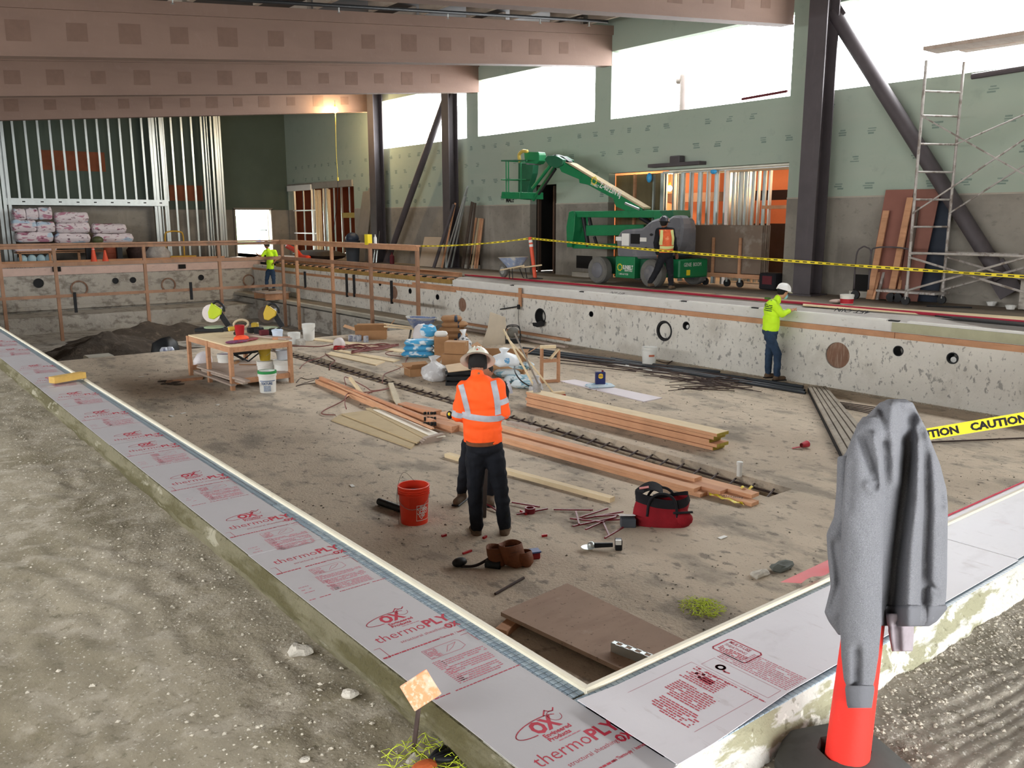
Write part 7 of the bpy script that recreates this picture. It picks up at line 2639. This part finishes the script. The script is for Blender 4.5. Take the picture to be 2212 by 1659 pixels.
# cart in front of the leaning sheets
T_ = thing('tube_cart', 'low platform cart with bent tube frames in front of the brown leaning sheets', 'cart', PZ(1890, 650, DK))
a, b = PZ(1838, 640, DK + .16), PZ(1935, 652, DK + .16)
a.x = b.x = 15.25
part(T_, 'platform', MB().bb((15.2, b.y - .05, DK + .18), (15.75, a.y, DK + .22)), sc_m)
for k, (x0, x1) in enumerate(((1845, 1876), (1876, 1958))):
    p, q = PX(x0, 632, 15.25), PX(x1, 632, 15.25)
    zt_ = PX(1870, 537, 15.25).z
    part(T_, 'tube_frame', MB().tube(curve([(15.25, p.y, DK + .2), (15.25, p.y, zt_ - .15), (15.25, p.y - .1, zt_), (15.25, q.y + .1, zt_), (15.25, q.y, zt_ - .12), (15.25, q.y, DK + .2)]), .014, 6), steel_col, smooth=True)
for px in (1848, 1925, 1940):
    y = PX(px, 650, 15.3).y
    part(T_, 'wheel', MB().lathe((15.27, y, DK + .085), [(.04, 0), (.085, 0), (.085, .05), (.04, .05)], 14, 'x'), black, smooth='auto')
# brown sheets and planks leaning
brown_sh = M('red_brown_sheet', '8a5c50', .8, var=.06, vs=1.5)


def lean_sheet(name, label, cat, foot, headpx, xf, xt, th, mat, **k):
    a, b = [V((xf, PX(x, y, xf).y, DK + .01)) for x, y in foot]
    c, d = [PX(x, y, xt) for x, y in headpx]
    return single(name, label, cat, MB().prism([a, b, d, c], (th, 0, 0)), mat, **k)


lean_sheet('brown_sheet', 'left red-brown sheet leaning on the wall behind the scaffold', 'board', [(1873, 632), (1938, 640)], [(1915, 413), (1975, 412)], 15.6, 16.03, .02, brown_sh)
lean_sheet('brown_sheet', 'right red-brown sheet leaning on the wall behind the scaffold', 'board', [(1940, 640), (1982, 645)], [(1977, 412), (2034, 411)], 15.58, 16.0, .02, M('red_brown_sheet_dark', '7c5449', .8, var=.08))
lean_sheet('dark_sheet', 'dark blue-black sheet leaning behind the red-brown sheets', 'board', [(1975, 642), (2025, 650)], [(2030, 430), (2062, 428)], 15.7, 16.04, .02, M('navy_sheet', '252b36', .7))
for k, (a, b, wd, mt, lab) in enumerate((((1880, 625), (1916, 458), .12, form_wood, 'orange-brown plank leaning on the left red-brown sheet'), ((1888, 625), (1908, 552), .07, lumber, 'short yellow plank at the foot of the red-brown sheets'),
                                         ((1897, 625), (1921, 552), .05, sc_m, 'short grey metal bar at the foot of the red-brown sheets'), ((1925, 625), (1968, 430), .12, form_wood, 'long brown plank leaning between the two red-brown sheets'),
                                         ((1955, 640), (1985, 450), .04, darkw, 'thin dark batten leaning on the right red-brown sheet'), ((1940, 636), (1955, 560), .06, form_wood, 'short brown board leaning behind the near scaffold post'))):
    leaning('leaning_plank', lab, 'plank', V((15.48, PX(a[0], a[1], 15.48).y, DK)), PX(b[0], b[1], 15.88), wd, .03, mt)
t = pail(PZ(1834, 660, DK) + FWD * .1, .12, .11, .17, white_pl, 'small white tub with a red band on the deck right of the man in lime', handle=False, bands=1)
part(t, 'red_band', MB().lathe(PZ(1834, 660, DK) + FWD * .1 + V((0, 0, .01)), [(.1125, 0), (.119, .085)], 20, cap=False), M('red_label', 'b02430', .5), smooth=True)
q = PZ(1808, 656, DK)
single('rag', 'pale crumpled rag on the plywood left of the small white tub', 'cloth', sack((q.x, q.y, DK), .26, .2, .06, seed=77), M('pink_rag', 'c7b0a6', .9, var=.1, bump=.5, bs=12), smooth=True)
for k, px in enumerate(((2142, 664), (2183, 672))):
    q = PZ(px[0], px[1], DK)
    single('white_tray', ['small white tray on the deck by the brace foot, left one', 'small white tray on the deck, rightmost'][k], 'tray', MB().lathe(q, [(.06, 0), (.09, .07), (.08, .07), (.05, .01)], 10), white_pl)
q = PZ(2185, 665, DK)
single('pale_box', 'pale narrow box standing at the foot of the brace at the right edge', 'box', MB().bb((15.7, 5.78, DK), (15.95, 6.05, DK + .5)), plaster_grey)
single('dark_bucket', 'dark green bucket under the brace near the right edge', 'bucket', MB().lathe(PZ(2110, 660, DK) + V((.5, 0, 0)), [(.12, 0), (.15, .3), (.14, .3), (.11, .02)], 14), M('dark_green_plastic', '27483c', .5))
single('black_rod', 'thin black rod lying on the deck to the right of the scaffold caster', 'rod', MB().tube([PZ(2002, 664, DK + .01), PZ(2100, 668, DK + .01)], .015, 6), black)
T_ = thing('window_pipe', 'grey bent vent pipe outside the windows right of the middle mullion', 'pipe', (18.5, 16.2, 5.4))
pp = PX(1477, 236, 18.5)
part(T_, 'pipe', MB().tube(curve([V((18.5, pp.y, 1.2)), V((18.5, pp.y, pp.z + .5)), V((18.5, pp.y + .03, pp.z + .72)), V((18.5, pp.y + .2, pp.z + .75))]), .1, 10), M('grey_vent_pipe', '5d5350', .7), smooth=True)
single('red_sill_bar', 'red bar lying on the window sill left of the large steel column', 'bar', MB().beam(PX(1605, 216, 16.15), PX(1703, 199, 16.15), .05, .05), bpy.data.materials['dull_red'])
# ================================================================ FAR END AND THE WORK BENCH
# --- guard rail round the deep end
GX, GY, GZ = 12.35, 28.7, 2.15
T_ = thing('guard_rail', 'weathered wooden guard rail standing round the deep end of the pool', 'railing', (GX, GY, -.85))
for k, px in enumerate((904, 803, 720, 644)):
    y = PX(px, 600, GX).y
    part(T_, 'post', MB().bb((GX - .045, y - .02, (-.0 if k == 0 else -.85)), (GX + .045, y + .06, GZ)), guard_wood if k < 2 else form_wood)
y904 = PX(908, 600, GX).y
part(T_, 'post', MB().bb((GX - .045, GY - .05, -.85), (GX + .045, GY + .04, GZ)), guard_wood)
for px, lo in ((477, -.5), (316, -.72), (123, -.74), (4, -.4)):
    p = PY(px, 600, GY)
    part(T_, 'post', MB().bb((p.x - .045, GY - .045, lo), (p.x + .045, GY + .045, GZ)), guard_wood)
for z, h, a in ((GZ + .02, .05, 0), (GZ - .06, .1, 0), (PX(897, 579, GX).z, .11, 0), (PX(909, 656, GX).z, .09, 0)):
    w_ = .14 if h == .05 else .045
    part(T_, 'rail', MB().bb((GX - w_ / 2 - .03, y904, z - h / 2), (GX + w_ / 2 - .03, GY, z + h / 2)), form_wood if z > 1.9 else guard_wood)
    part(T_, 'rail', MB().bb((1.9, GY - w_ / 2 - .03, z - h / 2), (GX, GY + w_ / 2 - .03, z + h / 2)), guard_wood)
for px, y0, y1 in ((659, 585, 620), (749, 590, 640), (765, 592, 640), (1000, 0, 0), (846, 605, 655)):
    if y0:
        a, b = PX(px, y0, GX - .06), PX(px, y1, GX - .06)
        part(T_, 'bracket', MB().bb((GX - .09, a.y - .03, b.z), (GX - .03, a.y + .03, a.z)), black)
for px, y0, y1 in ((161, 628, 672), (412, 607, 645)):
    a, b = PY(px, y0, GY - .06), PY(px, y1, GY - .06)
    part(T_, 'bracket', MB().bb((a.x - .04, GY - .1, b.z), (a.x + .04, GY - .04, a.z)), black)

# --- soil in the deep end


def mound(label, c, rx, ry, h, seed, mat=dirt_m):
    m = MB()

    def f(u, v):
        a = u * 2 * math.pi
        r = v
        k = 1 + .25 * noise.noise(V((math.cos(a) * 1.5 + seed, math.sin(a) * 1.5, 0)))
        x, y = rx * r * k * math.cos(a), ry * r * k * math.sin(a)
        z = h * (1 - r) ** 1.1 * (1 + .1 * noise.noise(V((x, y, seed)))) + .16 * noise.fractal(V((x * 1.3, y * 1.3, seed)), 1, 2, 4) * (1 - r * .6)
        return V((c[0] + x, c[1] + y, c[2] + max(0, z)))
    m.grid(64, 34, f)
    return single('soil_heap', label, 'soil', m, mat, kind='stuff', smooth=True)


p = PY(240, 716, 24.0)
mound('large dark heap of soil in the deep end behind the slab edge', (p.x, 24, -.86), 2.9, 2.2, p.z + .9, 1)
p = PY(345, 745, 23)
mound('lower grey heap of soil right of the large dark heap', (p.x + .4, 23, -.86), 2.2, 1.6, .42, 2)
p = PY(345, 725, 27.5)
mound('brown soil banked against the far end of the deep end', (p.x, 28.5, -.86), 2.6, 1.5, .55, 4)
single('footing_block', 'pale concrete footing block in front of the large soil heap', 'block', MB().box((PY(215, 760, 20.3).x, 20.4, -.47), (.62, .5, .78), taper=.12), M('pale_footing', 'b5b0a2', .9, var=.08), bevel=.02)
q = PY(445, 745, 20.6)
wheelbarrow((q.x, 20.9, -.85), 2.6, 'pale dusty wheelbarrow in the deep end behind the work bench', M('pale_tray', 'aaa294', .8, var=.12))
poly_bag('dark rubbish bag in the deep end left of the dusty wheelbarrow', (PY(398, 750, 20.5).x, 22.0, -.85), .34, .85, 41, mat=black, knot=False)
poly_bag('black rubbish bag half behind the slab edge, far left of the bench', (PY(378, 755, 20.5).x, 20.9, -.85), .22, .7, 42, mat=black, knot=False)
for k in range(2):
    q = PY(355 + k * 12, 752, 20.2)
    single('tin_canister', ['left', 'right'][k] + ' pale canister standing in the deep end behind the slab edge', 'canister', MB().lathe((q.x, 20.2, -.85), [(.1, 0), (.1, .78), (.06, .84)], 12), tin)

# --- work bench
A_, B_, C2 = PZ(413, 808, 0), PZ(503, 841, 0), PZ(634, 826, 0)
ZT = PY(503, 745, B_.y).z
E1, E2 = (A_ - B_), (C2 - B_)
E2 = (E2 - E1.normalized() * E2.dot(E1.normalized()))
Dn = B_ + E1 + E2
WB = thing('work_bench', 'site-built timber work bench with a plywood top on the beige floor', 'bench', (A_ + C2) / 2)
for q in (A_, B_, B_ + E2, Dn, B_ + E1 * .52, B_ + E2 + E1 * .5):
    part(WB, 'leg', MB().beam(q, V((q.x, q.y, ZT - .02)), .085, .06, up=E2), form_wood)
part(WB, 'top', MB().prism([B_ + V((0, 0, ZT)), A_ + V((0, 0, ZT)), Dn + V((0, 0, ZT)), B_ + E2 + V((0, 0, ZT))], (0, 0, -.025)), pale_wood)
for a, b in ((A_, B_), (B_, B_ + E2), (B_ + E2, Dn), (Dn, A_)):
    part(WB, 'apron', MB().beam(a + V((0, 0, ZT - .07)), b + V((0, 0, ZT - .07)), .035, .09), form_wood)
for a, b in ((A_, Dn), (B_ + E2, Dn), (B_, B_ + E2)):
    part(WB, 'lower_rail', MB().beam(a + V((0, 0, .14)), b + V((0, 0, .14)), .04, .09), form_wood)
part(WB, 'shelf', MB().prism([B_ + E2 * .1 + V((0, 0, .2)), A_ + E2 * .1 + V((0, 0, .2)), Dn + V((0, 0, .2)), B_ + E2 * .95 + V((0, 0, .2))], (0, 0, -.02)), ply)
lime = M('lime_green_plastic', 'b8cc28', .45, var=.08)


def miter(label, p, blade, body, s=1, lid=True):
    t = thing('miter_saw', label, 'saw', p, -YAW)
    part(t, 'base', MB().bb((-.28 * s, -.14 * s, 0), (.2 * s, .12 * s, .06 * s)), black, local=True, bevel=.01)
    part(t, 'table', MB().lathe((0, 0, .06 * s), [(.16 * s, 0), (.16 * s, .02)], 20), M('pale_green_metal', '9fb08f', .5) if 'pale_green_metal' not in bpy.data.materials else bpy.data.materials['pale_green_metal'], local=True)
    part(t, 'blade', MB().lathe((-.02 * s, -.03 * s, .30 * s), [(.001, 0), (.15 * s, 0), (.15 * s, .006), (.001, .006)], 32, 'y'), blade, local=True)
    g = MB()
    g.prism([V((x * s, -.05 * s, z * s)) for x, z in ((-.06, .22), (.02, .2), (.14, .28), (.16, .36), (.08, .42), (.0, .48), (-.03, .42), (-.07, .32))], (0, .06 * s, 0))
    part(t, 'guard', g, body, local=True, bevel=.012)
    part(t, 'motor', MB().tube([(.06 * s, .02 * s, .33 * s), (.06 * s, .2 * s, .35 * s)], .055 * s, 12), black, local=True, smooth='auto')
    part(t, 'handle', MB().tube(curve([(.02 * s, -.02 * s, .46 * s), (.1 * s, -.05 * s, .5 * s), (.19 * s, -.04 * s, .43 * s), (.2 * s, -.03 * s, .33 * s)]), .02 * s, 8), black, local=True, smooth=True)
    part(t, 'pivot_arm', MB().beam((.1 * s, .05, .3 * s), (.22 * s, .08 * s, .08 * s), .07 * s, .09 * s), black, local=True)
    return t


miter('lime green mitre saw with a bright round blade on the left end of the bench', PZ(463, 713, ZT), M('bright_blade', 'e6dcd8', .25, metal=.3, var=.05), lime, 1.15)
q = PZ(578, 716, ZT - .02)
miter('yellow and black power saw at the back of the bench', q + FWD * .1, darkw, M('tool_yellow', 'c9a93a', .5), 1.1)
T_ = thing('power_tools', 'yellow and black hand drill lying left of the red cup on the bench', 'power tool', PZ(507, 722, ZT))
T_.name = 'hand_drill'
ROOTINV['hand_drill'] = ROOTINV.get('hand_drill') or Matrix.Translation(-PZ(507, 722, ZT))
p = PZ(507, 722, ZT)
part(T_, 'drill_body', MB().tube([p + V((-.1, 0, .12)), p + V((.08, .02, .13))], .04, 10), bpy.data.materials['tool_yellow'], smooth='auto')
part(T_, 'drill_grip', MB().tube([p + V((.03, 0, .12)), p + V((.04, 0, .02))], .03, 8), black)
part(T_, 'drill_battery', MB().box(p + V((.04, 0, .03)), (.1, .08, .05)), black, bevel=.01)
p = PZ(519, 726, ZT)
single('red_cup', 'tall red plastic cup on the bench', 'cup', MB().lathe(p, [(.07, 0), (.09, .22), (.082, .22), (.063, .01)], 16), M('red_cup_plastic', 'a01820', .4), smooth='auto')
single('orange_cloth', 'bright orange rag at the front edge of the bench', 'cloth', sack(PZ(522, 736, ZT).to_tuple(), .24, .18, .11, rz=.3, seed=61), M('fluorescent_orange', 'ff5a30', .7, bump=.4, bs=14), smooth=True)
single('rag', 'purple and red rag on the front corner of the bench', 'cloth', sack(PZ(512, 739, ZT).to_tuple(), .4, .16, .05, rz=.2, seed=62), M('purple_red_rag', '7a4a68', .8, var=.3, vs=14, layers=[('noise', 16, .52, .6, 'b03038', .7)]), smooth=True)
single('rag', 'dull red rag on the bench right of the orange one', 'cloth', sack(PZ(540, 734, ZT).to_tuple(), .36, .16, .05, rz=.5, seed=63), M('dull_red_rag', '8a4448', .8, var=.3, vs=14), smooth=True)
single('coil', 'pale coiled hose standing behind the red cup', 'hose', MB().tube([PZ(523, 716, ZT) + V((.14 * math.cos(a), .02, .16 + .08 * math.sin(a))) for a in [i * .35 for i in range(19)]], .022, 8), M('pale_hose', 'c9b79a', .7), smooth=True)
for k, (x, y) in enumerate(((545, 717), (552, 712), (560, 722), (571, 726), (590, 722))):
    p = PZ(x, y, ZT)
    single('tool_piece', ['black and yellow clamp behind the coil', 'pale yellow knob tool on the bench', 'black box on the bench in front of the yellow saw', 'dark red tool on the bench', 'black case at the back right of the bench'][k], 'tool',
           MB().box(p + V((0, 0, .05 + .03 * (k % 2))), (.16, .12, .1 + .05 * (k % 3)), rz=k), [black, bpy.data.materials['tool_yellow'], black, bpy.data.materials['dull_red'], black][k], bevel=.015)
pail(PZ(600, 727, ZT), .10, .085, .14, M('pale_blue_tub', 'c8d4e2', .5), 'small pale blue tub on the bench', handle=False, bands=1)
single('brown_block', 'red-brown block at the right end of the bench', 'block', MB().box(PZ(608, 731, ZT) + V((0, 0, .02)), (.3, .1, .04), rz=-.5), lum2)
a, b = PZ(528, 722, ZT), PZ(625, 733, ZT)
single('grey_plank', 'grey weathered plank lying lengthwise on the bench', 'plank', MB().beam(a + V((0, 0, .02)), b + V((0, 0, .02)), .14, .03), ply)
# folding stand below the front of the bench
T_ = thing('folding_stand', 'black tray on crossed folding legs under the work bench', 'stand', PZ(535, 800, 0))
s0 = PZ(530, 800, 0)
dx = (E2.normalized())
c = PY(530, 752, s0.y)
part(T_, 'tray', MB().beam(c - dx * .28, c + dx * .28, .3, .14), black, bevel=.02)
for s in (-1, 1):
    for f_ in (-.12, .12):
        n_ = V((-dx.y, dx.x, 0)) * f_
        part(T_, 'leg', MB().tube([c - dx * .27 * s + n_ - V((0, 0, .05)), V((c.x, c.y, 0)) + dx * .30 * s + n_ + V((0, 0, .015))], .014, 6), black)
part(T_, 'cross_bar', MB().tube([V((c.x, c.y, ZT * .45)) - dx * .2, V((c.x, c.y, ZT * .45)) + dx * .2], .012, 6), black)
# buckets by the bench
t = pail(PZ(574, 848, 0) + FWD * .14, .15, .13, .36, white_pl, 'white bucket with a green rim and blue print in front of the bench', handle=False)
part(t, 'green_rim', MB().lathe(PZ(574, 848, 0) + FWD * .14 + V((0, 0, .325)), [(.158, 0), (.158, .04), (.13, .042)], 24, cap=False), M('green_paint', '2f8a4a', .5))
ad = math.atan2(-t.location.y, -t.location.x)
part(t, 'blue_print', wrap(join(MB().grid(14, 1, lambda u, v: V((-.14 + .28 * u, .2 + .012 * v, 0))), text_mb('TEXTURE', .06, Matrix.Translation((-.12, .145, 0)), bold=.03, squash=.8)), t.location, .1455, ad), M('blue_print', '33507a', .6))
part(t, 'label_panel', wrap(MB().grid(10, 4, lambda u, v: V((-.07 + .12 * u, .03 + .10 * v, 0))), t.location, .1385, ad), M('grey_label', '9aa3b0', .7, var=.2, vs=40))
pail(PZ(572, 822, 0) + FWD * .1, .15, .13, .36, white_pl, 'white bucket directly behind the green rimmed bucket', handle=False)
p = PZ(572, 822, 0) + FWD * .1
t = pail(V((p.x, p.y, .37)), .11, .09, .22, M('yellow_green_bucket', 'b59a2e', .5), 'yellow bucket with a green patch standing on a white bucket', handle=True)
pail(PZ(609, 822, 0) + FWD * .1, .16, .135, .38, white_pl, 'white bucket with an orange streak right of the green rimmed one', handle=False)
p = PZ(609, 822, 0) + FWD * .1
pail(V((p.x, p.y, .385)), .11, .09, .17, M('grey_tub', 'b8bcc2', .5), 'small grey tub standing on a white bucket by the bench', handle=False)
pail(PZ(470, 812, 0) + FWD * .5, .15, .13, .36, white_pl, 'pale bucket full of rags under the bench, left', handle=False, fill=(.95, M('rag_fill', '8f7f8f', .8, var=.4, vs=20)))
poly_bag('crumpled white sheet under the left end of the bench', PZ(428, 800, .0) + FWD * .3, .18, .34, 43, mat=bpy.data.materials['white_poly'], knot=False)
for k, (a, b) in enumerate((((430, 790), (535, 822)), ((440, 797), (530, 826)), ((425, 800), (505, 830)))):
    board('shelf_plank', ['upper', 'middle', 'lower'][k] + ' whitish plank lying through the work bench', 'plank', a, b, .09, .03, .21 - .06 * k, ply)
carton('flattened brown box at the foot of the bench', PZ(540, 812, 0) + FWD * .35, (.45, .3, .12), -YAW, card_m, open_=2)
for k in range(6):
    p = PZ(352 + k * 7, 822 + (k * 5) % 9, 0)
    single('leaf_litter', ['dark scrap farthest left beside the bench strip', 'reddish dark scrap left of the bench', 'dark crumpled scrap behind the bench strip', 'small dark scrap at the bench strip', 'brown scrap close to the bench leg', 'tiny dark scrap near the bench strip'][k], 'scrap', MB().ell(p + V((0, 0, .012)), (.1, .05, .014), 8, 5), darkw)

# --- metal studs and header in front of the far wall
T_ = thing('stud_wall', 'tall galvanised stud wall framing the alcove at the far end', 'stud wall', (9, 35.9, DK))
ys_ = 35.9
for k in range(15):
    x = 5.15 + k * .402
    stud(T_, x, ys_, 3.62, 7.2, w=.85)
for x in (10.28, 10.40, 10.52, 10.66, 10.74, 11.09, 11.49, 11.88, 12.28, 12.40, 12.50, 12.67, 12.83, 12.93, 13.03):
    stud(T_, x, ys_, DK, 7.3, rz=(math.pi / 2 if x in (12.4, 12.5, 10.52) else 0), w=1.15 if x in (10.28, 10.4, 12.4, 12.83) else .85)
for x in (4.9, 5.05, 5.2):
    stud(T_, x, ys_ - .1, DK, 7.0, w=1.2)
part(T_, 'header', MB().bb((5.1, ys_ - .1, 3.42), (10.75, ys_ + .06, 3.66)), alu)
for k in range(9):
    part(T_, 'punch_hole', MB().bb((5.6 + k * .6, ys_ - .105, 3.52), (5.7 + k * .6, ys_ - .09, 3.56)), dark)
part(T_, 'far_panel', MB().bb((5.2, 36.3, DK), (10.3, 36.34, 3.4)), wall_grey)
# insulation packs
pk = M('printed_insulation_wrap', 'd8cdd0', .45, var=.06, vs=2, layers=[('noise', (2.2, 2.2, 6), .58, .61, 'a85a78', .8, 2), ('noise', (1.2, 1.2, 3), .6, .63, '9fc3d8', .7, 2), ('noise', (7, 7, 16), .62, .65, '5d2c40', .8, 2)], bump=.4, bs=7)
PK = [(31, 448, 56, 471, 'first white pack on the top row of insulation, left end'), (57, 447, 83, 471, 'second white pack on the top row of insulation'), (84, 445, 113, 471, 'loose tilted pack wrapped in film on the top row'),
      (28, 472, 80, 497, 'long pack in the second row of the left insulation stack'), (80, 476, 120, 498, 'film-wrapped pack right of the second row'), (36, 498, 117, 520, 'wide pack in the third row of the left insulation stack'),
      (120, 456, 193, 478, 'top pink-printed pack of the middle insulation stack'), (122, 479, 196, 500, 'middle pink-printed pack of the middle insulation stack'), (120, 501, 197, 522, 'bottom pack of the middle insulation stack'),
      (200, 481, 275, 501, 'upper pink-printed pack of the right insulation stack'), (205, 502, 290, 522, 'lower pack of the right insulation stack'), (30, 524, 125, 542, 'lowest long pack seen under the guard rail')]
for k, (x0, y0, x1, y1, lab) in enumerate(PK):
    a, b = PY(x0, y1, 34.9), PY(x1, y0, 34.9)
    m = sack(((a.x + b.x) / 2, 35.1, a.z), b.x - a.x, .6, (b.z - a.z) * 1.02, seed=k + 70, pw=14, n=(24, 16))
    single('insulation_pack', lab, 'insulation', m, pk, 'packs of insulation in the alcove', smooth=True)
for k, (x, y) in enumerate(((50, 548), (70, 548), (90, 547), (108, 547))):
    p = PY(x, 556, 34.9)
    single('blue_jug', ['leftmost', 'second', 'third', 'rightmost'][k] + ' pale blue jug on the deck under the insulation packs', 'jug', MB().lathe((p.x, 34.9, DK), [(.14, 0), (.15, .2), (.1, .28), (.04, .32)], 12), M('pale_blue_jug', 'a9c4cc', .5) if k == 0 else bpy.data.materials['pale_blue_jug'], 'pale blue jugs under the packs', smooth=True)
T_ = thing('pallet_rack', 'low timber rack under the insulation packs', 'rack', (6.3, 34.9, DK))
for z in (DK + .36, DK + .42):
    part(T_, 'shelf_board', MB().bb((5.1, 34.7, z), (8.0, 35.4, z + .03)), form_wood)
for x in (5.15, 6.1, 7.05, 7.95):
    part(T_, 'leg', MB().bb((x, 34.7, DK), (x + .08, 34.8, DK + .38)), form_wood)
# table with black legs
a, b = PY(178, 523, 34.2), PY(300, 522, 34.2)
T_ = thing('table_saw', 'dark table with black legs holding small tools in front of the insulation', 'table', V((8.0, 34.3, DK)))
x0 = a.x
part(T_, 'table_top', MB().bb((x0 - .1, 34.0, a.z - .05), (x0 + 1.9, 34.6, a.z)), black)
for x in (x0 + .1, x0 + 1.15):
    part(T_, 'leg', MB().bb((x, 34.1, DK), (x + .18, 34.3, a.z - .05)), black)
single('power_saw', 'small black saw with a bright yellow guard on the dark table', 'saw', MB().ell((PY(212, 512, 34.2).x, 34.2, a.z + .12), (.2, .12, .14), 10, 8), M('olive_tool', '4d5234', .5, layers=[('noise', 5, .6, .64, 'e4d84a', .9)]), smooth=True)
for k, (px, h, lab) in enumerate(((203, .62, 'taller orange cone under the dark table'), (228, .42, 'shorter orange cone right of the taller one'))):
    p = PY(px, 556, 34.0)
    t = thing('traffic_cone', lab, 'cone', (p.x, 33.95, DK))
    part(t, 'cone', MB().lathe((p.x, 33.95, DK + .03), [(.11, 0), (.03, h)], 14), od, smooth='auto')
    part(t, 'white_collar', MB().lathe((p.x, 33.95, DK + h * .6), [(.065, 0), (.05, h * .2)], 14, cap=False), white_m)
    part(t, 'base', MB().bb((p.x - .15, 33.8, DK - .01), (p.x + .15, 34.1, DK + .03)), od)
p = PY(246, 556, 34.6)
single('orange_barrel', 'dull orange barrel beside the two cones', 'barrel', MB().lathe((p.x, 34.7, DK), [(.3, 0), (.31, .3), (.29, .32), (.3, .62), (.26, .66)], 18), M('dull_orange', 'a8553a', .6), smooth='auto')
poly_bag('pale crumpled bundle on the deck between the orange barrel and the door', (PY(345, 548, 34.3).x, 34.4, DK), .42, .6, 52, mat=M('grey_bundle', 'a29c96', .8, var=.3, vs=4, bump=.8, bs=8), knot=False)
poly_bag('brown heap of rubbish behind the pale bundle', (PY(300, 545, 35).x + .3, 35.2, DK), .6, .7, 53, mat=M('brown_rubbish', '4a3a36', .9, var=.4, vs=3, bump=.8, bs=8), knot=False)
T_ = thing('hand_truck', 'yellow hand truck standing in front of the studs', 'hand truck', (11, 34.6, DK))
a, b = PY(357, 498, 34.6), PY(399, 545, 34.6)
part(T_, 'frame_tube', MB().tube(curve([(a.x, 34.6, DK + .1), (a.x, 34.6, a.z - .15), (a.x + .15, 34.6, a.z), (b.x - .15, 34.6, a.z), (b.x, 34.6, a.z - .15), (b.x, 34.6, DK + .1)]), .03, 7), M('yellow_steel', 'b98f2e', .5), smooth=True)
part(T_, 'cross_tube', MB().tube([(a.x, 34.6, 1.9), (b.x, 34.6, 1.9)], .02, 6), bpy.data.materials['yellow_steel'])
part(T_, 'platform', MB().bb((a.x, 34.1, DK + .1), (b.x + .3, 34.6, DK + .16)), bpy.data.materials['yellow_steel'])
single('timber_edge', 'long orange-brown timber lying along the deck at the far pool edge', 'lumber', MB().bb((1.9, 33.95, DK - .01), (12.2, 34.1, DK + .12)), form_wood)
single('orange_chute', 'bright red-orange plastic tube lying near the far corner', 'tube', MB().tube(curve([PX(622, 530, 14.2), PX(640, 540, 14.2), PX(652, 553, 14.2), PX(668, 556, 14.2)]), .1, 8), M('bright_orange_red', 'e0401e', .5), smooth=True)
single('dark_tarp', 'dark tarpaulin heap on the deck right of the orange tube', 'tarpaulin', sack((15.0, PX(690, 545, 15.0).y, DK), 1.2, 3.0, .35, seed=91), M('dark_tarp', '3b332c', .8, var=.3, vs=3), smooth=True)
# far doorway trim and the green outside
T_ = thing('door_hardware', 'open grey door leaf at the right of the bright far doorway', 'door', (15.3, 36.6, DK))
T_.name = 'door_leaf'
ROOTINV['door_leaf'] = Matrix.Translation((-15.3, -36.6, -DK))
part(T_, 'leaf', MB().bb((15.24, 36.8, DK), (15.29, 37.7, 3.28)), white_m)
part(T_, 'panic_bar', MB().bb((15.2, 36.95, 2.4), (15.24, 37.6, 2.46)), black)
struct('door_1', MB().bb((13.6, 36.42, DK), (13.68, 36.6, 3.34)).bb((15.26, 36.42, DK), (15.34, 36.6, 3.34)).bb((13.6, 36.42, 3.3), (15.34, 36.6, 3.38)), wall_grey)
single('blue_container', 'small blue and white container seen outside through the far doorway', 'container', MB().bb((17.3, 43, 1.3), (17.8, 43.4, 2.4)), M('outside_blue', '4a6aa0', .6))
bpy.data.scenes.remove(TMP)
